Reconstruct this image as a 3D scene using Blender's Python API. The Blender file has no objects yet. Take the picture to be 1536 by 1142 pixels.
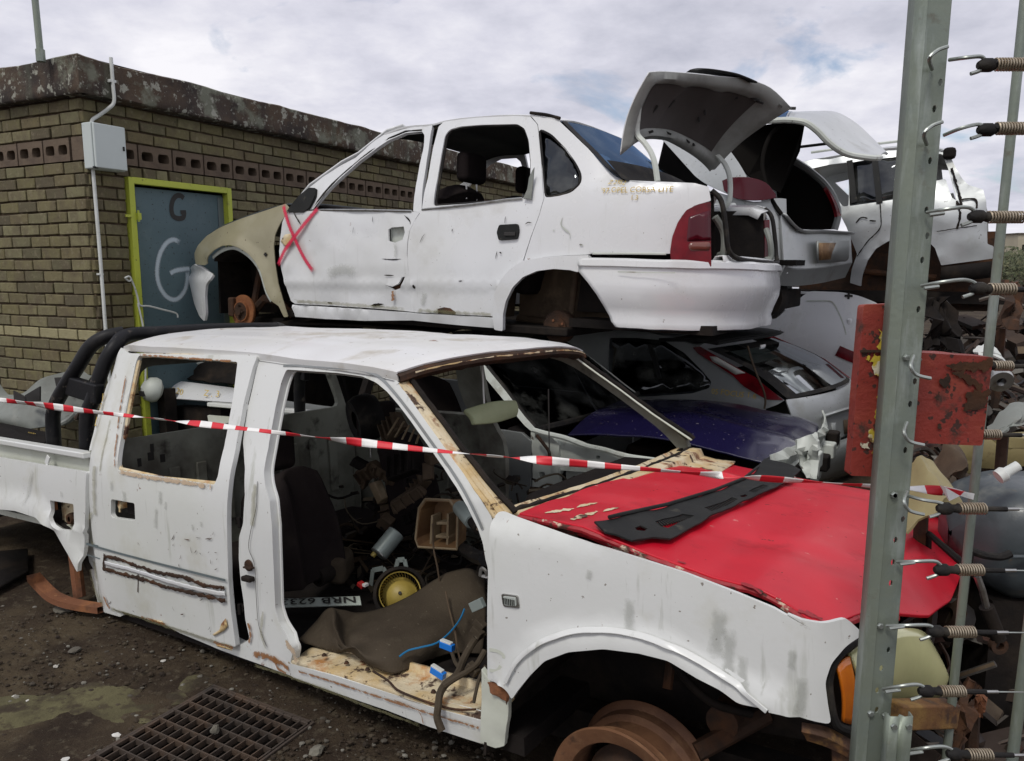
import bpy, bmesh, math, random
import numpy as np
from mathutils import Vector, Matrix, noise, geometry
random.seed(7)
S = bpy.context.scene
COL = S.collection
rad = math.radians
# ------------------------------------------------------------------ camera
FPX, CX, CY, H, PITCH = 1150.0, 768.0, 571.0, 1.68, rad(8.5)
cam = bpy.data.cameras.new('camera'); camo = bpy.data.objects.new('camera', cam); COL.objects.link(camo)
cam.sensor_width = 36.0; cam.lens = FPX / 1536.0 * 36.0; cam.clip_start = 0.05; cam.clip_end = 3000
camo.location = (0, 0, H); camo.rotation_euler = (rad(90) - PITCH, 0, 0)
S.camera = camo
# ------------------------------------------------------------------ sky and sun
SUN_EL, SUN_AZ = rad(56), math.atan2(-0.74, -0.40)      # direction TO the sun
W = bpy.data.worlds.new('World'); S.world = W; W.use_nodes = True
nt = W.node_tree; N = nt.nodes; L = nt.links
N.clear()
def wn(t, **k):
    n = N.new(t)
    for a, b in k.items(): setattr(n, a, b)
    return n
sky = wn('ShaderNodeTexSky', sky_type='NISHITA', sun_disc=False)
sky.sun_elevation = SUN_EL; sky.sun_rotation = rad(90) - SUN_AZ
sky.air_density = 1.0; sky.dust_density = 1.5; sky.ozone_density = 1.5
tc = wn('ShaderNodeTexCoord'); sep = wn('ShaderNodeSeparateXYZ'); L.new(tc.outputs['Generated'], sep.inputs[0])
mz = wn('ShaderNodeMath', operation='MAXIMUM'); L.new(sep.outputs['Z'], mz.inputs[0]); mz.inputs[1].default_value = 0.0
az = wn('ShaderNodeMath', operation='ADD'); L.new(mz.outputs[0], az.inputs[0]); az.inputs[1].default_value = 0.22
dv = wn('ShaderNodeVectorMath', operation='DIVIDE'); L.new(tc.outputs['Generated'], dv.inputs[0])
cb = wn('ShaderNodeCombineXYZ')
for i in range(3): L.new(az.outputs[0], cb.inputs[i])
L.new(cb.outputs[0], dv.inputs[1])
mp = wn('ShaderNodeMapping'); L.new(dv.outputs[0], mp.inputs[0]); mp.inputs['Location'].default_value = (3.1, 0.7, 0); mp.inputs['Scale'].default_value = (1, 1, 0.35)
n1 = wn('ShaderNodeTexNoise'); L.new(mp.outputs[0], n1.inputs['Vector']); n1.inputs['Scale'].default_value = 1.9; n1.inputs['Detail'].default_value = 9; n1.inputs['Roughness'].default_value = .56; n1.inputs['Distortion'].default_value = .35
n2 = wn('ShaderNodeTexNoise'); L.new(mp.outputs[0], n2.inputs['Vector']); n2.inputs['Scale'].default_value = 1.5; n2.inputs['Detail'].default_value = 7; n2.inputs['Roughness'].default_value = .6
cov = wn('ShaderNodeValToRGB'); L.new(n1.outputs[0], cov.inputs[0]); cov.color_ramp.elements[0].position = .27; cov.color_ramp.elements[1].position = .40
cc = wn('ShaderNodeValToRGB'); L.new(n2.outputs[0], cc.inputs[0])
cr = cc.color_ramp; cr.elements[0].position = .30; cr.elements[0].color = (4.3, 4.4, 5.2, 1); cr.elements[1].position = .62; cr.elements[1].color = (8.2, 8.1, 8.5, 1)
e = cr.elements.new(.45); e.color = (6.1, 6.1, 6.9, 1)
mx = wn('ShaderNodeMixRGB'); L.new(cov.outputs[0], mx.inputs[0]); L.new(sky.outputs[0], mx.inputs[1]); L.new(cc.outputs[0], mx.inputs[2])
bg = wn('ShaderNodeBackground'); L.new(mx.outputs[0], bg.inputs[0]); bg.inputs[1].default_value = 0.1
wo = wn('ShaderNodeOutputWorld'); L.new(bg.outputs[0], wo.inputs[0])
sl = bpy.data.lights.new('sun', 'SUN'); so = bpy.data.objects.new('sun', sl); COL.objects.link(so)
sl.energy = 1.5; sl.angle = rad(14); sl.color = (1.0, 0.965, 0.90)
sd = Vector((math.cos(SUN_EL) * math.cos(SUN_AZ), math.cos(SUN_EL) * math.sin(SUN_AZ), math.sin(SUN_EL)))
so.rotation_euler = sd.to_track_quat('Z', 'Y').to_euler(); so.location = (0, 0, 20)
S.view_settings.view_transform = 'Standard'; S.view_settings.look = 'None'; S.view_settings.exposure = 0.22; S.view_settings.gamma = 1.0
S.view_settings.use_curve_mapping = False
# ------------------------------------------------------------------ frames: a pose in the place; a picture ray met with a plane of it gives real positions
def ray(px, py):
    a = (px - CX) / FPX; b = -(py - CY) / FPX
    return Vector((a, math.cos(PITCH) + b * math.sin(PITCH), -math.sin(PITCH) + b * math.cos(PITCH)))
EYE = Vector((0, 0, H))
class Fr:
    def __init__(s, o, yaw, pit=0, rol=0):
        s.M = Matrix.Translation(Vector(o)) @ Matrix.Rotation(rad(yaw), 4, 'Z') @ Matrix.Rotation(rad(pit), 4, 'Y') @ Matrix.Rotation(rad(rol), 4, 'X')
        s.I = s.M.inverted(); s.c = s.I @ EYE
    def d(s, px, py): return s.I.to_3x3() @ ray(px, py)
    def hit(s, px, py, ax, v):
        d = s.d(px, py); return s.c + d * ((v - s.c[ax]) / d[ax])
    def loc(s, px, py, b): q = s.hit(px, py, 1, b); return (q.x, q.z)
    def at(s, px, py, b): return s.hit(px, py, 1, b)
    def atz(s, px, py, z): return s.hit(px, py, 2, z)
    def ats(s, px, py, x): return s.hit(px, py, 0, x)
    def tr(s, px, py, B):
        b = 0.05
        for _ in range(14):
            q = s.hit(px, py, 1, b); nb = B(q.x, q.z); b = .35 * b + .65 * nb
        return (q.x, q.z)
    def trs(s, pts, B): return [s.tr(x, y, B) for x, y in pts]
    def w(s, x, y, z): return s.M @ Vector((x, y, z))
def gnd(px, py, z=0.0):
    d = ray(px, py); return EYE + d * ((z - H) / d.z)
def zm(x0, y0, k): return lambda *a: [(x0 + k * a[i], y0 + k * a[i + 1]) for i in range(0, len(a), 2)]
A1 = zm(0, 60, .2626); A2 = zm(0, 340, .2626); A3 = zm(270, 150, .3065); A4 = zm(600, 150, .3065); A5 = zm(880, 80, .3677); A6 = zm(1150, 120, .3154); A7 = zm(1130, 420, .3328); A8 = zm(820, 460, .3125)
B1 = zm(0, 480, .2626); B2 = zm(0, 680, .2626); B3 = zm(0, 860, .3646); B4 = zm(380, 540, .2626); B5 = zm(380, 780, .2801); B6 = zm(580, 500, .2995); B7 = zm(720, 640, .4398); B8 = zm(1136, 680, .4044); PX = zm(0, 0, 1)
# ------------------------------------------------------------------ objects
def tag(o, label=None, cat=None, group=None, kind=None):
    if label: o['label'] = label
    if cat: o['category'] = cat
    if group: o['group'] = group
    if kind: o['kind'] = kind
    return o
def thing(name, label, cat, M=None, group=None):
    o = bpy.data.objects.new(name, None); COL.objects.link(o); o.empty_display_size = .1
    if M is not None: o.matrix_world = M if isinstance(M, Matrix) else Matrix.Translation(Vector(M))
    return tag(o, label, cat, group)
def link(name, me, parent=None, M=None):
    o = bpy.data.objects.new(name, me); COL.objects.link(o)
    if parent is not None: o.parent = parent
    if M is not None: o.matrix_local = M
    return o
def finish(o, solid=0, bevel=0, sub=0, off=-1, seg=2, ang=40):
    if sub:
        m = o.modifiers.new('sub', 'SUBSURF'); m.levels = sub; m.render_levels = sub
    if solid:
        m = o.modifiers.new('solid', 'SOLIDIFY'); m.thickness = solid; m.offset = off; m.use_even_offset = False
    if bevel:
        m = o.modifiers.new('bevel', 'BEVEL'); m.width = bevel; m.segments = seg; m.limit_method = 'ANGLE'; m.angle_limit = rad(ang); m.harden_normals = True
    return o
def fbm(p, sc=1.0, oc=3):
    return noise.fractal(Vector(p) * sc, 1.0, 2.0, oc)
class MB:
    def __init__(s): s.v = []; s.f = []; s.m = []; s.mats = []; s.cur = 0
    def mat(s, m):
        if m not in s.mats: s.mats.append(m)
        s.cur = s.mats.index(m); return s
    def add(s, vs, fs):
        n = len(s.v); s.v += [tuple(v) for v in vs]; s.f += [tuple(i + n for i in f) for f in fs]; s.m += [s.cur] * len(fs); return s
    def box(s, c, sz, M=None, taper=1.0):
        x, y, z = [k / 2 for k in sz]; vs = []
        for k in (-1, 1):
            t = 1 if k < 0 else taper
            for i, j in ((-1, -1), (1, -1), (1, 1), (-1, 1)): vs.append(Vector((i * x * t, j * y * t, k * z)))
        if M is not None: vs = [M @ v for v in vs]
        vs = [v + Vector(c) for v in vs]
        return s.add(vs, [(3, 2, 1, 0), (4, 5, 6, 7), (0, 1, 5, 4), (1, 2, 6, 5), (2, 3, 7, 6), (3, 0, 4, 7)])
    def bar(s, a, b, w, h, up=(0, 0, 1)):
        a = Vector(a); b = Vector(b); d = (b - a).normalized(); u = Vector(up)
        r = d.cross(u); r = r.normalized() if r.length > 1e-4 else Vector((1, 0, 0)); u = r.cross(d)
        vs = []
        for p in (a, b):
            for i, j in ((-1, -1), (1, -1), (1, 1), (-1, 1)): vs.append(p + r * (i * w / 2) + u * (j * h / 2))
        return s.add(vs, [(0, 1, 2, 3), (7, 6, 5, 4), (4, 5, 1, 0), (5, 6, 2, 1), (6, 7, 3, 2), (7, 4, 0, 3)])
    def tube(s, pts, r, n=8, cap=True, flat=1.0):
        P = [Vector(p) for p in pts]; k = len(P); R = r if isinstance(r, (list, tuple)) else [r] * k
        t0 = (P[1] - P[0]).normalized(); u = t0.orthogonal().normalized(); rings = []
        for i in range(k):
            t = (P[min(i + 1, k - 1)] - P[max(i - 1, 0)]).normalized()
            u = (u - t * u.dot(t)); u = u.normalized() if u.length > 1e-5 else t.orthogonal().normalized(); w = t.cross(u)
            rings.append([P[i] + (u * math.cos(2 * math.pi * j / n) + w * math.sin(2 * math.pi * j / n) * flat) * R[i] for j in range(n)])
        vs = [v for g in rings for v in g]; fs = []
        for i in range(k - 1):
            for j in range(n): fs.append((i * n + j, i * n + (j + 1) % n, (i + 1) * n + (j + 1) % n, (i + 1) * n + j))
        if cap: fs += [tuple(range(n - 1, -1, -1)), tuple((k - 1) * n + j for j in range(n))]
        return s.add(vs, fs)
    def lathe(s, prof, c=(0, 0, 0), ax=(0, 1, 0), n=32, close=False):
        a = Vector(ax).normalized(); u = a.orthogonal().normalized(); w = a.cross(u); c = Vector(c); vs = []; fs = []
        for r, h in prof:
            for j in range(n):
                t = 2 * math.pi * j / n; vs.append(c + a * h + (u * math.cos(t) + w * math.sin(t)) * r)
        k = len(prof)
        for i in range(k - 1):
            for j in range(n): fs.append((i * n + j, i * n + (j + 1) % n, (i + 1) * n + (j + 1) % n, (i + 1) * n + j))
        if close:
            for j in range(n): fs.append(((k - 1) * n + j, (k - 1) * n + (j + 1) % n, (j + 1) % n, j))
        return s.add(vs, fs)
    def grid(s, G, flip=False):
        a = len(G); b = len(G[0]); vs = [v for g in G for v in g]; fs = []
        for i in range(a - 1):
            for j in range(b - 1):
                q = (i * b + j, i * b + j + 1, (i + 1) * b + j + 1, (i + 1) * b + j); fs.append(q[::-1] if flip else q)
        return s.add(vs, fs)
    def prism(s, poly, d, fn):
        n = len(poly); vs = [fn(p, 0) for p in poly] + [fn(p, d) for p in poly]
        return s.add(vs, [tuple(range(n - 1, -1, -1)), tuple(range(n, 2 * n))] + [(i, (i + 1) % n, n + (i + 1) % n, n + i) for i in range(n)])
    def build(s, name, m=None, parent=None, smooth=True, ang=38, M=None, **k):
        me = bpy.data.meshes.new(name); me.from_pydata([tuple(v) for v in s.v], [], s.f)
        for x in (s.mats or [m]): me.materials.append(x)
        if s.mats: me.polygons.foreach_set('material_index', s.m)
        bm = bmesh.new(); bm.from_mesh(me); bmesh.ops.recalc_face_normals(bm, faces=bm.faces) if k.pop('fix', True) else None; bm.to_mesh(me); bm.free()
        if smooth:
            me.polygons.foreach_set('use_smooth', [True] * len(me.polygons)); me.set_sharp_from_angle(angle=rad(ang))
        return finish(link(name, me, parent, M), **k)
def catmull(P, n=5, closed=False):
    P = [Vector(p) for p in P]; k = len(P); out = []
    for i in range(k if closed else k - 1):
        g = (lambda j: P[j % k]) if closed else (lambda j: P[max(0, min(k - 1, j))])
        a, b, c, d = g(i - 1), g(i), g(i + 1), g(i + 2)
        for t in range(n):
            t /= n; out.append(.5 * ((2 * b) + (c - a) * t + (2 * a - 5 * b + 4 * c - d) * t * t + (3 * b - a - 3 * c + d) * t ** 3))
    if not closed: out.append(P[-1])
    return out
def resample(P, step):
    out = []
    for i in range(len(P) - 1):
        a, b = Vector(P[i]), Vector(P[i + 1]); k = max(1, int(math.ceil((b - a).length / step)))
        out += [a.lerp(b, t / k) for t in range(k)]
    out.append(Vector(P[-1])); return out
def rnd(poly, r):
    """round the corners of a polygon by up to r"""
    k = len(poly); out = []
    for i in range(k):
        p = Vector(poly[i]); a = Vector(poly[i - 1]) - p; b = Vector(poly[(i + 1) % k]) - p
        la, lb = a.length, b.length
        if la < 1e-6 or lb < 1e-6: continue
        c = a.dot(b) / la / lb
        q = min(r, la * .45, lb * .45)
        if c < -.985: out.append(tuple(p)); continue
        s = p + a / la * q; e = p + b / lb * q
        for t in (0, .33, .67, 1): out.append(tuple((s * (1 - t) ** 2) + p * 2 * t * (1 - t) + e * t * t))
    return out
def pip(P, poly):
    x, y = P[:, 0], P[:, 1]; ins = np.zeros(len(P), bool); Q = np.array(poly); k = len(Q); j = k - 1
    for i in range(k):
        xi, yi = Q[i]; xj, yj = Q[j]
        if yi != yj:
            c = ((yi > y) != (yj > y)) & (x < (xj - xi) * (y - yi) / (yj - yi) + xi); ins ^= c
        j = i
    return ins
def tri(outline, holes=(), res=.05, bres=.025, extra=()):
    V = []; E = []; loops = []
    for lp in [outline, *holes]:
        q = [tuple(p) for p in resample([*lp, lp[0]], bres)[:-1]]; loops.append(q)
        n = len(V); V += q; E += [(n + i, n + (i + 1) % len(q)) for i in range(len(q))]
    bv = np.array(V); mn = bv.min(0); mxx = bv.max(0); G = []
    for i, x in enumerate(np.arange(mn[0] + res * .5, mxx[0], res)):
        for y in np.arange(mn[1] + res * (.25 if i % 2 else .75), mxx[1], res): G.append((x, y))
    G = np.array([*G, *extra]) if (G or len(extra)) else np.zeros((0, 2))
    if len(G):
        k = pip(G, loops[0])
        for h in loops[1:]: k &= ~pip(G, h)
        G = G[k]
        if len(G):
            d = np.array([((bv - g) ** 2).sum(1).min() for g in G]); G = G[d > (res * .42) ** 2]
        V = V + [tuple(g) for g in G]
    r = geometry.delaunay_2d_cdt([Vector(v) for v in V], E, [], 0, 1e-6)
    vo = np.array([tuple(v) for v in r[0]]); fo = [f for f in r[2]]
    c = np.array([vo[list(f)].mean(0) for f in fo]); k = pip(c, loops[0])
    for h in loops[1:]: k &= ~pip(c, h)
    fo = [f for f, q in zip(fo, k) if q]
    out = []
    for f in fo:
        a, b, d = vo[f[0]], vo[f[1]], vo[f[2]]
        out.append(tuple(f) if (b[0] - a[0]) * (d[1] - a[1]) - (b[1] - a[1]) * (d[0] - a[0]) > 0 else tuple(f[::-1]))
    return vo, out
def panel(name, parent, m, outline, B, holes=(), t=.012, res=.05, bres=.022, bevel=.0025, far=None, r=0, hr=0, dent=0.0, ds=2.2):
    """sheet-metal panel: (s,z) outline on the body surface b = B(s,z); far=W mirrors it to the other side"""
    if r: outline = rnd(outline, r)
    if hr: holes = [rnd(h, hr) for h in holes]
    vo, fo = tri(outline, holes, res, bres)
    vs = []
    for s, z in vo:
        b = B(s, z) + (dent * fbm((s * ds, z * ds, 3.3 + len(name))) if dent else 0)
        vs.append((s, b if far is None else far - b, z))
    if far is not None: fo = [f[::-1] for f in fo]
    me = bpy.data.meshes.new(name); me.from_pydata(vs, [], fo); me.materials.append(m)
    me.polygons.foreach_set('use_smooth', [True] * len(me.polygons))
    return finish(link(name, me, parent), solid=t, bevel=bevel)
def xloft(name, parent, m, prof, Wd, ny=14, bs=0.0, bz=0.0, t=.01, bevel=.002, sm=4, dent=0.0, sub=0, flip=False, fade=False):
    """surface across a car: prof = (s, z, b0) near-edge points, mirrored to Wd-b0; bs / bz bow it forward / upward"""
    P = catmull([Vector(p) for p in prof], sm) if sm > 1 else [Vector(p) for p in prof]; G = []
    k = len(P)
    for i, p in enumerate(P):
        row = []
        for j in range(ny + 1):
            q = j / ny; w = 1 - (2 * q - 1) ** 2; w2 = 1 - abs(2 * q - 1) ** 3
            s = p.x + bs * w; z = p.y + bz * w2; b = p.z + (Wd - 2 * p.z) * q
            if dent: z += dent * fbm((s * 2.3, b * 2.3, 1.7))
            row.append((s, b, z))
        G.append(row)
    return MB().grid(G, flip).build(name, m, parent, fix=False, ang=60, solid=t, bevel=bevel, sub=sub)
def ribbon(mb, pts, w, B, off=.0016, n=3, step=.012, jit=0, taper=0, far=None, smooth=True):
    """a painted or taped band that follows the surface b = B(s,z)"""
    P = catmull([Vector((*p, 0)) for p in pts], 6) if smooth else [Vector((*p, 0)) for p in pts]
    P = resample(P, step); k = len(P); G = []
    for i, p in enumerate(P):
        t = (P[min(i + 1, k - 1)] - P[max(0, i - 1)]); t = t.normalized() if t.length > 1e-9 else Vector((1, 0, 0)); u = Vector((-t.y, t.x, 0))
        ww = w * (1 + jit * fbm((p.x * 40, p.y * 40, 5.5), 1, 2)) ; ww2 = w * (1 + jit * fbm((p.x * 40, p.y * 40, 9.5), 1, 2))
        if taper: ww *= min(1, .15 + min(i, k - 1 - i) / max(1, k * taper)); ww2 = ww if taper else ww2
        row = []
        for j in range(n + 1):
            q = j / n; o = -ww / 2 + (ww + ww2) / 2 * q; x = p.x + u.x * o; z = p.y + u.y * o; row.append((x, B(x, z) - off, z))
        G.append(row)
    return mb.grid(G)
def text_mesh(body, size, fn, name, m, parent, bold=0.0, jit=0.0):
    cu = bpy.data.curves.new('lettering', 'FONT'); cu.body = body; cu.size = size; cu.resolution_u = 2; cu.offset = bold
    ob = bpy.data.objects.new('lettering', cu); COL.objects.link(ob)
    dg = bpy.context.evaluated_depsgraph_get(); me = bpy.data.meshes.new_from_object(ob.evaluated_get(dg)); bpy.data.objects.remove(ob); bpy.data.curves.remove(cu)
    me.name = name
    for v in me.vertices:
        x, y = v.co.x, v.co.y
        if jit: y += jit * noise.noise(Vector((x / size * .9, 0, 4))); x += jit * .5 * noise.noise(Vector((x / size * .8, 7, 4)))
        v.co = Vector(fn(x, y))
    me.materials.clear(); me.materials.append(m)
    return link(name, me, parent)
# ------------------------------------------------------------------ materials
def pm(name, col, rough=.6, metal=0.0, layers=(), bump=None, coat=0.0, rand=None, alpha=None, spec=.5, emit=None, island=False, coords='Object'):
    """layers: (colour, scale or (sx,sy,sz), lo, hi, amount[, rough[, detail[, metal]]]) noise-masked overlays"""
    m = bpy.data.materials.new(name); m.use_nodes = True; nt = m.node_tree; N = nt.nodes; L = nt.links
    p = N['Principled BSDF']; tc = N.new('ShaderNodeTexCoord'); src = tc.outputs[coords]
    oi = N.new('ShaderNodeObjectInfo')
    if rand or island:
        add = N.new('ShaderNodeVectorMath'); add.operation = 'ADD'; sc = N.new('ShaderNodeVectorMath'); sc.operation = 'SCALE'; sc.inputs['Scale'].default_value = 37.0
        cbn = N.new('ShaderNodeCombineXYZ'); geo = N.new('ShaderNodeNewGeometry'); sm = N.new('ShaderNodeMath'); sm.operation = 'ADD'
        L.new(oi.outputs['Random'], sm.inputs[0]); L.new(geo.outputs['Random Per Island'], sm.inputs[1])
        fr = N.new('ShaderNodeMath'); fr.operation = 'FRACT'; L.new(sm.outputs[0], fr.inputs[0])
        for i in range(3): L.new(fr.outputs[0], cbn.inputs[i])
        L.new(cbn.outputs[0], sc.inputs[0]); L.new(src, add.inputs[0]); L.new(sc.outputs[0], add.inputs[1]); src = add.outputs[0]
    def rgb(c):
        n = N.new('ShaderNodeRGB'); n.outputs[0].default_value = (*c, 1); return n.outputs[0]
    c = rgb(col)
    if rand:
        rp = N.new('ShaderNodeValToRGB'); L.new(fr.outputs[0], rp.inputs[0]); e = rp.color_ramp
        e.elements[0].color = (*rand[0], 1); e.elements[1].color = (*rand[-1], 1)
        for i, q in enumerate(rand[1:-1]): x = e.elements.new((i + 1) / (len(rand) - 1)); x.color = (*q, 1)
        c = rp.outputs[0]
    ro = N.new('ShaderNodeValue'); ro.outputs[0].default_value = rough; r = ro.outputs[0]; me = None
    for k, ly in enumerate(layers):
        lc, scl, lo, hi, amt = ly[:5]; lr = ly[5] if len(ly) > 5 else None; det = ly[6] if len(ly) > 6 else 5
        mp = N.new('ShaderNodeMapping'); L.new(src, mp.inputs[0]); mp.inputs['Location'].default_value = (k * 3.7 + len(name), k * 1.9, k * 5.1)
        mp.inputs['Scale'].default_value = scl if isinstance(scl, tuple) else (scl,) * 3
        nz = N.new('ShaderNodeTexNoise'); L.new(mp.outputs[0], nz.inputs['Vector']); nz.inputs['Scale'].default_value = 1; nz.inputs['Detail'].default_value = det; nz.inputs['Roughness'].default_value = .62
        mr = N.new('ShaderNodeMapRange'); L.new(nz.outputs[0], mr.inputs[0]); mr.inputs[1].default_value = lo; mr.inputs[2].default_value = hi; mr.inputs[3].default_value = 0; mr.inputs[4].default_value = amt
        mx = N.new('ShaderNodeMixRGB'); L.new(mr.outputs[0], mx.inputs[0]); L.new(c, mx.inputs[1]); mx.inputs[2].default_value = (*lc, 1); c = mx.outputs[0]
        if lr is not None:
            q = N.new('ShaderNodeMix'); q.data_type = 'FLOAT'; L.new(mr.outputs[0], q.inputs[0]); L.new(r, q.inputs[2]); q.inputs[3].default_value = lr; r = q.outputs[0]
        if len(ly) > 7 and metal:
            q = N.new('ShaderNodeMix'); q.data_type = 'FLOAT'; L.new(mr.outputs[0], q.inputs[0]); q.inputs[3].default_value = ly[7]
            if me is None: q.inputs[2].default_value = metal
            else: L.new(me, q.inputs[2])
            me = q.outputs[0]
    L.new(c, p.inputs['Base Color']); L.new(r, p.inputs['Roughness']); p.inputs['Metallic'].default_value = metal
    if me is not None: L.new(me, p.inputs['Metallic'])
    p.inputs['Specular IOR Level'].default_value = spec
    if coat: p.inputs['Coat Weight'].default_value = coat; p.inputs['Coat Roughness'].default_value = .12
    if bump:
        prev = None
        for bs, bsc in (bump if isinstance(bump[0], tuple) else (bump,)):
            nz = N.new('ShaderNodeTexNoise'); L.new(src, nz.inputs['Vector']); nz.inputs['Scale'].default_value = bsc; nz.inputs['Detail'].default_value = 6; nz.inputs['Roughness'].default_value = .6
            b = N.new('ShaderNodeBump'); b.inputs['Strength'].default_value = bs; b.inputs['Distance'].default_value = .01; L.new(nz.outputs[0], b.inputs['Height'])
            if prev is not None: L.new(prev, b.inputs['Normal'])
            prev = b.outputs[0]
        L.new(prev, p.inputs['Normal'])
    if emit: p.inputs['Emission Color'].default_value = (*emit, 1)
    if alpha is not None:
        at = N.new('ShaderNodeAttribute'); at.attribute_name = 'edge'
        p.inputs['Alpha'].default_value = alpha
    return m
def glass(name, tint, refl=.06, rough=.03, gl=(.9, .95, 1)):
    m = bpy.data.materials.new(name); m.use_nodes = True; nt = m.node_tree; N = nt.nodes; L = nt.links; N.clear()
    o = N.new('ShaderNodeOutputMaterial'); t = N.new('ShaderNodeBsdfTransparent'); t.inputs[0].default_value = (*tint, 1)
    g = N.new('ShaderNodeBsdfGlossy'); g.inputs['Roughness'].default_value = rough; g.inputs[0].default_value = (*gl, 1)
    fz = N.new('ShaderNodeFresnel'); fz.inputs[0].default_value = 1.5
    d = N.new('ShaderNodeBsdfDiffuse'); d.inputs[0].default_value = (.35, .36, .33, 1)
    nz = N.new('ShaderNodeTexNoise'); nz.inputs['Scale'].default_value = 5; nz.inputs['Detail'].default_value = 6
    tc = N.new('ShaderNodeTexCoord'); L.new(tc.outputs['Object'], nz.inputs['Vector'])
    mr = N.new('ShaderNodeMapRange'); L.new(nz.outputs[0], mr.inputs[0]); mr.inputs[1].default_value = .45; mr.inputs[2].default_value = .75; mr.inputs[4].default_value = .22
    m0 = N.new('ShaderNodeMixShader'); L.new(mr.outputs[0], m0.inputs[0]); L.new(t.outputs[0], m0.inputs[1]); L.new(d.outputs[0], m0.inputs[2])
    ad = N.new('ShaderNodeMath'); ad.operation = 'ADD'; L.new(fz.outputs[0], ad.inputs[0]); ad.inputs[1].default_value = refl; ad.use_clamp = True
    mx = N.new('ShaderNodeMixShader'); L.new(ad.outputs[0], mx.inputs[0]); L.new(m0.outputs[0], mx.inputs[1]); L.new(g.outputs[0], mx.inputs[2]); L.new(mx.outputs[0], o.inputs[0])
    return m
RUST = (.16, .055, .018); DKRUST = (.045, .018, .010); ORANGE = (.42, .17, .035); DIRT = (.10, .085, .055); CREAM = (.62, .52, .33); BLK = (.012, .011, .011)
M = {}
M['white'] = pm('white_paint', (.66, .67, .675), .24, layers=[((.55, .55, .50), 1.4, .42, .72, .45, .5), ((.42, .42, .39), (22, 22, 1.6), .60, .74, .35, .6), ((.36, .34, .28), 2.4, .58, .76, .4, .6), ((.13, .10, .07), 55, .735, .76, .8, .8, 2), (RUST, 9, .735, .76, .9, .85)], bump=((.07, 5), (.03, 60)), coat=.45)
M['truck_white'] = pm('weathered_white_paint', (.65, .66, .64), .36, layers=[((.52, .54, .46), 1.1, .44, .74, .5, .6), ((.36, .37, .31), (9, 9, 1.1), .60, .68, .55, .6), ((.30, .31, .26), (26, 26, 2.2), .64, .72, .4, .65), ((.36, .33, .19), 2.1, .56, .72, .42, .7), ((.13, .10, .07), 48, .725, .75, .8, .8, 2), ((.22, .18, .12), 17, .70, .74, .4, .8), (RUST, 7, .69, .72, .9, .85)], bump=((.06, 4), (.05, 70)), coat=.12)
M['truck_inner'] = pm('inner_white_primer', (.60, .62, .54), .5, layers=[((.40, .42, .33), 2.2, .42, .70, .6), ((.32, .24, .12), 4, .62, .75, .6, .8), (DKRUST, 9, .68, .73, .85, .85), ((.10, .085, .06), 40, .70, .74, .7, .8, 2)], bump=(.12, 14))
M['grimytrim'] = pm('grimy_inner_panel', (.27, .28, .23), .7, layers=[((.07, .06, .045), 2.2, .42, .66, .9), ((.30, .31, .25), 3.1, .58, .76, .6), ((.03, .024, .018), 6, .58, .70, .9)], bump=(.2, 20))
M['truck_roof'] = pm('roof_white_paint', (.70, .70, .69), .34, layers=[((.50, .48, .40), 1.6, .48, .74, .55, .6), ((.33, .28, .19), 2.6, .55, .66, .6, .7), ((.16, .12, .08), 45, .71, .74, .8, .8, 2), (RUST, 6, .67, .71, .8, .85)], bump=((.06, 5), (.04, 50)), coat=.15)
M['rustcream'] = pm('rusty_cream_metal', (.62, .53, .36), .68, layers=[((.50, .34, .13), 5, .42, .62, .8), (ORANGE, 8, .55, .66, .9), (RUST, 6, .58, .64, .95, .85), (DKRUST, 13, .57, .62, .95, .9)], bump=((.5, 22), (.3, 80)))
M['rust'] = pm('rusted_steel', (.17, .065, .028), .82, layers=[((.30, .12, .04), 6, .45, .68, .8), ((.06, .028, .016), 9, .5, .66, .85), ((.38, .20, .09), 30, .66, .76, .6)], bump=((.4, 40), (.2, 120)))
M['rustrim'] = pm('rusted_rim', (.17, .078, .036), .74, layers=[((.09, .038, .018), 4, .42, .66, .85), ((.26, .14, .07), 9, .55, .72, .6), ((.05, .025, .015), 14, .62, .72, .8)], bump=((.25, 40), (.12, 120)))
M['dkrust'] = pm('dark_rusty_steel', (.045, .026, .017), .8, spec=.22, layers=[((.10, .042, .018), 7, .46, .66, .8), ((.02, .016, .013), 12, .5, .7, .7)], bump=(.4, 45))
M['dark'] = pm('grimy_dark_metal', (.013, .011, .010), .75, spec=.12, layers=[((.035, .026, .019), 5, .45, .7, .8), ((.006, .0055, .005), 9, .5, .7, .7)], bump=(.35, 30))  # base colour lowered to deepen shaded parts, grime layered over it
M['interior'] = pm('dusty_dark_trim', (.012, .010, .0095), .85, spec=.12, layers=[((.030, .024, .019), 3, .48, .74, .7), ((.007, .006, .006), 8, .5, .7, .6)], bump=(.25, 40))  # trim colour lowered so the cabin's shade turns near black
M['seat'] = pm('dusty_seat_fabric', (.016, .012, .012), .95, spec=.12, layers=[((.036, .029, .024), 3.5, .5, .75, .7), ((.02, .016, .016), 18, .5, .7, .6)], bump=(.35, 160))  # cloth colour lowered too, putting the cabin's dimness into it
M['blackplastic'] = pm('faded_black_plastic', (.012, .0125, .012), .6, spec=.22, layers=[((.030, .030, .027), 4, .46, .72, .7), ((.13, .12, .09), 14, .64, .76, .5, .8)], bump=((.12, 90), (.08, 12)))
M['blacktube'] = pm('scuffed_black_paint', (.006, .006, .007), .5, spec=.25, layers=[((.030, .027, .025), 6, .52, .74, .7, .6), ((.13, .11, .09), 22, .63, .70, .7, .7), ((.075, .03, .018), 9, .66, .74, .7)], bump=(.1, 60))
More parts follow.
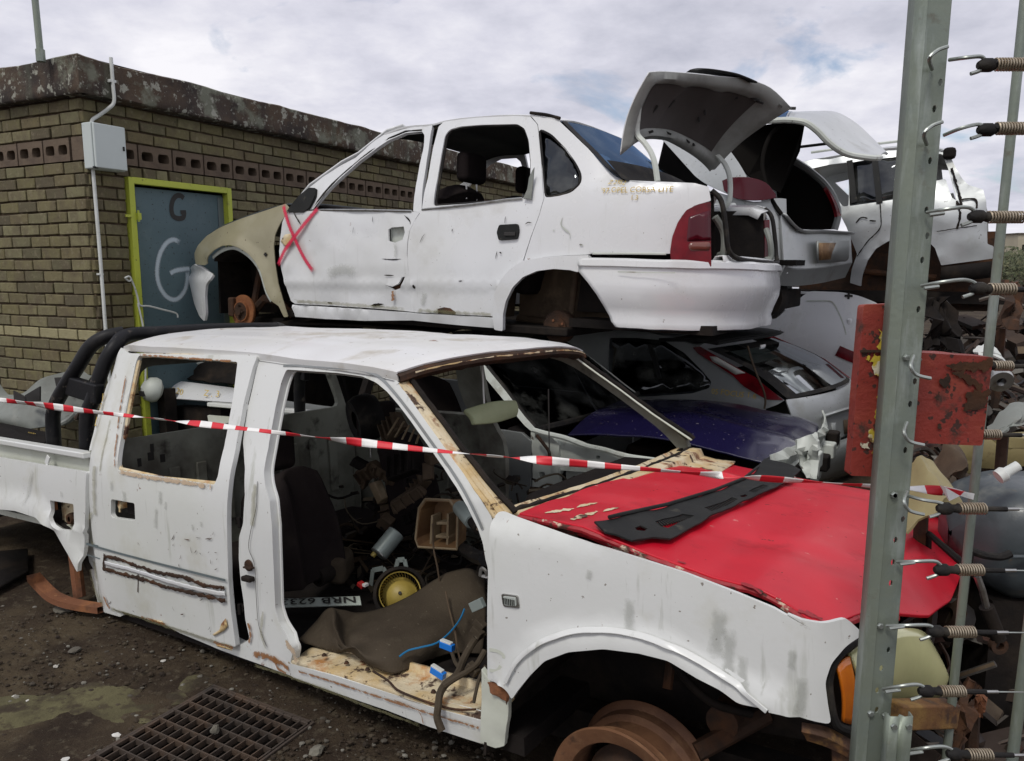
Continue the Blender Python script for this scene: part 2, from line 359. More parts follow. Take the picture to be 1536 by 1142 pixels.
M['rubber'] = pm('old_rubber', (.012, .011, .0105), .7, spec=.22, layers=[((.07, .06, .045), 9, .5, .74, .7)], bump=(.3, 60))
M['greyplastic'] = pm('dusty_grey_plastic', (.20, .215, .195), .6, layers=[((.11, .115, .10), 2.5, .42, .68, .8), ((.30, .30, .26), 6, .55, .75, .6), ((.06, .055, .045), 16, .62, .74, .7)], bump=(.12, 30))
M['red'] = pm('red_paint', (.56, .003, .018), .42, spec=.35, layers=[((.44, .004, .018), 1.7, .40, .68, .8, .5), ((.62, .035, .055), 2.3, .50, .72, .5, .6), ((.30, .006, .012), 7, .58, .70, .5, .6), ((.66, .42, .36), 24, .70, .74, .6, .8, 3), ((.12, .02, .012), 38, .715, .74, .9, .8, 2), (DKRUST, 9, .745, .77, .9, .8)], bump=((.06, 4), (.05, 45)), coat=.08)
M['redchip'] = pm('chipped_red_edge', (.30, .010, .016), .5, layers=[((.55, .45, .33), 16, .56, .60, .95, .85), (DKRUST, 12, .58, .64, .95, .85)], bump=(.4, 50))
M['beige'] = pm('beige_gold_paint', (.36, .33, .215), .34, metal=.25, layers=[((.26, .235, .15), 1.5, .42, .70, .8, .5), ((.46, .44, .33), 2.8, .55, .76, .5, .45), ((.10, .07, .04), 30, .70, .74, .8, .8, 2)], bump=((.06, 5), (.04, 60)), coat=.3)
M['silver'] = pm('silver_paint', (.50, .52, .52), .36, metal=.55, layers=[((.38, .40, .39), 1.4, .40, .70, .8, .5), ((.26, .25, .20), 3.2, .58, .76, .5, .7), ((.08, .07, .055), 40, .70, .745, .8, .8, 2)], bump=((.07, 4), (.04, 60)), coat=.3)
M['silverdark'] = pm('dull_silver_paint', (.29, .305, .30), .42, metal=.5, layers=[((.21, .22, .21), 1.4, .40, .70, .8, .55), ((.15, .13, .10), 3, .58, .76, .5, .7)], bump=((.06, 4), (.04, 60)), coat=.2)
M['palegrey'] = pm('pale_grey_body_metal', (.56, .59, .54), .5, layers=[((.32, .34, .29), 2, .42, .70, .8), ((.20, .17, .12), 6, .58, .72, .7, .8), (DKRUST, 12, .66, .72, .85, .85)], bump=(.15, 20))
M['purple'] = pm('dark_blue_purple_paint', (.010, .008, .040), .22, layers=[((.007, .006, .020), 1.6, .42, .70, .8, .4), ((.10, .09, .12), 5, .60, .78, .4, .6), ((.30, .27, .25), 45, .70, .73, .7, .8, 2)], bump=((.10, 3), (.05, 40)), coat=.5)
M['teal'] = pm('blue_grey_door_paint', (.085, .135, .150), .55, layers=[((.06, .105, .115), 1.6, .42, .68, .8), ((.12, .17, .18), 4, .52, .74, .6), ((.035, .035, .03), 48, .66, .70, .85, .8, 2), ((.08, .045, .025), 10, .70, .76, .7)], bump=(.12, 35))
M['lime'] = pm('yellow_green_paint', (.45, .50, .055), .5, layers=[((.36, .42, .05), 3, .42, .70, .7), ((.20, .18, .05), 12, .62, .72, .7), ((.07, .05, .03), 40, .68, .72, .8, .8, 2)], bump=(.12, 40))
M['tealstrip'] = pm('grey_door_strip', (.13, .16, .165), .5, layers=[((.09, .11, .11), 3, .42, .7, .7)], bump=(.1, 40))
M['boxgrey'] = pm('pale_box_plastic', (.52, .57, .55), .45, layers=[((.44, .49, .47), 1.8, .42, .7, .6), ((.30, .30, .26), 9, .64, .76, .5)], bump=(.05, 40))
M['conduit'] = pm('white_conduit_plastic', (.62, .64, .61), .5, layers=[((.42, .43, .39), 5, .45, .72, .7), ((.2, .17, .13), 18, .66, .75, .7)])
M['galv'] = pm('galvanised_steel', (.225, .255, .205), .5, metal=.45, layers=[((.20, .235, .21), 9, .42, .64, .75, .6), ((.40, .44, .41), (30, 30, 5), .52, .70, .6, .45), ((.12, .10, .07), 16, .64, .74, .7, .8, 5, .1), ((.13, .055, .02), 6, .715, .76, .8, .85, 5, .0)], bump=((.10, 60), (.06, 12)))
M['wire'] = pm('galvanised_wire', (.40, .43, .40), .42, metal=.8, layers=[((.22, .22, .19), 20, .45, .7, .7)])
M['springmetal'] = pm('zinc_spring', (.42, .36, .27), .45, metal=.7, layers=[((.16, .10, .05), 25, .48, .66, .8, .7)])
M['lidshade'] = pm('brown_grey_lid_recess', (.060, .050, .046), .7, layers=[((.04, .033, .03), 4, .42, .68, .8)], bump=(.1, 30))  # brown-grey carrying the shade of the lid's recess
M['lidframe'] = pm('grey_boot_lid_frame', (.30, .31, .29), .55, layers=[((.13, .13, .115), 3, .42, .68, .8), ((.28, .28, .25), 6, .55, .75, .5)], bump=(.1, 30))  # darker than the body metal, the raised lid's shadow put in the colour
M['redplate'] = pm('rusty_red_plate', (.24, .028, .017), .62, layers=[((.17, .022, .014), 4, .42, .68, .8), ((.36, .075, .035), 7, .5, .74, .6), ((.045, .022, .014), 11, .60, .67, .95, .85), ((.03, .018, .013), 48, .62, .66, .9, .85, 2), ((.075, .03, .017), 2.6, .58, .70, .8, .85)], bump=((.25, 35), (.2, 100)))
M['chipyellow'] = pm('flaked_yellow_paint', (.50, .38, .035), .6, layers=[((.62, .58, .46), 14, .50, .56, .9), ((.10, .035, .018), 18, .60, .64, .95)], bump=(.4, 60))
M['brick'] = pm('olive_brown_brick', (.2, .16, .09), .88, rand=[(.128, .112, .050), (.165, .144, .064), (.100, .086, .044), (.190, .170, .084), (.140, .114, .054), (.205, .188, .098), (.118, .108, .054), (.085, .070, .040)], layers=[((.095, .072, .044), 9, .42, .68, .7), ((.26, .225, .145), 26, .55, .74, .55), ((.045, .034, .024), 60, .64, .70, .7, .9, 3)], bump=((.5, 40), (.35, 130)), island=True)
M['palebrick'] = pm('pale_yellow_brick', (.30, .27, .15), .88, layers=[((.22, .19, .10), 9, .42, .68, .7), ((.36, .33, .20), 26, .55, .74, .55)], bump=((.5, 40), (.35, 130)))
M['mortar'] = pm('brown_mortar', (.105, .072, .042), .95, layers=[((.06, .040, .026), 12, .42, .66, .8), ((.15, .115, .07), 30, .55, .72, .6)], bump=(.8, 60))
M['ventblock'] = pm('brown_vent_block', (.135, .098, .066), .9, layers=[((.085, .06, .042), 8, .42, .68, .8), ((.18, .14, .10), 30, .55, .74, .5)], bump=((.5, 40), (.3, 120)))
M['slab'] = pm('weathered_concrete', (.058, .042, .033), .92, layers=[((.095, .062, .036), 1.9, .42, .62, .9), ((.030, .023, .020), 3.1, .48, .60, .85), ((.19, .20, .15), 3.3, .545, .62, .8), ((.10, .105, .075), (4, 4, .6), .54, .66, .7), ((.36, .36, .30), 11, .585, .63, .85), ((.30, .30, .25), 26, .60, .64, .7)], bump=((.7, 14), (.6, 60)))
M['roofing'] = pm('dark_roofing', (.05, .045, .04), .9, bump=(.5, 20))
M['soil'] = pm('oily_soil', (.042, .030, .020), .93, spec=.12, layers=[((.074, .056, .034), 1.7, .44, .62, .85), ((.022, .015, .011), 2.6, .48, .62, .8), ((.10, .083, .056), 22, .55, .68, .65), ((.10, .09, .065), 70, .66, .71, .8, .9, 3)], bump=((.9, 11), (.9, 45), (.5, 150)))
M['moss'] = pm('olive_concrete_patch', (.105, .094, .048), .92, spec=.22, layers=[((.040, .029, .019), 7, .47, .56, .95), ((.05, .038, .024), 24, .55, .62, .8), ((.06, .052, .027), 5, .42, .66, .8), ((.12, .11, .055), 13, .55, .72, .6), ((.035, .026, .017), 3.2, .56, .66, .9)], bump=((.5, 25), (.4, 90)))
M['stone'] = pm('grey_stone', (.17, .16, .13), .9, layers=[((.09, .08, .06), 14, .42, .68, .8), ((.30, .29, .25), 20, .6, .75, .6)], bump=(.5, 50), rand=[(.10, .09, .07), (.20, .19, .15), (.07, .06, .045), (.34, .33, .29)], island=True)
M['gravel'] = pm('soil_crumbs', (.05, .04, .03), .9, spec=.22, rand=[(.028, .020, .014), (.045, .034, .022), (.07, .056, .038), (.022, .016, .012), (.05, .036, .024), (.035, .026, .018), (.20, .19, .16)], island=True)
M['litter'] = pm('pale_litter', (.5, .48, .44), .7, rand=[(.55, .54, .5), (.30, .28, .24), (.65, .64, .6), (.40, .30, .20)], layers=[((.2, .17, .12), 12, .5, .7, .7)], island=True)
M['grate'] = pm('rusty_grate_steel', (.050, .036, .026), .75, layers=[((.085, .05, .028), 9, .45, .66, .8), ((.022, .018, .015), 6, .5, .68, .8)], bump=(.4, 60))
M['pit'] = pm('dark_pit', (.008, .007, .006), .95, spec=.12)  # near-black fill that puts deep shade into pit, vents and boot
M['mat'] = pm('brown_rubber_mat', (.062, .048, .032), .85, spec=.22, layers=[((.040, .030, .020), 3.5, .42, .66, .8), ((.10, .082, .055), 7, .56, .76, .6), ((.16, .14, .10), 60, .68, .73, .6, .9, 2)], bump=((.25, 25), (.25, 120)))
M['wood'] = pm('stained_brown_plastic', (.20, .115, .050), .6, layers=[((.10, .05, .022), 5, .42, .64, .9), ((.34, .23, .11), 9, .55, .72, .7), ((.05, .025, .012), 14, .6, .7, .8)], bump=(.25, 40))
M['filter'] = pm('dull_silver_can', (.30, .35, .33), .45, metal=.3, layers=[((.22, .25, .23), 4, .42, .7, .7), ((.12, .09, .06), 12, .62, .74, .7)])
M['yellowfan'] = pm('yellowed_fan_plastic', (.40, .31, .07), .5, layers=[((.28, .20, .04), 5, .42, .7, .8), ((.10, .07, .03), 20, .62, .74, .7)])
M['tan'] = pm('tan_plastic', (.26, .20, .12), .7, layers=[((.13, .09, .05), 6, .42, .68, .8), ((.36, .31, .22), 10, .56, .75, .6)], bump=(.2, 40))
M['tandark'] = pm('grimy_tan_plastic', (.085, .06, .038), .75, spec=.22, layers=[((.045, .03, .02), 6, .42, .68, .8), ((.16, .12, .075), 10, .56, .75, .6)], bump=(.2, 40))
M['olive'] = pm('faded_olive_vinyl', (.30, .33, .19), .7, layers=[((.22, .24, .13), 5, .42, .7, .7)], bump=(.15, 60))
M['plate'] = pm('number_plate_white', (.42, .47, .42), .45, layers=[((.28, .30, .25), 6, .45, .70, .7), ((.12, .10, .07), 20, .62, .74, .7)])
M['ink'] = pm('dark_lettering', (.020, .018, .016), .6)  # lettering ink, also the shade painted in for holes and slots
M['bluewire'] = pm('blue_wire', (.015, .16, .34), .45)
M['blueconn'] = pm('blue_connector', (.01, .17, .60), .4)
M['redbit'] = pm('red_plastic_bit', (.42, .02, .02), .4)
M['tapewhite'] = pm('tape_white', (.80, .79, .76), .45, layers=[((.62, .6, .56), 30, .5, .74, .6)])
M['tapered'] = pm('tape_red', (.62, .018, .030), .45, layers=[((.48, .014, .024), 30, .5, .74, .6)])
M['brake'] = pm('rusty_brake_disc', (.26, .10, .035), .7, metal=.2, layers=[((.13, .045, .02), 9, .42, .66, .8), ((.36, .17, .07), 14, .55, .74, .6)], bump=(.3, 60))
M['taillight'] = pm('red_lamp_plastic', (.17, .002, .008), .22, spec=.3, layers=[((.06, .001, .004), 4, .42, .6, .9)], coat=.15)
M['taildark'] = pm('dark_red_lamp_plastic', (.065, .002, .008), .2, spec=.3, coat=.2)
M['tailclear'] = pm('clear_lamp_plastic', (.42, .42, .38), .15, coat=.5)
M['tailamber'] = pm('smoked_amber_lamp', (.16, .05, .035), .15, coat=.5)
M['amber'] = pm('amber_indicator', (.55, .15, .008), .18, layers=[((.42, .09, .006), 6, .45, .68, .8)], coat=.5)
M['lens'] = pm('yellowed_headlight', (.56, .55, .28), .2, metal=.15, layers=[((.40, .41, .20), 3.5, .42, .70, .8, .3), ((.52, .52, .32), 5, .55, .78, .5)], bump=(.05, 6), coat=1.0)
M['marker'] = pm('clear_marker_lens', (.40, .43, .40), .25, coat=.4)
M['sprayred'] = pm('red_spray_paint', (.60, .012, .060), .6, alpha=1)
M['spraywhite'] = pm('white_spray_paint', (.48, .56, .60), .8, alpha=1)
M['markyellow'] = pm('ochre_marker', (.50, .34, .05), .6, layers=[((.62, .52, .25), 40, .5, .6, .6)])
M['glassdark'] = glass('dark_tinted_glass', (.05, .055, .06), .02)
M['glass'] = glass('green_tinted_glass', (.42, .50, .46), .05)
M['glassblue'] = glass('blue_tint_reflection_glass', (.04, .075, .13), .14, .08, (.17, .27, .43))  # blue tint, plus a blue gloss colour imitating deep blue reflections
M['glasshatch'] = glass('sky_lit_hatch_glass', (.35, .42, .38), .26, .05)
M['chrome'] = pm('dull_chrome', (.45, .45, .43), .3, metal=.9, layers=[((.15, .12, .09), 18, .5, .7, .7)])
M['yellowrust'] = pm('flaking_yellow_bracket', (.23, .13, .034), .75, layers=[((.13, .055, .018), 7, .42, .58, .9), ((.045, .02, .012), 12, .50, .60, .9), ((.50, .42, .24), 16, .62, .74, .6)], bump=((.4, 30), (.2, 100)))
M['tank'] = pm('blue_grey_tank', (.055, .068, .074), .42, layers=[((.028, .034, .036), 3, .42, .68, .8), ((.16, .165, .14), 7, .58, .75, .6), ((.12, .08, .04), 16, .62, .72, .7)], bump=(.15, 20), coat=.15)
M['khaki'] = pm('khaki_panel_paint', (.26, .215, .095), .55, layers=[((.18, .145, .062), 3, .42, .7, .8), ((.10, .06, .03), 12, .62, .72, .8)], bump=(.15, 30))
M['scrap'] = pm('mixed_scrap', (.06, .05, .04), .7, spec=.22, rand=[(.022, .02, .018), (.075, .045, .028), (.035, .03, .028), (.16, .15, .13), (.05, .022, .014), (.028, .03, .034), (.12, .085, .05)], layers=[((.03, .02, .015), 8, .45, .68, .7)], bump=(.3, 40), island=True)
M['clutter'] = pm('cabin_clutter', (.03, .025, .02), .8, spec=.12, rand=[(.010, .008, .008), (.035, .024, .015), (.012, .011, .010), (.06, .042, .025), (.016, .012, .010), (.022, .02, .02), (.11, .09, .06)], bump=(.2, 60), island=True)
M['leaf'] = pm('scrub_leaves', (.05, .065, .022), .7, rand=[(.035, .05, .016), (.07, .08, .03), (.10, .10, .045), (.04, .055, .02)], island=True)
M['drygrass'] = pm('dry_grass', (.16, .12, .05), .8, rand=[(.20, .16, .07), (.10, .075, .03), (.14, .11, .05)], island=True)
M['farwall'] = pm('far_plaster', (.42, .38, .28), .8, layers=[((.34, .30, .22), .3, .45, .7, .6)])
def spray(m, thr=.5, nsc=170, amp=.9):
    """soft, speckled edge for spray paint: opacity falls off across the stroke"""
    nt = m.node_tree; N = nt.nodes; L = nt.links; p = N['Principled BSDF']
    at = N.new('ShaderNodeAttribute'); at.attribute_name = 'edge'
    tc = N.new('ShaderNodeTexCoord'); nz = N.new('ShaderNodeTexNoise'); nz.inputs['Scale'].default_value = nsc; nz.inputs['Detail'].default_value = 5; L.new(tc.outputs['Object'], nz.inputs['Vector'])
    a = N.new('ShaderNodeMath'); a.operation = 'MULTIPLY_ADD'; L.new(nz.outputs[0], a.inputs[0]); a.inputs[1].default_value = amp; a.inputs[2].default_value = -amp / 2
    b = N.new('ShaderNodeMath'); b.operation = 'ADD'; L.new(at.outputs['Fac'], b.inputs[0]); L.new(a.outputs[0], b.inputs[1])
    mr = N.new('ShaderNodeMapRange'); L.new(b.outputs[0], mr.inputs[0]); mr.inputs[1].default_value = .95; mr.inputs[2].default_value = .35; mr.inputs[3].default_value = 0; mr.inputs[4].default_value = thr
    L.new(mr.outputs[0], p.inputs['Alpha'])
M['drip_shade'] = pm('grey_water_mark', (.36, .37, .33), .7, alpha=1); M['grime'] = pm('olive_grime', (.24, .225, .12), .85, alpha=1); M['ruststain'] = pm('rust_stain', (.26, .105, .025), .85, alpha=1); M['creamchip'] = pm('bare_primer_chip', (.50, .38, .26), .85, alpha=1)  # the grey water-mark tone also paints dent shading on the sedan
for k_, a_, n_, m_ in (('sprayred', .93, 170, .9), ('spraywhite', .93, 170, .9), ('drip_shade', .34, 60, 1.2), ('grime', .42, 28, 2.2), ('ruststain', .85, 45, 4.5), ('creamchip', .9, 40, 4.0)): spray(M[k_], a_, n_, m_)
def stroke(name, parent, m, pts, w, B, off=.002, n=8):
    """spray stroke with an 'edge' attribute 0 (middle) .. 1 (rim)"""
    mb = MB(); ribbon(mb, pts, w, B, off, n=n, step=.01)
    o = mb.build(name, m, parent, smooth=True, fix=False)
    k = n + 1; a = o.data.attributes.new('edge', 'FLOAT', 'POINT'); nv = len(o.data.vertices); rows = nv // k
    vals = []
    for i in range(nv):
        e = abs((i % k) / n * 2 - 1); r = i // k; end = min(r, rows - 1 - r) / max(1, rows * (.3 if m is M.get('drip_shade') else .08))
        vals.append(max(e, 1 - end if end < 1 else 0))
    a.data.foreach_set('value', vals)
    return o
# ------------------------------------------------------------------ ground with the drain pit cut out
G0, G1, G2 = gnd(321, 1033), gnd(466, 1088), gnd(110, 1150)
gx = (G1 - G0).normalized(); gy = Vector((gx.y, -gx.x, 0)); gy = -gy if gy.dot(G2 - G0) < 0 else gy
GL = (G1 - G0).length; GD = max(.5, (G2 - G0).dot(gy))
pit = [G0, G0 + gx * GL, G0 + gx * GL + gy * GD, G0 + gy * GD]
def ghgt(x, y):
    d = math.hypot(x + .6, y - 3)
    h = .035 * fbm((x, y, 0), .7) + .012 * fbm((x, y, 4), 4.0, 4)
    # keep the rim of the drain level
    u = (Vector((x, y, 0)) - G0).dot(gx); v = (Vector((x, y, 0)) - G0).dot(gy); du = max(-u, u - GL, 0); dv_ = max(-v, v - GD, 0)
    k = min(1, math.hypot(du, dv_) / .25)
    return h * k
near = [(x, y) for x in np.arange(-4, 3.2, .055) for y in np.arange(1.4, 5, .055)]
far = [(x, y) for x in np.arange(-12, 16, .8) for y in np.arange(-4, 24, .8)]
vo, fo = tri([(-900, -300), (900, -300), (900, 1500), (-900, 1500)], [[(p.x, p.y) for p in pit]], 120, 100, near + far)
me = bpy.data.meshes.new('ground'); me.from_pydata([(x, y, ghgt(x, y) if abs(x) < 12 and -4 < y < 20 else 0) for x, y in vo], [], fo); me.materials.append(M['soil'])
me.polygons.foreach_set('use_smooth', [True] * len(me.polygons)); tag(link('ground', me), kind='structure')
mb = MB()
for i in range(4):
    a, b = pit[i], pit[(i + 1) % 4]; mb.add([a, b, b - Vector((0, 0, .5)), a - Vector((0, 0, .5))], [(0, 1, 2, 3)])
mb.add([p - Vector((0, 0, .45)) for p in pit], [(0, 1, 2, 3)])
tag(mb.build('drain_pit', M['pit'], smooth=False), kind='structure')
# olive concrete patch on the soil
mb = MB(); c = gnd(90, 1065); pts = []
for i in range(120):
    t = 2 * math.pi * i / 120; r = 1 + .55 * fbm((math.cos(t), math.sin(t), 2), 1.9, 5)
    pts.append((c.x + .42 * r * math.cos(t), c.y + .17 * r * math.sin(t)))
vo, fo = tri(pts, (), .04, .03)
cv = np.array(pts)
mb.add([(x, y, ghgt(x, y) + .0015 + .006 * min(1, ((cv - (x, y)) ** 2).sum(1).min() ** .5 / .06)) for x, y in vo], fo); tag(mb.build('concrete_patch', M['moss'], fix=False), kind='structure')
# ------------------------------------------------------------------ drain grate
t = thing('drain_grate', 'rusty square-mesh steel drain grate set in the dark soil', 'drain grate', Matrix.Translation(G0 + Vector((0, 0, .004))))
nb = 9; ncr = 12
fb = bpy.data.meshes.new('bar')
for i in range(nb + 1):
    p = gy * GD * i / nb; MB().bar(p + gx * .004, p + gx * (GL - .004), .005, .022).build('bar', M['grate'], t, smooth=False)
for i in range(ncr + 1):
    p = gx * GL * i / ncr - Vector((0, 0, .004)); MB().bar(p + gy * .004, p + gy * (GD - .004), .005, .022).build('cross_bar', M['grate'], t, smooth=False)
mb = MB(); q = [Vector((0, 0, 0)), gx * GL, gx * GL + gy * GD, gy * GD]
for i in range(4): mb.bar(q[i] - (q[(i + 1) % 4] - q[i]).normalized() * .012, q[(i + 1) % 4], .022, .014)
mb.build('grate_frame', M['grate'], t, bevel=.002)
# ------------------------------------------------------------------ brick building
UD = Vector((.451, .893, 0)).normalized(); YAW = math.degrees(math.atan2(UD.y, UD.x))
BF = Fr((-3.042, 5.63, 0), YAW)
bl = thing('brick_building', 'low olive-brown brick building with weathered concrete roof slab and blue-grey door', 'building', BF.M)
LEN, DEP, ZB = 9.0, 3.2, 2.862
CH, BLn = .0865, .232
zv = BF.loc(242, 241, 0)[1]; kv = round(zv / CH); ZV0 = (kv - 1) * CH; ZV1 = ZV0 + 2 * CH                 # vent course, two bricks high
D0 = BF.loc(191, 300, 0)[0]; D1 = BF.loc(342, 300, 0)[0]; DZ = BF.loc(191, 266, 0)[1]
mb = MB()
for xa_, xb_, za_, zb_ in ((D1, LEN, 0, ZV0), (.012, D0, 0, ZV0), (D0, D1, DZ, ZV0), (.012, LEN, ZV1, ZB)): mb.add([(xa_, .012, za_), (xb_, .012, za_), (xb_, .012, zb_), (xa_, .012, zb_)], [(0, 1, 2, 3)])
for za_, zb_ in ((0, ZV0), (ZV1, ZB)): mb.add([(.012, DEP, za_), (.012, .012, za_), (.012, .012, zb_), (.012, DEP, zb_)], [(0, 1, 2, 3)])
mb.add([(.2, .2, ZV0 - .1), (LEN, .2, ZV0 - .1), (LEN, .2, ZV1 + .1), (.2, .2, ZV1 + .1)], [(0, 1, 2, 3)]); mb.add([(.2, DEP, ZV0 - .1), (.2, .2, ZV0 - .1), (.2, .2, ZV1 + .1), (.2, DEP, ZV1 + .1)], [(0, 1, 2, 3)])
mb.add([(LEN, .012, 0), (LEN, DEP, 0), (LEN, DEP, ZB), (LEN, .012, ZB)], [(0, 1, 2, 3)])
mb.add([(LEN, DEP, 0), (.012, DEP, 0), (.012, DEP, ZB), (LEN, DEP, ZB)], [(0, 1, 2, 3)])
mb.build('wall', M['mortar'], bl, smooth=False)
def brick_mesh(l, h, d, seed):
    bm = bmesh.new(); bmesh.ops.create_cube(bm, size=1); rg = random.Random(seed)
    for v in bm.verts: v.co = Vector((v.co.x * l + rg.uniform(-.004, .004), v.co.y * d, v.co.z * h + rg.uniform(-.0035, .0035)))
    bmesh.ops.bevel(bm, geom=bm.edges[:], offset=.0045, segments=1, affect='EDGES')
    me = bpy.data.meshes.new('brick'); bm.to_mesh(me); bm.free(); return me
full = [brick_mesh(.219, .0735, .05, i) for i in range(6)]; head = [brick_mesh(.104, .0735, .05, 20 + i) for i in range(4)]
for me in full + head: me.materials.append(M['brick'])
pale = brick_mesh(.219, .0735, .05, 77); pale.materials.append(M['palebrick'])
cand = []
zpale = BF.I @ gnd(60, 500); Lz = BF.hit(60, 500, 0, 0).z; kp = int(Lz / CH)
for r in range(int(ZB / CH) + 1):
    z = r * CH + CH / 2
    if z + CH / 2 > ZB + .02: continue
    off = 0 if r % 2 else BLn / 2
    # right-hand wall
    x = -off + .0
    while x < LEN:
        a, b = x, x + BLn
        hf = r % 6 == 3
        segs = [(a, a + BLn / 2), (a + BLn / 2, b)] if hf else [(a, b)]
        for p, q in segs:
            if z > ZV0 and z < ZV1: continue
            iv_ = [(max(p, .0 if r % 2 else .018), q)]
            if z < DZ + .03: iv_ = [(a_, min(b_, D0 - .014)) for a_, b_ in iv_] + [(max(a_, D1 + .012), b_) for a_, b_ in iv_]
            for a_, b_ in iv_:
                if b_ - a_ > .03: cand.append((Vector(((a_ + b_) / 2, .016, z)), 0, hf, False, (b_ - a_ - .012) / ((q - p) - .012)))
        x += BLn
    y = -off + .004
    while y < DEP:
        c = y + BLn / 2
        a_, b_ = max(y, .018 if r % 2 else .0), y + BLn
        if b_ - a_ > .03 and not (z > ZV0 and z < ZV1): cand.append((Vector((.016, (a_ + b_) / 2, z)), 1, False, r == kp, (b_ - a_ - .012) / (BLn - .012)))
        y += BLn
def vis(p):
    w = BF.M @ p; x, y, z = w.x, w.y, w.z - H; d = y * math.cos(PITCH) - z * math.sin(PITCH)
    px = CX + FPX * x / d; py = CY - FPX * (y * math.sin(PITCH) + z * math.cos(PITCH)) / d
    ok = -20 < px < 640 and 60 < py < 600
    if px > 340 and py > 300: ok = False
    if px > 190 and py > 500: ok = False
    return ok, d
cand = [(p, w, hf, pl, *vis(p), k) for p, w, hf, pl, k in cand]
cand.sort(key=lambda c: (not c[4], c[5]))
rg = random.Random(3); rest = MB()
for i, (p, w, hf, pl, ok, d, ks) in enumerate(cand):
    jit = Vector((rg.uniform(-.003, .003), rg.uniform(-.005, .004), rg.uniform(-.002, .002))); jit = jit if w == 0 else Vector((jit.y, jit.x, jit.z))
    Mx = Matrix.Translation(p + jit) @ Matrix.Rotation(rad(90) * w, 4, 'Z') @ Matrix.Rotation(rg.uniform(-.008, .008), 4, 'Y') @ Matrix.Diagonal((ks, 1, 1, 1))
    me = pale if pl else rg.choice(head if hf else full)
    if ok and i < 300: link('brick', me, bl, Mx)
    elif i < 2600 and (w == 0 or p.y < 2.2):
        rest.add([Mx @ v.co for v in me.vertices], [tuple(q.vertices) for q in me.polygons])
tag(rest.build('distant_brick', M['brick'], bl, smooth=False, fix=False), kind='stuff')
# vent blocks: two holes each
VB = .31
def vent_mesh():
    h = ZV1 - ZV0 - .012; l = VB - .014
    o = rnd([(-l / 2, -h / 2), (l / 2, -h / 2), (l / 2, h / 2), (-l / 2, h / 2)], .004)
    hs = [rnd([(cx - .048, -.034), (cx + .048, -.034), (cx + .052, .0), (cx + .044, .036), (cx - .046, .034), (cx - .052, 0)], .022) for cx in (-.073, .073)]
    vo, fo = tri(o, hs, .06, .02); mb = MB(); mb.add([(x, -.014, z) for x, z in vo], fo)
    for lp in [o] + hs:
        n = len(lp); mb.add([(x, -.014, z) for x, z in lp] + [(x, .10, z) for x, z in lp], [(i, (i + 1) % n, n + (i + 1) % n, n + i) for i in range(n)])
    mb.add([(-l / 2, .1, -h / 2), (l / 2, .1, -h / 2), (l / 2, .1, h / 2), (-l / 2, .1, h / 2)], [(0, 1, 2, 3)])
    me = bpy.data.meshes.new('vent_block'); me.from_pydata(mb.v, [], mb.f); me.materials.append(M['ventblock']); me.materials.append(M['pit']); me.polygons[len(me.polygons) - 1].material_index = 1; return me  # last face is near-black, painting the shade inside the holes
vm = vent_mesh()
for i in range(26): link('vent_block', vm, bl, Matrix.Translation((.12 + VB * (i + .5), .004, (ZV0 + ZV1) / 2)))
for i in range(5): link('vent_block', vm, bl, Matrix.Translation((.004, .14 + VB * (i + .5), (ZV0 + ZV1) / 2)) @ Matrix.Rotation(rad(-90), 4, 'Z'))
MB().box((.055, .058, (ZV0 + ZV1) / 2), (.128, .128, ZV1 - ZV0 - .01)).build('corner_block', M['ventblock'], bl, smooth=False, bevel=.004)
# roof slab, broken edges
mb = MB(); x0, y0 = -.083, -.125; zt = 3.115; G = []
def edge(p, k): return .010 * fbm((p[0] * 2.2 + k, p[1] * 2.2, k), 1, 4)
per = resample([(LEN + .1, y0, 0), (x0, y0, 0), (x0, DEP + .1, 0)], .07)
rows = [(.02, 0, .0), (.02, 0, .0), (.0, .012, 0), (0, .06, 0), (0, .13, 0), (0, .2, 0), (0, .24, 0), (.012, .252, 0), (.3, .254, 0)]
for inn, dz, _ in rows:
    row = []
    for p in per:
        ix = inn if p.x < x0 + .001 or p.y > y0 + .001 else 0; iy = inn if p.y < y0 + .001 else 0
        e = edge((p.x, p.y), dz * 20); e2 = .018 * fbm((p.x * 1.7, p.y * 1.7, 9), 1, 4) if dz < .03 else .006 * fbm((p.x * 3, p.y * 3, 3), 1, 3)
        row.append((p.x + ix + (e if p.x < x0 + .001 else 0), p.y + iy + (e if p.y < y0 + .001 else 0), zt - dz + e2))
    G.append(row)
mb.grid(G); mb.add([(x0 + .02, y0 + .02, zt - .006), (LEN + .1, y0 + .02, zt - .006), (LEN + .1, DEP + .1, zt - .006), (x0 + .02, DEP + .1, zt - .006)], [(0, 1, 2, 3)])
mb.add([(LEN + .1, y0, zt), (LEN + .1, y0, zt - .25), (LEN + .1, DEP + .1, zt - .25), (LEN + .1, DEP + .1, zt)], [(0, 1, 2, 3)])
mb.build('roof_slab', M['slab'], bl, smooth=True, ang=50, fix=False)
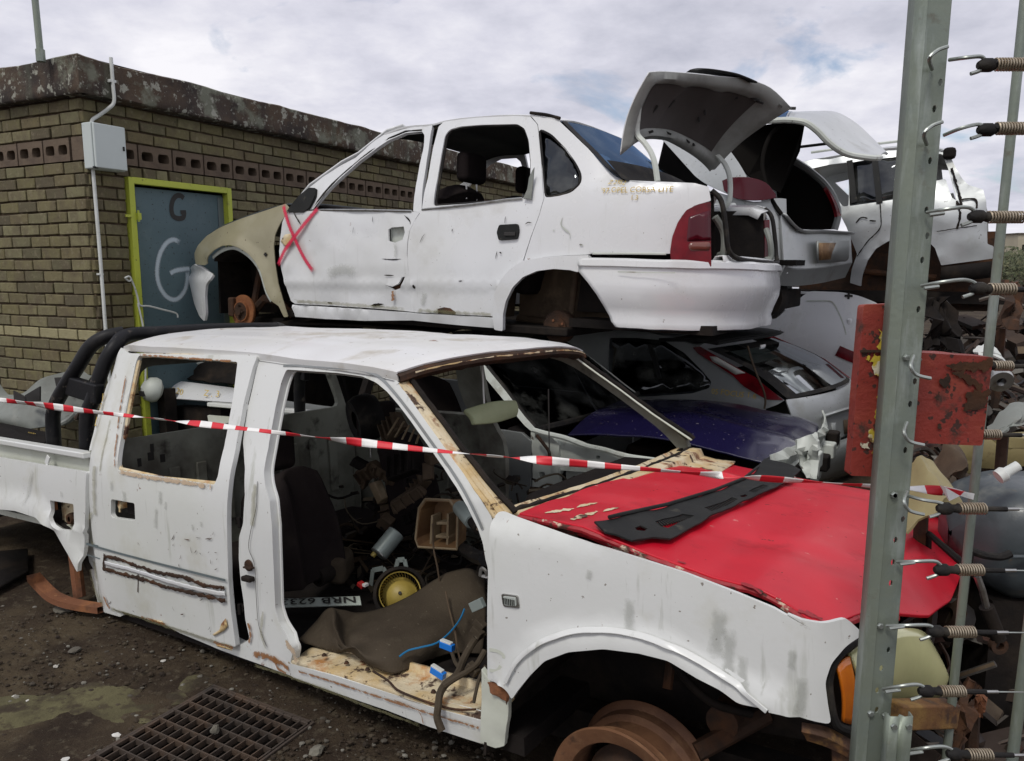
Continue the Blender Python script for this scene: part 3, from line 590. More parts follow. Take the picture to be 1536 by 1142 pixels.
# door with frame
fr = MB(); w = .048
fr.box((D0 + w / 2 - .01, -.012, DZ / 2), (w, .06, DZ)); fr.box((D1 - w / 2 + .006, -.012, DZ / 2), (w, .06, DZ)); fr.box(((D0 + D1) / 2, -.012, DZ - w / 2 + .002), (D1 - D0 - 2 * w + .03, .056, w))
door = MB().box(((D0 + D1) / 2 + .02, .035, DZ / 2 - .03), (D1 - D0 - 2 * w - .035, .03, DZ - .065)).build('door', M['teal'], bl, smooth=False, bevel=.003)
fr.build('door_frame', M['lime'], door, smooth=False, bevel=.003)
hn = MB()
for zz in (BF.loc(200, 325, 0)[1],):
    hn.box((D0 + w + .004, -.05, zz), (.03, .02, .05)); hn.box((D0 - .03, -.04, zz), (.05, .012, .02)); hn.tube([(D0 + w, -.05, zz - .04), (D0 + w, -.05, zz + .045)], .009)
hn.build('hinge', M['lime'], door, smooth=False, bevel=.002)
xs = BF.loc(327, 330, .02)[0]
MB().box((xs + .045, .0165, DZ / 2 - .03), (.085, .006, DZ - .10)).build('door_edge_strip', M['tealstrip'], door, smooth=False, bevel=.002)
BD = lambda s, z: .02
def dstroke(name, m, pts, w, b=.02): 
    q = [BF.loc(x, y, b) for x, y in pts]; return stroke(name, door, m, q, w, lambda s, z: b, .003)
dstroke('painted_letter', M['spraywhite'], A2(1030, 95, 990, 75, 945, 100, 910, 165, 895, 260, 910, 340, 945, 395, 990, 418, 1030, 400, 1060, 350, 1070, 280, 1066, 248), .055)
dstroke('painted_letter', M['spraywhite'], A2(968, 270, 1010, 250, 1085, 240), .055)
mb = MB()
ribbon(mb, [BF.loc(x, y, .02) for x, y in A1(1048, 905, 1030, 890, 1005, 893, 985, 920, 978, 965, 988, 1005, 1015, 1020, 1045, 1015, 1052, 985)], .040, lambda s, z: .02, .003)
ribbon(mb, [BF.loc(x, y, .02) for x, y in A1(1030, 985, 1062, 985)], .034, lambda s, z: .02, .0034, smooth=False)
mb.build('painted_letter', M['ink'], door, fix=False)
# electrical box, conduit, mast
q0 = BF.at(121, 184, -.10); q1 = BF.at(192, 250, -.10)
bx0 = BF.at(138, 182, -.13); bx1 = BF.at(192, 258, -.13); bw = bx1.x - bx0.x; bh = bx0.z - bx1.z
bt = thing('electrical_box', 'pale grey electrical box on the corner of the brick wall', 'electrical box', BF.M @ Matrix.Translation((bx0.x + bw / 2, -.07, bx1.z)))
MB().box((0, .012, bh / 2), (bw, .10, bh)).build('case', M['boxgrey'], bt, smooth=False, bevel=.008)
MB().box((.002, -.052, bh / 2), (bw * .97, .022, bh * .97)).build('lid', M['boxgrey'], bt, smooth=False, bevel=.007)
mb = MB(); mb.box((bw * .40, -.065, bh * .5), (.012, .01, .03)); mb.box((-bw * .46, -.045, bh * .02), (.03, .02, .012)); mb.build('latch', M['blackplastic'], bt, smooth=False)
cx_ = BF.at(143, 300, -.03)
cd = thing('conduit_pipe', 'thin white conduit pipe running from roof edge past the electrical box', 'conduit', BF.M @ Matrix.Translation((cx_.x, -.03, 0)))
xr = BF.at(171, 140, -.15).x - cx_.x
up = catmull([(xr, -.115, 3.14), (xr, -.115, 2.95), (xr, -.113, 2.84), (xr - .03, -.09, 2.79), (.06, -.02, 2.74), (.02, 0, 2.70), (.012, 0, 2.62), (.012, 0, bx0.z - .01)], 5)
MB().tube(up, .0125, 10).build('upper_pipe', M['conduit'], cd)
MB().tube([(0, 0, 0), (0, 0, 1.0), (.003, 0, 1.7), (0, 0, bx1.z + .01)], .0125, 10).build('lower_pipe', M['conduit'], cd)
mb = MB(); mb.box((xr, -.105, 2.98), (.05, .035, .02)); mb.box((.0, .012, 1.62), (.035, .035, .014)); mb.build('saddle_clip', M['conduit'], cd, smooth=False, bevel=.002)
mp_ = gnd(62, 88, 3.10); mq = BF.I @ mp_
tm = thing('roof_mast', 'thin grey metal mast rising from the roof slab into the sky', 'mast', BF.M @ Matrix.Translation((.35, .72, 3.108)))
qq = BF.hit(61, 86, 2, 3.108); tm.matrix_world = BF.M @ Matrix.Translation(qq)
mb = MB(); mb.tube([(0, 0, 0), (-.02, 0, 1.6)], .022, 10); mb.build('pole', M['galv'], tm); MB().tube([(0, 0, -.03), (0, 0, .05)], .03, 10).build('socket', M['galv'], tm)
# loose cable at the door frame
q = [BF.at(x, y, -.07) for x, y in A2(712, 295, 735, 285, 750, 300, 738, 312, 720, 300)] 
q2 = [BF.at(x, y, -.06) for x, y in A2(745, 290, 770, 350, 785, 400, 800, 450, 850, 455, 930, 475, 1005, 495, 1015, 520)]
q3 = [BF.at(x, y, -.06) for x, y in A2(788, 440, 800, 490, 815, 560, 825, 640, 832, 760, 830, 900)]
tcable = thing('loose_cable', 'loose pale cable dangling from the yellow-green door frame', 'cable', BF.M)
mb = MB()
for qx in (q, q2, q3): mb.tube(catmull(qx, 4), .007, 6)
mb.build('cable', M['conduit'], tcable)
# ------------------------------------------------------------------ white double-cab pickup (s forward, b away from the camera side, z up)
T = Fr((.25, 1.96, .293), -34, -4.1, -2)
WT = 1.66
def sp(x): return math.log1p(math.exp(max(-30, min(30, x))))
def sstep(a, b, x): x = max(0, min(1, (x - a) / (b - a))); return x * x * (3 - 2 * x)
def BT0(s, z): return .016 * ((z - .40) / .38) ** 2 * (1 if z < .8 else (.38 / (z - .40 + 1e-6)) ** 2 if z > .78 else 1) + .36 * .045 * sp((z - .68) / .045)
arch = T.trs(B7(110, 930, 130, 900, 170, 850, 220, 800, 300, 770, 420, 760, 540, 775, 640, 800, 740, 860, 820, 900, 880, 945, 985, 967), BT0)
archn = np.array([tuple(p) for p in resample(arch, .02)])
barch = T.trs(PX(124, 857, 110, 830, 90, 795, 60, 775, 30, 765, 0, 762), BT0); bc = barch[-1]
barch = barch + [(2 * bc[0] - 2 * (.0) - p[0] - .06, p[1]) for p in barch[::-1]]
barchn = np.array([tuple(p) for p in resample(barch, .02)])
def BT(s, z):
    b = BT0(s, z)
    if s > -.6: d = math.sqrt(((archn - (s, z)) ** 2).sum(1).min()); b -= .020 * (1 - sstep(.050, .072, d))
    elif s < -2.65: d = math.sqrt(((barchn - (s, z)) ** 2).sum(1).min()); b -= .022 * (1 - sstep(.050, .085, d))
    return b
TR = thing('pickup_truck', 'stripped white double-cab pickup with red bonnet, missing front door and wheels', 'pickup truck', T.M)
tw, ti, trs = M['truck_white'], M['truck_inner'], lambda p, B=BT0: T.trs(p, B)
# rear door
dl = [(735, 190), (690, 380), (640, 570), (600, 720), (572, 850), (563, 1000)]
left = B1(*[c for p in dl for c in p]) + B2(563, 500, 575, 660, 600, 780, 640, 885)
dout = left + B2(820, 938, 1000, 998, 1250, 1078, 1350, 1108, 1320, 900, 1305, 720, 1300, 500, 1300, 300) + B1(1310, 950, 1340, 800, 1370, 640, 1400, 480, 1450, 280, 1478, 205)
win = B1(795, 205, 1365, 240, 1340, 440, 1300, 660, 1250, 890, 1228, 942, 675, 857, 700, 660, 740, 430, 780, 240)
hnd = B2(640, 262, 775, 285, 778, 385, 650, 368, 638, 350)
rd = panel('rear_door', TR, tw, trs(dout), lambda s, z: BT(s, z) - .004, [trs(win), trs(hnd)], t=.022, r=.012, hr=.012, dent=.005, bevel=.0022)
mbx = MB(); wl = [(*p, 0) for p in trs(win)]
mbx.tube([(p[0], BT(p[0], p[1]) + .014, p[1]) for p in catmull(wl, 2, True)] + [(wl[0][0], BT(wl[0][0], wl[0][1]) + .014, wl[0][1])], .011, 6, cap=False); mbx.build('window_seal', M['rustcream'], rd)
mb = MB(); ribbon(mb, trs(B2(505, 515, 700, 570, 900, 622, 1100, 672, 1303, 722)), .010, BT, .0115, smooth=False); mb.build('trim_groove', M['tealstrip'], rd, fix=False)
for pts in (B2(608, 585, 690, 600, 800, 640, 900, 672, 1060, 705, 1180, 748, 1295, 766), B2(602, 655, 700, 682, 830, 716, 980, 765, 1100, 790, 1300, 838)):
    mb = MB(); ribbon(mb, trs(pts), .014, BT, .0100, jit=1.1, step=.005); mb.build('adhesive_strip', M['dkrust'], rd, fix=False, solid=.004)
for pts, w in ((B2(612, 578, 604, 615, 602, 660), .018), (B2(790, 640, 800, 700, 798, 790), .006), (B2(1275, 770, 1268, 812), .008)):
    mb = MB(); ribbon(mb, trs(pts), w, BT, .0095, jit=.7, step=.006); mb.build('adhesive_strip', M['dkrust'], rd, fix=False)
mb = MB(); ribbon(mb, trs(B2(612, 622, 800, 672, 1000, 735, 1200, 785, 1298, 800)), .020, BT, .0095, jit=.3); mb.build('moulding_ridge', M['white'], rd, fix=False, solid=.003)
# rear handle recess
hc = T.trs(B2(708, 325), BT0)[0]
mb = MB(); mb.box((hc[0], .075, hc[1]), (.085, .07, .055)); mb.build('handle_recess', M['interior'], rd, smooth=False)
mb = MB(); h0 = T.trs(B2(660, 305), BT0)[0]; mb.lathe([(.0, 0), (.014, 0), (.017, .01), (.017, .04)], (h0[0], .018, h0[1]), (0, 1, 0), 12); mb.bar((h0[0], .02, h0[1] - .03), (h0[0], .02, h0[1] + .03), .012, .006); mb.build('latch', M['rustcream'], rd)
# cab corner behind the door
lc = B1(690, 158, 650, 250, 610, 370, 580, 470, 550, 580, 520, 700, 500, 800, 492, 870, 490, 1000) + B2(493, 400, 497, 500, 520, 680, 560, 860, 600, 910, 690, 935, 642, 886)
BCC = lambda s, z: BT0(s, z) + .05 * sstep(.12, 0, s + 2.80)
cabc = panel('cab_corner', TR, tw, trs(lc, BCC) + trs(left[::-1]), BCC, t=.02, r=.006, dent=.003, bevel=.004)
mb = MB(); ribbon(mb, trs(B2(500, 515, 540, 524, 566, 531)), .010, BT, .004, smooth=False); ribbon(mb, trs(B2(503, 580, 540, 590, 575, 602)), .006, BT, .004, smooth=False); mb.build('trim_groove', M['tealstrip'], cabc, fix=False)
# cab side frame: B pillar, roof rail, A pillar and sill around the missing front door
fo_ = PX(388, 533, 450, 538, 500, 541) + B4(640, 20, 760, 62, 832, 132, 900, 230, 1000, 370, 1100, 510, 1200, 650, 1300, 800, 1360, 900, 1372, 980) + PX(742, 830, 744, 1000, 742, 1122, 643, 1091, 577, 1065, 520, 1045, 436, 1014, 330, 975, 270, 950, 225, 925, 300, 938, 362, 968) + B2(1425, 1060, 1402, 950, 1392, 850, 1376, 750, 1362, 600, 1362, 480, 1386, 400, 1392, 300) + B1(1397, 1000, 1400, 850, 1388, 700, 1402, 560, 1440, 400, 1480, 230)
hole = B4(190, 55, 300, 62, 480, 75, 620, 95, 700, 130, 760, 180, 830, 260, 900, 350, 1000, 490, 1090, 620, 1160, 730, 1220, 840, 1280, 960, 1310, 1050, 1325, 1142) + B5(1255, 260, 1258, 500, 1258, 830, 1258, 1085, 980, 1012, 700, 920, 450, 838, 205, 765, 212, 700, 185, 630, 140, 560, 115, 480, 110, 300, 104, 130) + B4(108, 950, 95, 800, 70, 720, 62, 640, 75, 560, 100, 420, 130, 260, 160, 130)
BFR = lambda s, z: BT0(s, z) + .012 + .018 * sstep(.0, .5, 0 if s > -1.35 else (.7 - abs(z - .45)))
hl_ = T.trs(hole, BFR)
panel('cab_side_frame', TR, tw, T.trs(fo_, BFR), BFR, [hl_], t=.035, r=.01, hr=.012, dent=.004, bevel=.003)
# inner steps along the door opening (pressed flanges)
panel('pillar_gap', TR, M['dark'], T.trs(B1(1470, 260, 1400, 560, 1350, 900) + B2(1290, 300, 1295, 720, 1340, 1100, 1440, 1100, 1420, 600, 1430, 300) + B1(1450, 800), BT0), lambda s, z: BT0(s, z) + .07, t=.01, res=.08)  # dark inset sheet paints the shade of the gap beside the pillar
for k, (off, rr, mt) in enumerate(((.034, .006, tw),)):
    hc_ = np.mean(np.array(hl_), 0); q = [(p[0] + (hc_[0] - p[0]) * .012 * (k + 1), BFR(*p) + off, p[1] + (hc_[1] - p[1]) * .012 * (k + 1)) for p in rnd(hl_, .02)]
    MB().tube(q + [q[0]], rr, 6, cap=False).build('door_flange', mt, TR)
# sill plate: ledge with rust, bolts
sb = T.trs(B5(1262, 1095, 980, 1016, 700, 924, 450, 842, 195, 765), BFR); sbc = [Vector((p[0], 0, p[1])) for p in resample([(*p, 0) for p in sb], .03)] if False else [Vector((p.x, 0, p.y)) for p in resample([Vector((*p, 0)) for p in sb], .03)]
G = []
for b, dz in ((.012, 0), (.016, .012), (.05, .018), (.075, .012), (.10, .016), (.15, .020), (.16, .045), (.17, .045)):
    G.append([(p.x, b + .02, p.z + dz + .004 * fbm((p.x * 8, b * 20, 1))) for p in sbc])
sp_ = MB().grid(G).build('sill_plate', M['rustcream'], TR, solid=.006)
for (x, y) in B5((380), 738, 612, 815, 500, 780, 965, 935):
    q = T.at(x, y, .09); MB().lathe([(0, .004), (.006, .004), (.008, 0), (.010, -.004)], (q.x, q.y, q.z + .012), (0, 0, 1), 10).build('bolt', M['dkrust'], sp_)
# A-pillar screen flange, both sides
inn = B4(832, 132, 900, 230, 1000, 370, 1100, 510, 1200, 650, 1300, 800, 1366, 905); out = B4(872, 108, 962, 232, 1062, 362, 1162, 500, 1262, 632, 1375, 770, 1475, 880)
BX = lambda s, z: BT0(s, z) + .055
ci = [Vector((*p, 0)) for p in T.trs(inn, BFR)]; co = [Vector((*p, 0)) for p in T.trs(out, BX)]
ci = catmull(ci, 5); co = catmull(co, 5)
for farside in (0, 1):
    G = []
    for k, (q, lift) in enumerate(((0, 0), (.18, -.006), (.35, .002), (.5, -.008), (.7, .004), (.86, -.004), (1, .006), (1.02, .03))):
        row = []
        for a, c in zip(ci, co):
            p = a.lerp(c, min(q, 1)); b = (BFR(a.x, a.y) * (1 - q) + BX(c.x, c.y) * q) + lift + .003 * fbm((p.x * 12, p.y * 12, k)); row.append((p.x, WT - b if farside else b, p.y))
        G.append(row)
    MB().grid(G, flip=bool(farside)).build('windscreen_pillar', M['truck_inner'] if farside else M['rustcream'], TR, solid=.006)
    MB().tube([(c.x + .006, (WT - BX(c.x, c.y) - .012) if farside else BX(c.x, c.y) + .012, c.y + .005 + .004 * fbm((c.x * 30, c.y * 30, 2))) for c in co], .010, 6).build('windscreen_rubber', M['dark'], TR)
# far side of the cab
panel('cab_side_frame', TR, M['grimytrim'], T.trs(fo_, BFR), BFR, [hl_], t=.035, r=.01, hr=.012, far=WT, res=.08)
panel('rear_door', TR, M['grimytrim'], [(-2.62, -.03), (-1.62, -.03), (-1.55, .5), (-1.62, .74), (-2.62, .76)], BT0, [[(-2.5, .52), (-2.44, .52), (-2.44, .60), (-2.5, .60)], [(-2.4, .50), (-2.36, .50), (-2.36, .58), (-2.4, .58)], [(-2.56, .56), (-2.54, .56), (-2.54, .585), (-2.56, .585)]], t=.03, far=WT, res=.07, hr=.006)
for k in range(8): MB().box((-2.55 + .12 * k, WT - .075, .22), (.05, .012, .40)).build('door_rib', M['grimytrim'], TR, bevel=.006)
panel('cab_corner', TR, M['interior'], [(-2.74, -.03), (-2.62, -.03), (-2.60, .7), (-2.56, 1.15), (-2.64, 1.2), (-2.72, .75)], BT0, t=.02, far=WT, res=.1)
# roof
gut = [Vector((*p, 0)) for p in trs(PX(186, 517, 215, 519, 300, 524, 390, 530, 450, 538, 500, 542, 560, 550, 596, 558))]
gut = catmull(gut, 5); K = len(gut); G = []; Gh = []
for i, p in enumerate(gut):
    row = []; rowh = []; u = i / (K - 1); b0 = BT0(p.x, p.y) - .004
    for j in range(45):
        q = j / 44; w = 1 - abs(2 * q - 1) ** 3.2; s = p.x + (.085 * (1 - (2 * q - 1) ** 2)) * sstep(.6, 1, u) - .03 * w * sstep(.2, 0, u)
        b = b0 + (WT - 2 * b0) * q; z = p.y + .062 * w - .018 * sstep(.93, 1, u) * w + .012 * sstep(0, .06, u) - .012
        rib = sum(math.exp(-((b - c) / .016) ** 2) for c in (.42, .63, .84, 1.05, 1.26)); z += .006 * rib * sstep(.08, .14, u) * sstep(.86, .80, u)
        z += .004 * fbm((s * 3, b * 3, 8)); row.append((s, b, z)); rowh.append((s * .985 - .03, b, z - .045 if 0 < j < 44 else z - .03))
    row = [(row[0][0], row[0][1] + .006, row[0][2] - .034)] + row + [(row[-1][0], row[-1][1] - .006, row[-1][2] - .034)]
    G.append(row); Gh.append(rowh)
G = [[(a - .004, b, c - .03) for a, b, c in G[0]]] + G
MB().grid(G, flip=True).build('roof', M['truck_roof'], TR, fix=False, ang=60, solid=.008, bevel=.003)
MB().grid(Gh, flip=False).build('headliner', M['interior'], TR, fix=False)
mb = MB(); fe = [Vector(p) for p in G[-1][1:-1]]
mb.grid([[(p.x - .004, p.y, p.z - .006 + .003 * fbm(p * 20)) for p in fe], [(p.x + .014, p.y, p.z - .016 + .004 * fbm(p * 24)) for p in fe], [(p.x + .016, p.y, p.z - .034) for p in fe], [(p.x - .012, p.y, p.z - .052 + .004 * fbm(p * 30)) for p in fe], [(p.x - .05, p.y, p.z - .05) for p in fe]])
mb.build('windscreen_header', M['dkrust'], TR)
mb = MB(); mb.grid([[(p.x + .018, p.y, p.z - .017 + .004 * fbm(p * 24)) for p in fe[2:-1]], [(p.x + .019, p.y, p.z - .022 - .004 * fbm(p * 40)) for p in fe[2:-1]]]); mb.build('header_paint_flake', M['rustcream'], TR)
# rear roof edge drip rail + inner mirror stalk
# cowl
p0 = T.at(752, 772, .09); p1 = Vector((p0.x + .02, WT - .06, p0.z - .035))
G = []
for ds, dz in ((-.10, -.06), (-.085, -.015), (-.05, .0), (-.035, -.012), (0, -.014), (.02, .004), (.06, .0), (.075, -.03), (.13, -.04), (.22, -.05)):
    row = []
    for j in range(41):
        q = j / 40; p = p0.lerp(p1, q); w = 1 - (2 * q - 1) ** 2
        row.append((p.x + ds + .07 * w, p.y, p.z + dz + .006 * fbm((p.x * 3 + ds * 30, p.y * 9, 1)) + .012 * w))
    G.append(row)
MB().grid(G).build('cowl', M['rustcream'], TR, solid=.006)
mb = MB(); mb.tube([(p[0] + .01, p[1], p[2] + .012 + .006 * fbm((p[1] * 20, 1, 1))) for p in G[4]], .012, 6); mb.build('windscreen_rubber', M['dark'], TR)
# near front wing
fout = B7(26, 860, 25, 700, 28, 500, 33, 400, 40, 322, 60, 292, 82, 288, 130, 308, 250, 350, 450, 420, 700, 500, 880, 570, 1000, 620, 1130, 690) + B8(100, 592, 160, 617, 250, 632, 330, 612, 395, 672, 330, 715, 275, 780, 252, 850, 262, 930, 275, 1005, 100, 975, 40, 962) + B7(985, 967, 880, 945, 820, 900, 740, 860, 640, 800, 540, 775, 420, 760, 300, 770, 220, 800, 170, 850, 130, 900, 108, 932, 95, 905, 72, 885, 40, 868)
def BW(s, z): return BT(s, z) - .006 + .10 * sstep(.50, .72, s) ** 2 + .05 * sstep(.62, .72, z) * (s < 2)
fw = panel('front_wing', TR, tw, T.trs(fout, BW), BW, t=.012, r=.012, res=.035, dent=.003, bevel=.003)
panel('front_wing', TR, tw, [(-.38, .10), (-.30, .30), (.1, .36), (.45, .25), (.62, .22), (.62, .36), (.4, .42), (-.38, .46)], BT0, t=.012, res=.1, far=WT)
q = T.trs(B7(75, 568, 132, 575, 138, 618, 82, 612), BW)
mk = panel('side_marker', fw, M['chrome'], q, lambda s, z: BW(s, z) - .006, t=.012, r=.008, res=.03, bres=.008)
qc = [((p[0] - sum(a[0] for a in q) / 4) * .74 + sum(a[0] for a in q) / 4, (p[1] - sum(a[1] for a in q) / 4) * .7 + sum(a[1] for a in q) / 4) for p in q]
panel('marker_lens', fw, M['marker'], qc, lambda s, z: BW(s, z) - .010, t=.006, r=.006, res=.03, bres=.008)
mb = MB()
for i in range(7):
    x = qc[0][0] + (qc[1][0] - qc[0][0]) * (i + .5) / 7; mb.bar((x, BW(x, qc[0][1]) - .0105, qc[3][1] + .004), (x, BW(x, qc[0][1]) - .0105, qc[0][1] - .004), .003, .003)
tag(mb.build('lens_rib', M['blackplastic'], fw, smooth=False), kind='stuff')
for pts in (B7(34, 760, 60, 765, 80, 778, 82, 790), B7(34, 830, 60, 832, 72, 815)):
    mb = MB(); ribbon(mb, T.trs(pts, BW), .011, BW, .003); mb.build('pressing', ti, fw, fix=False)
# rust hole and lower sill end
q = T.trs(B7(26, 872, 66, 872, 100, 908, 98, 938, 74, 930, 40, 905), BT0); panel('rusted_patch', TR, M['rust'], q, lambda s, z: BT0(s, z) - .004 + .01 * fbm((s * 30, z * 30, 1)), t=.004, res=.02, bres=.01)
q = T.trs(B7(0, 830, 34, 880, 94, 935, 92, 1000, 78, 1095, 50, 1100, 0, 1080), BT0); panel('sill_end', TR, M['truck_inner'], q, lambda s, z: BT0(s, z) + .004, t=.02, res=.03, dent=.006, ds=12)
# bonnet (red, sits loose)
ne = [Vector((a, .06, b)) for a, b in ((-.286, .680), (-.062, .664), (.154, .610), (.314, .577), (.423, .569), (.475, .552), (.590, .516), (.80, .440))]
fe_ = [Vector((a, 1.6, b)) for a, b in ((-.232, .567), (.095, .527), (.494, .487), (.663, .445), (.77, .38), (.83, .34))]
def lin(P, s):
    for a, b in zip(P, P[1:]):
        if s <= b.x: return a.z + (b.z - a.z) * (s - a.x) / (b.x - a.x)
    return P[-1].z
fs = [(.06, .590), (.16, .605), (.28, .645), (.34, .700), (.44, .765), (.64, .800), (.9, .805), (1.3, .795), (1.6, .765)]
def sf(b):
    for (b0, s0), (b1, s1) in zip(fs, fs[1:]):
        if b <= b1: return s0 + (s1 - s0) * (b - b0) / (b1 - b0)
    return fs[-1][1]
def hoodz(s, b):
    v = (b - .06) / 1.54; z = lin(ne, s) * (1 - v) + lin(fe_, s) * v
    z += .030 * (1 - abs(2 * v - 1) ** 2.4)
    for c in (.36, 1.30): z -= .007 * sstep(.10, 0, abs(b - c - .12 * s)) * (1 if s < .7 else .3)
    u = (s + .28) / (sf(min(1.6, max(.06, b))) + .28); z -= .030 * sstep(.86, 1.02, u)
    return z + .004 * fbm((s * 2.5, b * 2.5, 6))
G = []
NB, NS = 60, 44
for i in range(NS + 1):
    row = []
    for j in range(NB + 1):
        b = .06 + 1.54 * j / NB; s0 = -.286 + .06 * j / NB; s1 = sf(b); s = s0 + (s1 - s0) * i / NS
        row.append((s, b, hoodz(s, b)))
    G.append(row)
hood = MB().grid(G, flip=True).build('bonnet', M['red'], TR, fix=False, ang=70, solid=.012, bevel=.004)
mb = MB(); edge_ = [Vector(r[0]) for r in G] + [Vector(p) for p in G[-1][1:12]]; edge_ = resample(edge_, .015)
mb.tube([(p.x, p.y - .003, p.z - .012 + .0015 * fbm(p * 60)) for p in edge_], [.0085 + .003 * fbm(p * 25) for p in edge_], 6); mb.build('bonnet_hem', M['redchip'], hood)
mb = MB(); mb.tube([(p.x, p.y + .012, p.z - .03) for p in edge_[:52]], .006, 6); mb.build('inner_hem', M['redchip'], hood)
# bleached patches where paint has gone
mb = MB()
def hoodat(px, py, lift=0):
    z = .6
    for _ in range(20):
        p = T.atz(px, py, z); z = .4 * z + .6 * (hoodz(p.x, p.y) + lift)
    return p
for a, b, w in (((222, 297), (320, 282), .022), ((312, 320), (400, 292), .030), ((330, 278), (400, 262), .014), ((420, 292), (474, 278), .012)):
    p, q = [hoodat(*B7(*k)[0]) for k in (a, b)]; G2 = []
    for i in range(25):
        u = i / 24; c = p.lerp(q, u); wd = w * math.sin(math.pi * min(1, max(0, .04 + .92 * u))) ** .6 * (1 + .8 * fbm((u * 6, w * 50, 2))); d = (q - p).normalized(); n_ = Vector((-d.y, d.x, 0)); row = []
        for k in range(5):
            x = c + n_ * wd * (k / 4 - .5) * (1 + .5 * fbm((u * 14, k, w * 90))); row.append((x.x, x.y, hoodz(x.x, x.y) + .0022))
        G2.append(row)
    mb.grid(G2, flip=False)
mb.build('bare_patch', M['rustcream'], hood, fix=False)
# wheel well, engine bay and under-body
mb = MB()
mb.add([(-.45, .50, -.12), (.62, .50, -.02), (.62, .42, .50), (-.40, .42, .56)], [(0, 1, 2, 3)])
mb.add([(-.42, .02, -.1), (-.42, 1.6, -.1), (-.38, 1.6, .62), (-.38, .1, .60)], [(0, 1, 2, 3)])
mb.build('inner_wing', M['dark'], TR, smooth=False, solid=.01)
mb = MB(); mb.box((.2, .8, .18), (.6, .5, .5)); mb.box((.25, .55, .3), (.3, .3, .25)); mb.tube(catmull([(.0, .45, .25), (.1, .3, .2), (.2, .32, .10), (.3, .4, .05)], 4), .014); mb.build('engine_remains', M['dark'], TR, bevel=.02)
mb = MB(); mb.tube([(.05, .47, .22), (.06, .36, .17), (.06, .33, .10)], .016); mb.tube([(.16, .30, -.06), (.32, .48, .02)], .03); mb.lathe([(.0, 0), (.05, 0), (.05, .1), (.0, .1)], (.22, .36, .02), (0, 1, 0), 16); mb.build('suspension_arm', M['dkrust'], TR)
mb = MB(); mb.box((-1.45, .83, -.06), (2.3, 1.54, .06)); mb.build('floor_pan', M['interior'], TR, smooth=False)
mb = MB(); mb.box((-1.6, .42, -.14), (4.4, .09, .12)); mb.box((-1.6, 1.25, -.14), (4.4, .09, .12)); mb.build('chassis_rail', M['dark'], TR, smooth=False)
# front rim lying under the arch
rc = Vector((-.02, .12, -.195)); mb = MB()
mb.lathe([(.17, .02), (.205, .004), (.216, .0), (.219, .008), (.214, .016), (.202, .022), (.198, .045), (.200, .055), (.185, .066), (.178, .10), (.180, .13), (.196, .142), (.199, .17), (.214, .178), (.219, .186), (.214, .194), (.19, .19), (.165, .16), (.16, .08), (.165, .03), (.17, .02)], rc, (.05, 1, .0), 72); mb.v = [tuple(rc + (Vector(v) - rc) * 1.08) for v in mb.v]
rm = mb.build('wheel_rim', M['rustrim'], TR)
mb = MB(); mb.lathe([(.145, .10), (.12, .085), (.10, .065), (.06, .06), (.055, .03), (.03, .028), (.0, .028)], rc, (0, 1, 0), 40); mb.build('rim_disc', M['dkrust'], rm)
# headlight
def hgrid(cols, n=9, bulge=.02):
    G = []
    for b, tp, bt in cols:
        a = T.at(*tp, b); c = T.at(*bt, b); G.append([a.lerp(c, k / n) + Vector((bulge * math.sin(math.pi * k / n), -.3 * bulge * math.sin(math.pi * k / n), 0)) for k in range(n + 1)])
    C = [catmull([g[k] for g in G], 5) for k in range(n + 1)]
    return C
cols = [(.105, (1276, 980), (1289, 1086)), (.15, (1292, 968), (1300, 1084)), (.22, (1315, 955), (1318, 1074)), (.32, (1350, 943), (1348, 1058)), (.42, (1383, 946), (1387, 1051)), (.48, (1400, 966), (1412, 1045)), (.50, (1406, 990), (1416, 1030))]
hd = MB().grid(hgrid(cols)).build('headlight', M['lens'], TR, solid=.01)
acol = [(.05, (1257, 1000), (1266, 1084)), (.075, (1266, 990), (1276, 1087)), (.10, (1275, 985), (1287, 1087))]
MB().grid(hgrid(acol, bulge=.008)).build('indicator_lens', M['amber'], hd, solid=.008)
so_ = [T.at(x, y, b) for x, y, b in ((1300, 953, .16), (1275, 968, .10), (1253, 990, .05), (1243, 1020, .035), (1246, 1055, .035), (1253, 1084, .04), (1268, 1094, .06), (1290, 1096, .10))]
MB().tube(catmull(so_, 5), .011, 8).build('headlight_surround', M['rubber'], hd)
hb = T.at(1345, 1010, .45)
MB().box((hb.x - .14, hb.y + .02, hb.z), (.18, .5, .16)).build('headlight_bowl', M['dark'], hd, smooth=False)
# rusty bumper bracket and bar below the lamp
y0_ = [T.at(x, y, b) for x, y, b in ((1340, 1072, .16), (1426, 1070, .34))]
mb = MB(); mb.bar(y0_[0], y0_[1], .05, .062); mb.build('bumper_bar', M['yellowrust'], TR, smooth=False, bevel=.006)
G = []
for (a, b, c, d) in (((1203, 1083), (1210, 1112), .03, .03), ((1240, 1090), (1240, 1122), .05, .04), ((1275, 1108), (1275, 1140), .09, .07), ((1310, 1128), (1300, 1165), .15, .12)):
    p = T.at(*a, c); q = T.at(*b, d); G.append([p, p.lerp(q, .33) + Vector((.0, -.02, 0)), p.lerp(q, .66) + Vector((0, -.008, 0)), q])
MB().grid([catmull(list(k), 5) for k in zip(*G)]).build('bumper_bracket', M['yellowrust'], TR, solid=.008, bevel=.002)
mb = MB(); q = T.at(1270, 1130, .1); mb.box((q.x, q.y, q.z - .05), (.06, .05, .14)); mb.build('bracket_mount', M['yellowrust'], TR, smooth=False, bevel=.004)
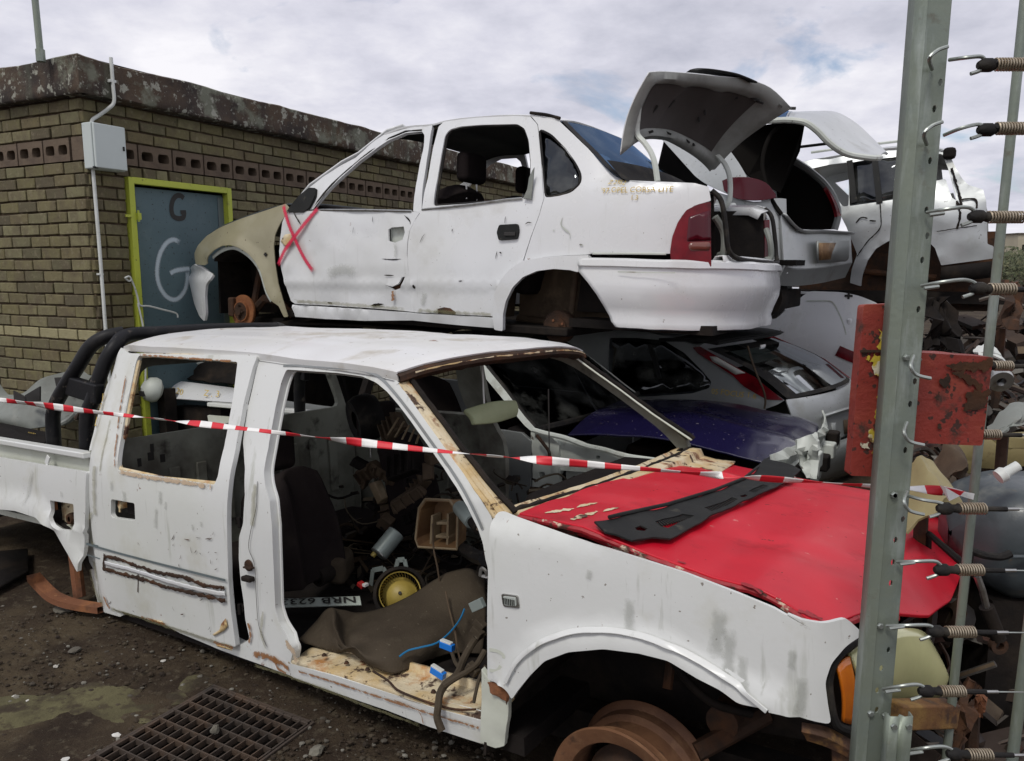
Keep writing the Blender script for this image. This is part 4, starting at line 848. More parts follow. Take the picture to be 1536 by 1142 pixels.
mb = MB(); ribbon(mb, T.trs(B4(175, 32, 400, 38, 600, 54, 715, 92, 795, 170, 900, 302, 1000, 440, 1100, 582, 1200, 735, 1270, 870, 1312, 965), BFR), .010, BFR, .0035); mb.build('frame_groove', M['silverdark'], TR, fix=False)
mb = MB(); ribbon(mb, T.trs(B7(92, 870, 130, 800, 200, 742, 300, 704, 400, 694, 520, 706, 640, 746, 760, 802, 870, 872, 982, 967), BW), .012, BW, .006); mb.build('arch_crease', tw, fw, fix=False, solid=.006, bevel=.002)
rgs = random.Random(21)
for k in range(26):
    x_, y_ = (rgs.uniform(1000, 1270), rgs.uniform(440, 640)) if k < 15 else (rgs.uniform(600, 1280), rgs.uniform(150, 1000)); a_ = rgs.uniform(0, 3.1); l_ = rgs.uniform(8, 30)
    mb = MB(); ribbon(mb, trs(B2(x_, y_, x_ + l_ * math.cos(a_) * .5, y_ + l_ * math.sin(a_), x_ + l_ * math.cos(a_), y_ + l_ * math.sin(a_) * 1.4)), rgs.uniform(.0015, .004), BT, .0095, jit=.8, taper=.4, step=.004); mb.build('scratch', M['dkrust'], rd, fix=False)
for pts in (B2(1275, 970, 1300, 940, 1310, 985, 1290, 1010, 1235, 1040, 1225, 1030, 1265, 1005), B2(880, 945, 935, 955, 945, 970, 890, 962), B2(1245, 1085, 1330, 1112, 1335, 1122, 1250, 1098)):
    panel('rust_spot', rd, M['rustcream'], trs(pts), lambda s, z: BT(s, z) - .010, t=.002, res=.02, bres=.008, bevel=0)
MB().grid([[(p[0], b, p[1]) for p in barch] for b in (.03, .2, .4, .6)]).build('bed_arch_liner', M['dark'], TR, solid=.006)
mb = MB(); mb.add([(-4.3, .6, -.2), (-2.6, .6, -.2), (-2.6, .6, .5), (-4.3, .6, .5)], [(0, 1, 2, 3)]); mb.build('bed_inner_arch', M['dark'], TR, smooth=False)
MB().grid([[(p[0], b, p[1]) for p in arch] for b in (.02, .15, .3, .45)]).build('arch_liner', M['dark'], TR, solid=.006)
# load bed
bt_ = PX(131, 708, 0, 686); e0 = T.trs(bt_, BT0); slope = (e0[1][1] - e0[0][1]) / (e0[1][0] - e0[0][0]); SB = -4.15
bo = T.trs(PX(131, 708), BT0) + T.trs(PX(129.5, 760, 128, 820, 124, 857), BT0) + barch[1:-1] + [(barch[-1][0], barch[-1][1]), (barch[-1][0] - .02, barch[0][1] - .03), (SB, .05), (SB, e0[0][1] + slope * (SB - e0[0][0])), e0[1]]
fuel = T.trs(B2(290, 268, 425, 290, 432, 440, 370, 430, 320, 390, 300, 330), BT0)
bs_ = panel('bed_side', TR, tw, bo, lambda s, z: BT(s, z) - .004 - .012 * sstep(.02, .0, abs(z - .33)) , [fuel], t=.02, r=.01, hr=.012, res=.05, dent=.003, bevel=.004)
panel('bed_side', TR, ti, bo, BT0, t=.02, far=WT, res=.1)
fc = np.mean(np.array(fuel), 0); mb = MB(); mb.box((fc[0] - .02, .075, fc[1]), (.24, .02, .24)); mb.build('filler_recess', M['rustcream'], bs_, smooth=False)
f2 = T.at(*B2(405, 375)[0], .05); mb = MB(); mb.lathe([(.014, -.01), (.026, -.012), (.030, 0), (.030, .03)], f2, (0, 1, 0), 18); mb.lathe([(0, .005), (.02, .002)], f2, (0, 1, 0), 18); mb.build('filler_neck', M['dkrust'], bs_)
f3 = T.at(*B2(315, 300)[0], .03); mb = MB(); mb.box(f3, (.016, .02, .045)); mb.build('filler_hinge', M['rust'], bs_, smooth=False, bevel=.003)
r0 = T.at(133, 683, .04); r1 = T.at(0, 661, .04); rdv = (r1 - r0).normalized(); r1 = r0 + rdv * 1.35
mb = MB(); mb.bar(r0, r1, .055, .030); mb.build('bed_rail', tw, TR, smooth=False, bevel=.007)
mb = MB(); mb.bar(r0 + Vector((0, .03, -.055)), r1 + Vector((0, .03, -.055)), .03, .10); mb.build('rail_return', ti, TR, smooth=False)
for px in (72,): 
    q = T.at(px, 690, .02); mb = MB(); mb.bar(q + Vector((.012, 0, .02)), q + Vector((-.012, -.004, -.022)), .03, .008, (0, 1, 0)); mb.build('tie_hook', tw, TR, smooth=False, bevel=.003)
mb = MB(); mb.bar(Vector((r0.x, WT - .04, r0.z)), Vector((r1.x, WT - .04, r1.z)), .055, .03); mb.build('bed_rail', tw, TR, smooth=False, bevel=.007)
zb = .30; mb = MB(); mb.box((-3.45, .83, zb), (1.45, 1.56, .03)); mb.build('bed_floor', ti, TR, smooth=False)
mb = MB(); mb.box((-2.75, .83, .50), (.03, 1.56, .42)); mb.build('bed_front_wall', M['grimytrim'], TR, smooth=False)
# cab back wall with window
def back(x): return lambda p, d: Vector((x + d - .03 * (p[1] - .6), p[0], p[1]))
bo_ = [(.06, -.03), (WT - .06, -.03), (WT - .04, .6), (WT - .22, 1.16), (.22, 1.16), (.04, .6)]; bh_ = [(.13, .76), (WT - .14, .76), (WT - .26, 1.10), (.26, 1.10)]
vo, fo = tri(bo_, [rnd(bh_, .06)], .12, .06); mb = MB(); f_ = back(-2.62); mb.add([f_(p, 0) for p in vo], fo); mb.build('cab_back', M['grimytrim'], TR, smooth=False, solid=.03)
for k in range(9): MB().box((-2.575, .22 + .15 * k, .42), (.02, .06, .34)).build('back_rib', M['grimytrim'], TR, bevel=.008)
for y_, w_ in ((.62, .42), (1.14, .42)):
    mb = MB(); q = [(y_ - w_ / 2, .63), (y_ + w_ / 2, .63), (y_ + w_ / 2, .72), (y_ - w_ / 2, .72)]; mb.tube([(-2.60, *k) for k in rnd(q, .03)] + [(-2.60, *rnd(q, .03)[0])], .006, 6, cap=False); mb.build('back_pressing', M['truck_inner'], TR)
for y_, z_, w_ in ((.26, .66, .03), (.20, .64, .018), (.32, .64, .025), (.27, .70, .016)): MB().box((-2.593, y_, z_), (.012, w_, .04)).build('back_hole', M['ink'], TR, smooth=False)
# sports bar behind the cab
rb = thing('sports_bar', 'scuffed black tubular sports bar standing in the pickup bed', 'sports bar', T.M)
def P_(px, py, b): return T.at(px, py, b)
mainp = [P_(127, 690, .14), P_(130, 640, .15), P_(139, 600, .17), P_(155, 550, .21), P_(172, 520, .26), P_(192, 503, .36)]
mainp[0].z = zb + .0; xx = mainp[-1]; top = [Vector((xx.x, b, xx.z + .012 * math.sin((b - .36) * 3))) for b in (.55, .83, 1.1, 1.28)]
farp = [Vector((p.x, WT - p.y, p.z)) for p in mainp[::-1]]
MB().tube(catmull(mainp + top + farp, 5), .036, 14).build('main_hoop', M['blacktube'], rb)
for fs_ in (0, 1):
    st = [P_(82, 692, .14), P_(80, 650, .14), P_(82, 612, .14), P_(98, 580, .15), P_(118, 548, .18), P_(136, 520, .22), P_(158, 506, .27), P_(185, 500, .35)]
    st[0].z = zb
    if fs_: st = [Vector((p.x, WT - p.y, p.z)) for p in st]
    MB().tube(catmull(st, 5), .036, 14).build('rear_stay', M['blacktube'], rb)
    br = [P_(104, 578, .16), P_(150, 592, .17)]
    if fs_: br = [Vector((p.x, WT - p.y, p.z)) for p in br]
    mb = MB(); mb.bar(br[0], br[1], .05, .10); mb.build('brace_plate', M['blacktube'], rb, smooth=False, bevel=.01)
# leaf spring
lp = [T.I @ gnd(*k, z_) for k, z_ in zip(B2(190, 690, 240, 745, 300, 800, 380, 835, 470, 855, 590, 872), (.20, .14, .10, .075, .065, .06))]
lsp = MB()
c_ = catmull(lp, 5); G = [[(p.x, p.y - .03, p.z) for p in c_], [(p.x, p.y - .03, p.z - .03) for p in c_], [(p.x, p.y + .03, p.z - .03) for p in c_], [(p.x, p.y + .03, p.z) for p in c_]]
lsp.grid([*G, G[0]]); lsp.build('leaf_spring', M['rust'], TR, ang=30)
mb = MB(); q = T.I @ gnd(118, 880, .1); mb.tube([(q.x, q.y, q.z - .05), (q.x - .02, q.y, q.z + .25)], .03); mb.build('shock_absorber', M['rust'], TR)
mb = MB(); mb.add([T.at(-60, 800, .6), T.at(130, 850, .6), T.at(150, 960, .6), T.at(-60, 960, .6)], [(0, 1, 2, 3)]); 
mb.tube([(-3.35, .3, -.12), (-3.35, 1.3, -.12)], .05); mb.build('rear_axle_and_sheet', M['dark'], TR)  # mesh also holds a flat dark sheet behind the wheel arch
mb = MB(); a = gnd(-60, 880); I_ = T.I; qa = [I_ @ gnd(x, y, .03) for x, y in ((-40, 835), (42, 828), (42, 862), (-40, 905))]; mb.add(qa, [(0, 1, 2, 3)]); mb.build('mud_flap', M['dark'], TR, solid=.02)
# exhaust stub below the sill
q = T.at(493, 1040, .22); mb = MB(); mb.tube([(q.x - .08, q.y + .1, q.z + .1), (q.x, q.y, q.z + .05), (q.x + .01, q.y, q.z - .01)], .028, 10, cap=False); mb.build('exhaust_stub', M['chrome'], TR, solid=.003)
# paint-pen writing on the cab corner
def wr(parent, F, B, txt, px, py, px2, py2, size, m, jit=.01, off=.003, bold=.0):
    a = Vector((*F.tr(px, py, B), 0)); c = Vector((*F.tr(px2, py2, B), 0)); d = (c - a).normalized(); n = Vector((-d.y, d.x, 0))
    def fn(x, y): p = a + d * x + n * y; return (p.x, B(p.x, p.y) - off, p.y)
    return text_mesh(txt, size, fn, 'paint_pen_writing', m, parent, bold, jit)
for txt, p, q in (('WP', (585, 468), (640, 472)), ('375', (572, 522), (630, 528)), ('L80', (548, 602), (610, 615))):
    a, c = B1(*p)[0], B1(*q)[0]; wr(cabc, T, BCC, txt, *a, *c, .06, M['markyellow'], off=.009)
# B-pillar latch pieces
q = T.trs(B2(1425, 640), BFR)[0]; mb = MB(); mb.lathe([(0, -.004), (.022, -.004), (.024, .002)], (q[0], BFR(*q) - .004, q[1]), (0, 1, 0), 14); mb.box((q[0] + .01, BFR(*q) - .012, q[1] - .004), (.045, .02, .006)); mb.build('striker', M['dkrust'], TR)
q = T.trs(B2(1430, 712), BFR)[0]; mb = MB(); mb.box((q[0], BFR(*q) - .012, q[1]), (.055, .028, .020)); mb.build('door_check', M['dark'], TR, smooth=False, bevel=.005)
for yy in (395, 890):
    q = T.trs(B2(1352, yy), BFR)[0]; mb = MB(); mb.box((q[0], BFR(*q) + .02, q[1]), (.05, .02, .03)); mb.tube([(q[0] + .012, BFR(*q) + .004, q[1] - .022), (q[0] + .012, BFR(*q) + .004, q[1] + .022)], .008); mb.build('door_hinge', M['dark'], TR, bevel=.003)
# water marks, grime and rust runs
for pts, w in ((B7(515, 582, 512, 640, 510, 702), .036), (B7(828, 605, 815, 690, 802, 790), .046), (B7(856, 682, 850, 780, 844, 895), .040), (B7(902, 778, 898, 840, 905, 905), .030), (B7(1070, 755, 1066, 790, 1064, 825), .024), (B7(1104, 852, 1098, 920, 1088, 985), .028), (B7(378, 485, 372, 520), .02)):
    stroke('water_mark', fw, M['drip_shade'], T.trs(pts, BW), w, BW, .007)
for pts, w in ((B2(650, 152, 648, 215), .030), (B2(718, 208, 726, 285), .034), (B2(925, 200, 930, 295), .034), (B2(905, 300, 898, 430), .028), (B2(960, 270, 955, 320), .02), (B2(1110, 400, 1115, 440), .02), (B2(1160, 385, 1160, 420), .018)):
    stroke('water_mark', rd, M['drip_shade'], trs(pts), w, BT, .0105)
for pts, w in ((B2(200, 88, 180, 190, 160, 295), .034), (B2(360, 210, 365, 250), .02)): stroke('water_mark', bs_, M['drip_shade'], trs(pts), w, BT, .012)
for pts, w in ((B1(548, 830, 545, 950, 552, 1120), .040), (B2(538, 330, 530, 430, 545, 520), .034), (B2(545, 610, 565, 720, 600, 860), .055), (B2(520, 640, 545, 760, 590, 880), .03), (B1(640, 560, 600, 740, 580, 870), .02)):
    stroke('grime_streak', cabc, M['grime'], T.trs(pts, BCC), w, BCC, .008)
for pts, w, m_ in ((B2(640, 884, 820, 936, 1000, 996, 1250, 1076, 1345, 1106), .022, 'grime'), (B2(820, 930, 900, 955, 960, 975), .012, 'ruststain'), (B2(1230, 1072, 1345, 1106), .014, 'ruststain'), (B1(690, 862, 850, 895, 1000, 915, 1220, 952), .022, 'creamchip'), (B1(735, 300, 700, 500, 676, 700, 668, 840), .012, 'ruststain'), (B2(600, 800, 625, 860, 640, 885), .016, 'ruststain'), (B1(800, 198, 1000, 212, 1200, 226, 1350, 236), .010, 'ruststain')):
    stroke('rust_run', rd, M[m_], trs(pts), w, BT, .0112)
for pts, w, m_ in ((B5(0, 712, 100, 735, 200, 790), .030, 'ruststain'), (B5(120, 735, 140, 790, 185, 820), .014, 'ruststain'), (B5(230, 800, 450, 868, 700, 950, 980, 1040, 1240, 1115), .010, 'ruststain'), (B5(0, 770, 300, 870, 600, 985, 900, 1095), .016, 'grime'), (B5(180, 640, 215, 690, 240, 760), .03, 'creamchip'), (B5(760, 960, 840, 990, 900, 1030, 920, 1090), .006, 'ruststain'), (B4(20, 700, 10, 850, 0, 950), .03, 'grime'), (B5(60, 480, 50, 600, 75, 690), .02, 'grime'), (B2(1425, 960, 1440, 1040, 1420, 1100), .016, 'ruststain')):
    stroke('rust_run', TR, M[m_], T.trs(pts, BFR), w, BFR, .008)
mb = MB(); ribbon(mb, T.trs(B2(1478, 160, 1472, 300, 1440, 440, 1428, 540, 1462, 640, 1470, 800, 1485, 980, 1530, 1100), BFR), .003, BFR, .006); mb.build('pillar_seam', M['dark'], TR, fix=False)
for pts, w in ((B7(890, 537, 925, 550, 962, 572), .018), (B7(1085, 632, 1110, 640, 1137, 655), .016), (B8(178, 592, 205, 606, 240, 622), .018), (B7(1010, 588, 1025, 594), .012), (B7(675, 462, 700, 470), .010)):
    q = [hoodat(x, y) for x, y in pts]; mb = MB(); P_2 = resample(catmull(q, 5), .008); mb.grid([[(p.x, p.y + o_ * w * (1 + .8 * fbm(p * 60)), hoodz(p.x, p.y + o_ * w) + .0026) for o_ in (-.3, .1, .5)] for p in P_2]); mb.build('paint_chip', M['redchip'], hood, fix=False)
# ------------------------------------------------------------------ white sedan stacked behind the pickup (s towards its tail, b away, z up)
C = Fr((-1.95, 5.69, 1.40), -31, 1, -1); WC = 1.60
def BC0(s, z): return .012 * ((z - .35) / .35) ** 2 * (1 if z < .7 else .0) + .012 * (z >= .7) + .40 * .04 * sp((z - .72) / .04) + .58 * max(0, s - 2.9) ** 2 + .24 * min(0, s + .0) ** 2
SD = thing('white_sedan', 'wheelless white sedan with open boot, beige wing and sprayed red X, stacked on another car', 'car', C.M)
wh = M['white']; ct = lambda p, B=BC0: C.trs(p, B)
def farcopy(name, o, B, m=None, **k): return panel(name, SD, m or wh, o, B, far=WC, res=.09, **k)
# front wing
wing = ct(A3(75, 750, 85, 715, 120, 667, 180, 627, 260, 592, 340, 562, 430, 532, 505, 507, 522, 522, 520, 555, 495, 600, 470, 660, 463, 720, 470, 800, 485, 900, 510, 985, 535, 1062, 515, 1064, 490, 1012, 455, 977, 435, 940, 420, 890, 405, 840, 380, 795, 345, 755, 305, 727, 265, 712, 220, 715, 180, 738, 150, 768, 140, 800, 125, 810, 85, 805))
archc = np.array([tuple(p) for p in resample([Vector((*p, 0)).to_2d() for p in ct(A3(150, 768, 180, 738, 220, 715, 265, 712, 305, 727, 345, 755, 380, 795, 405, 840, 420, 890, 435, 940, 455, 977))], .02)])
def BCW(s, z):
    d = math.sqrt(((archc - (s, z)) ** 2).sum(1).min()); top = z - (.66 + .22 * min(0, s - .35))
    return BC0(s, z) - .016 * (1 - sstep(.035, .07, d)) + .12 * max(0, top + .10) ** 1.5 * 4
fwg = panel('front_wing', SD, M['beige'], wing, lambda s, z: BCW(s, z) - .010, t=.008, r=.01, res=.04, dent=.008, bevel=.003)
panel('front_wing', SD, wh, wing, BC0, t=.01, far=WC, res=.09)
al = ct(A3(158, 770, 190, 745, 228, 727, 265, 724, 300, 738, 338, 766, 370, 802, 393, 845, 408, 893, 424, 945, 446, 985)); mb = MB(); ribbon(mb, al, .030, BC0, -.006, n=2); fl = mb.build('arch_flange', M['palegrey'], fwg, fix=False, solid=.004)
for x, y in A3(230, 716, 385, 780, 438, 890, 305, 735):
    q = C.tr(x, y, BC0); MB().lathe([(0, 0), (.008, 0), (.010, .004)], (q[0], BC0(*q) + .001, q[1]), (0, 1, 0), 10).build('bolt_hole', M['ink'], fwg)
q = C.tr(*A3(425, 757)[0], BC0); mb = MB(); mb.box((q[0], BCW(*q) - .013, q[1]), (.030, .006, .012)); mb.box((q[0], BCW(*q) - .0135, q[1]), (.012, .006, .028)); mb.build('badge_hole', M['ink'], fwg, smooth=False)
# front bumper corner
bp = ct(A3(45, 825, 75, 805, 105, 822, 135, 842, 155, 856, 150, 880, 132, 905, 127, 960, 132, 1045, 125, 1085, 100, 1060, 75, 1000, 58, 930, 44, 870))
fbm_ = panel('front_bumper', SD, wh, bp, lambda s, z: BC0(s, z) - .01 + .03 * (1 - sstep(.0, .06, abs(z - .22))), t=.02, r=.02, res=.04, bevel=.006)
# front door
fd = A3(520, 556, 560, 550, 700, 541, 1135, 547, 1178, 551, 1150, 592, 1125, 642, 1115, 700, 1112, 760, 1118, 830, 1130, 900, 1140, 980, 1150, 1040, 1000, 1025, 800, 1012, 640, 1003, 560, 998, 540, 985, 520, 930, 497, 830, 483, 740, 487, 680, 500, 600)
hh = A3(1018, 635, 1035, 625, 1095, 620, 1100, 650, 1090, 685, 1050, 700, 1020, 690); rh = A3(1005, 905, 1040, 915, 1070, 900, 1085, 870, 1100, 865, 1090, 895, 1075, 922, 1045, 932)
def crease(s, z): return .010 * sstep(.012, -.012, z - (.135 + .02 * s)) - .006 * sstep(.03, 0, abs(z - (.16 + .02 * s)))
BDo = lambda s, z: BC0(s, z) + crease(s, z) - .002
fdo = panel('front_door', SD, wh, ct(fd), BDo, [ct(hh), ct(rh)], t=.014, r=.008, res=.035, dent=.014, ds=3.0, bevel=.003)
farcopy('front_door', ct(fd), BC0, t=.02)
hq = np.mean(np.array(ct(hh)), 0); mb = MB(); mb.box((hq[0], .06, hq[1]), (.16, .03, .13)); mb.build('handle_recess', M['palegrey'], fdo, smooth=False)
hq = np.mean(np.array(ct(rh)), 0); mb = MB(); mb.box((hq[0], .05, hq[1]), (.2, .03, .12)); mb.build('rusted_inner', M['dkrust'], fdo, smooth=False)
for pts, w in ((A3(990, 778, 1040, 782, 1085, 779), .006), (A3(1000, 858, 1050, 860), .007), (A3(720, 993, 745, 995), .012), (A3(930, 1008, 960, 1003, 995, 1000), .014), (A3(848, 655, 852, 620), .003), (A3(945, 570, 945, 600), .004), (A3(1100, 565, 1125, 590, 1130, 610), .007), (A3(555, 545, 575, 580, 595, 612), .008)):
    mb = MB(); ribbon(mb, ct(pts), w, BDo, .004 if w < .01 else .005, jit=.6, taper=.3, step=.006); mb.build('scratch', M['dark'], fdo, fix=False)
for pts in (A3(500, 690, 520, 660, 548, 655, 556, 690, 545, 712, 522, 718, 505, 700),):
    panel('rust_spot', fdo, M['rustcream'], ct(pts), lambda s, z: BDo(s, z) - .012, t=.002, res=.02, bres=.01, bevel=0)
stroke('sprayed_cross', fdo, M['sprayred'], ct(A3(515, 512, 526, 560, 545, 620, 575, 690, 610, 762, 640, 810, 662, 840)), .042, lambda s, z: BDo(s, z) - .012, .004)
stroke('sprayed_cross', fdo, M['sprayred'], ct(A3(688, 530, 655, 565, 610, 620, 562, 682, 520, 742, 490, 812)), .042, lambda s, z: BDo(s, z) - .012, .006)
# window frames
fr_ = A3(522, 550, 560, 500, 620, 437, 700, 375, 780, 325, 860, 282, 930, 217, 1000, 168, 1080, 140, 1150, 128, 1235, 122, 1220, 200, 1200, 330, 1185, 450, 1178, 550, 1137, 546, 1150, 440, 1170, 320, 1190, 230, 1195, 172, 1182, 154, 1100, 162, 1020, 197, 940, 252, 880, 297, 800, 367, 740, 422, 700, 467, 650, 535, 560, 552)
panel('front_window_frame', SD, wh, ct(fr_), lambda s, z: BC0(s, z) + .004, t=.025, r=.006, res=.04, bres=.015, bevel=.004, dent=.006, ds=6)
panel('front_window_frame', SD, wh, ct(fr_), BC0, t=.025, far=WC, res=.08)
mb = MB(); mb.tube([(p[0], BC0(*p) + .012, p[1]) for p in ct(A3(650, 528, 700, 460, 740, 415, 800, 360, 880, 291, 940, 246, 1020, 190, 1100, 156, 1182, 150))], .011, 6); mb.build('window_seal', M['rubber'], SD)
mb = MB(); mb.tube([(p[0], BC0(*p) - .002, p[1]) for p in ct(A3(560, 549, 700, 540, 900, 541, 1135, 546))], .009, 6); mb.build('belt_seal', M['chrome'], SD)
panel('mirror_base', SD, M['blackplastic'], ct(A3(530, 548, 590, 470, 640, 430, 672, 432, 668, 470, 655, 500, 640, 530, 610, 552)), lambda s, z: BC0(s, z) - .018, t=.03, r=.01, res=.04, bevel=.005)
G = [[Vector((p[0], BC0(*p) + .02 + k * .09, p[1] + .02 - k * .02)) for p in ct(A3(525, 540, 620, 425, 780, 310, 860, 268, 1000, 156, 1080, 130))] for k in (0, .5, 1)]
MB().grid(G).build('windscreen_pillar', wh, SD, solid=.01)
# rear door with its window
rdp = A4(110, 535, 140, 380, 165, 230, 190, 132, 215, 108, 300, 95, 420, 84, 550, 78, 640, 84, 672, 120, 690, 250, 703, 480, 680, 560, 640, 670, 603, 787, 545, 825, 500, 880, 470, 950, 461, 1060, 300, 1052, 150, 1045, 70, 1040, 60, 940, 45, 850, 38, 780, 40, 700, 50, 640, 75, 580, 100, 545)
rwi = A4(165, 520, 185, 390, 205, 270, 222, 175, 245, 145, 300, 130, 400, 122, 575, 118, 610, 140, 630, 200, 640, 300, 638, 400, 625, 450, 600, 485, 400, 503)
rdo = panel('rear_door', SD, wh, ct(rdp), BDo, [ct(rwi)], t=.022, r=.006, hr=.02, res=.04, bres=.018, dent=.007, bevel=.004)
farcopy('rear_door', ct(rdp), BC0, holes=[ct(rwi)], t=.02)
rl = ct(rwi); rl = rnd(rl, .03); MB().tube([(p[0], BC0(*p) + .016, p[1]) for p in rl] + [(rl[0][0], BC0(*rl[0]) + .016, rl[0][1])], .012, 6, cap=False).build('window_seal', M['rubber'], rdo)
mb = MB(); mb.tube([(p[0], BC0(*p) - .004, p[1]) for p in ct(A4(110, 538, 250, 524, 400, 507, 520, 490, 600, 483))], .008, 6); mb.build('belt_seal', M['chrome'], rdo)
hp = ct(A4(490, 612, 580, 607, 587, 640, 578, 682, 488, 688, 478, 650)); hpan = panel('door_handle', rdo, M['blackplastic'], hp, lambda s, z: BDo(s, z) - .012, t=.02, r=.012, res=.03, bres=.008, bevel=.004)
mb = MB(); q = C.tr(*A4(545, 652)[0], BDo); mb.box((q[0], BDo(*q) - .016, q[1] - .006), (.075, .012, .022)); mb.build('grip', M['ink'], rdo, smooth=False, bevel=.003)
tt = ct(A4(680, 335, 668, 350, 645, 385, 630, 440, 610, 485, 650, 489, 655, 440)); panel('torn_trim', rdo, M['greyplastic'], tt, lambda s, z: BC0(s, z) - .02 - .05 * sstep(.74, .95, z), t=.008, res=.03, bres=.012)
for pts, w in ((A4(100, 700, 112, 675, 125, 655), .004), (A4(260, 632, 258, 645), .006), (A4(520, 570, 515, 605), .004), (A4(615, 610, 630, 600, 648, 603), .005), (A4(490, 745, 500, 752), .008), (A4(470, 780, 478, 740), .004), (A4(290, 888, 308, 885), .005), (A4(70, 905, 74, 925), .016)):
    mb = MB(); ribbon(mb, ct(pts), w, BDo, .006, jit=.6, taper=.3, step=.006); mb.build('scratch', M['dark'], rdo, fix=False)
panel('rust_spot', rdo, M['dkrust'], ct(A4(185, 1022, 215, 1015, 245, 1020, 272, 1040, 270, 1050, 185, 1046)), lambda s, z: BDo(s, z) - .007, t=.002, res=.02, bres=.008, bevel=0)
panel('paint_flake', rdo, M['palegrey'], ct(A4(138, 1030, 160, 1038, 182, 1018, 184, 1044, 150, 1043)), lambda s, z: BDo(s, z) - .008, t=.002, res=.02, bres=.008, bevel=0)
# quarter panel
qp = A4(675, 120, 642, 80, 720, 88, 780, 105, 850, 170, 920, 237, 980, 302, 1040, 360, 1095, 395, 1160, 404, 1230, 404) + A5(110, 518, 295, 524, 440, 530, 498, 545, 508, 602, 440, 622, 390, 662, 360, 722, 345, 790, 342, 818, 0, 815) + A4(950, 748, 920, 757, 800, 762, 700, 770, 607, 786, 643, 672, 684, 562, 708, 482, 694, 250)
qg = A4(682, 145, 740, 172, 810, 240, 860, 310, 884, 370, 880, 410, 840, 450, 780, 468, 712, 480, 697, 300)
BQ = lambda s, z: BC0(s, z) - .002 + .03 * sstep(.75, .80, z) * sstep(2.6, 2.9, s)
qpn = panel('quarter_panel', SD, wh, ct(qp, BQ), BQ, [ct(qg)], t=.015, r=.006, hr=.02, res=.04, dent=.005, bevel=.004)
farcopy('quarter_panel', ct(qp, BQ), BC0, holes=[ct(qg)], t=.02)
panel('quarter_glass', SD, M['glassdark'], ct(qg), lambda s, z: BC0(s, z) + .008, t=.004, r=.02, res=.05, bevel=0)
mb = MB(); ql = rnd(ct(qg), .03); mb.tube([(p[0], BC0(*p) + .002, p[1]) for p in ql] + [(ql[0][0], BC0(*ql[0]) + .002, ql[0][1])], .008, 6, cap=False); mb.build('window_seal', M['rubber'], qpn)
for pts, w in ((A4(798, 575, 790, 610, 810, 635, 832, 655, 834, 682), .008), (A4(752, 635, 756, 642), .008), (A4(880, 708, 898, 712), .008)):
    mb = MB(); ribbon(mb, ct(pts), w, BQ, .004, jit=.6, taper=.3, step=.006); mb.build('scratch', M['palegrey'], qpn, fix=False)
mb = MB(); ribbon(mb, ct(A4(945, 752, 1100, 752, 1305, 754)), .012, BQ, .004, smooth=False); mb.build('side_moulding', M['palegrey'], qpn, fix=False, solid=.006)
wr(qpn, C, BQ, 'Z.2952', *A5(88, 534)[0], *A5(230, 540)[0], .036, M['markyellow'], .004, .010)
wr(qpn, C, BQ, "'97.OPEL CORSA LITE", *A5(60, 572)[0], *A5(440, 566)[0], .0415, M['markyellow'], .004, .010)
wr(qpn, C, BQ, '1.3', *A5(180, 598)[0], *A5(215, 598)[0], .036, M['markyellow'], .004, .010)
# arch flare and rear bumper
flr = A4(607, 788, 700, 772, 800, 764, 925, 760, 938, 770, 882, 845, 840, 834, 760, 828, 680, 838, 610, 868, 560, 918, 527, 985, 513, 1050, 512, 1132, 470, 1125, 461, 1060, 470, 950, 500, 880, 545, 827)
panel('rear_arch', SD, wh, ct(flr), lambda s, z: BC0(s, z) - .022, t=.03, r=.012, res=.035, bres=.018, bevel=.008)
bpath = [(2.72, -.035), (2.95, -.03), (3.15, -.005), (3.30, .06), (3.42, .16), (3.50, .30), (3.555, .5), (3.575, .8), (3.555, 1.1), (3.50, 1.3), (3.42, 1.44), (3.30, 1.54), (3.15, 1.605), (2.95, 1.63)]
prof = [(-.06, .365), (-.02, .372), (.0, .36), (.004, .33), (-.012, .322), (-.010, .30), (.0, .24), (-.004, .18), (-.03, .11), (-.045, .06), (-.035, .03), (-.04, .0), (-.09, -.01)]
bpc = catmull([Vector((*p, 0)) for p in bpath], 5); G = []
for off, z in prof:
    row = []
    for i, p in enumerate(bpc):
        t_ = (bpc[min(i + 1, len(bpc) - 1)] - bpc[max(i - 1, 0)]).normalized(); n_ = Vector((t_.y, -t_.x, 0)); row.append((p.x + n_.x * off, p.y + n_.y * off, z + .005 * fbm((p.x * 3, p.y * 3, z * 3))))
    G.append(row)
# the leading end follows the wheel arch
ar = ct(A4(882, 845, 930, 890, 980, 960, 1010, 1030, 1040, 1090, 1065, 1122))
def sarch(z):
    for (s0, z0), (s1, z1) in zip(ar, ar[1:]):
        if z1 <= z <= z0: return s0 + (s1 - s0) * (z0 - z) / (z0 - z1 + 1e-9)
    return ar[0][0] if z > ar[0][1] else ar[-1][0]
for row in G:
    for i, (x, y, z) in enumerate(row):
        if x < 3.2 and y < .5:
            s0 = sarch(z); row[i] = (s0 + (x - 2.72) * (3.2 - s0) / .48, y, z)
bmp = MB().grid(G, flip=False).build('rear_bumper', wh, SD, solid=.008)
mb = MB(); ribbon(mb, [(2.95, .30), (3.12, .30), (3.26, .302)], .007, lambda s, z: -.03 + .13 * max(0, s - 3.05), .010); mb.build('bumper_groove', M['palegrey'], bmp, fix=False)
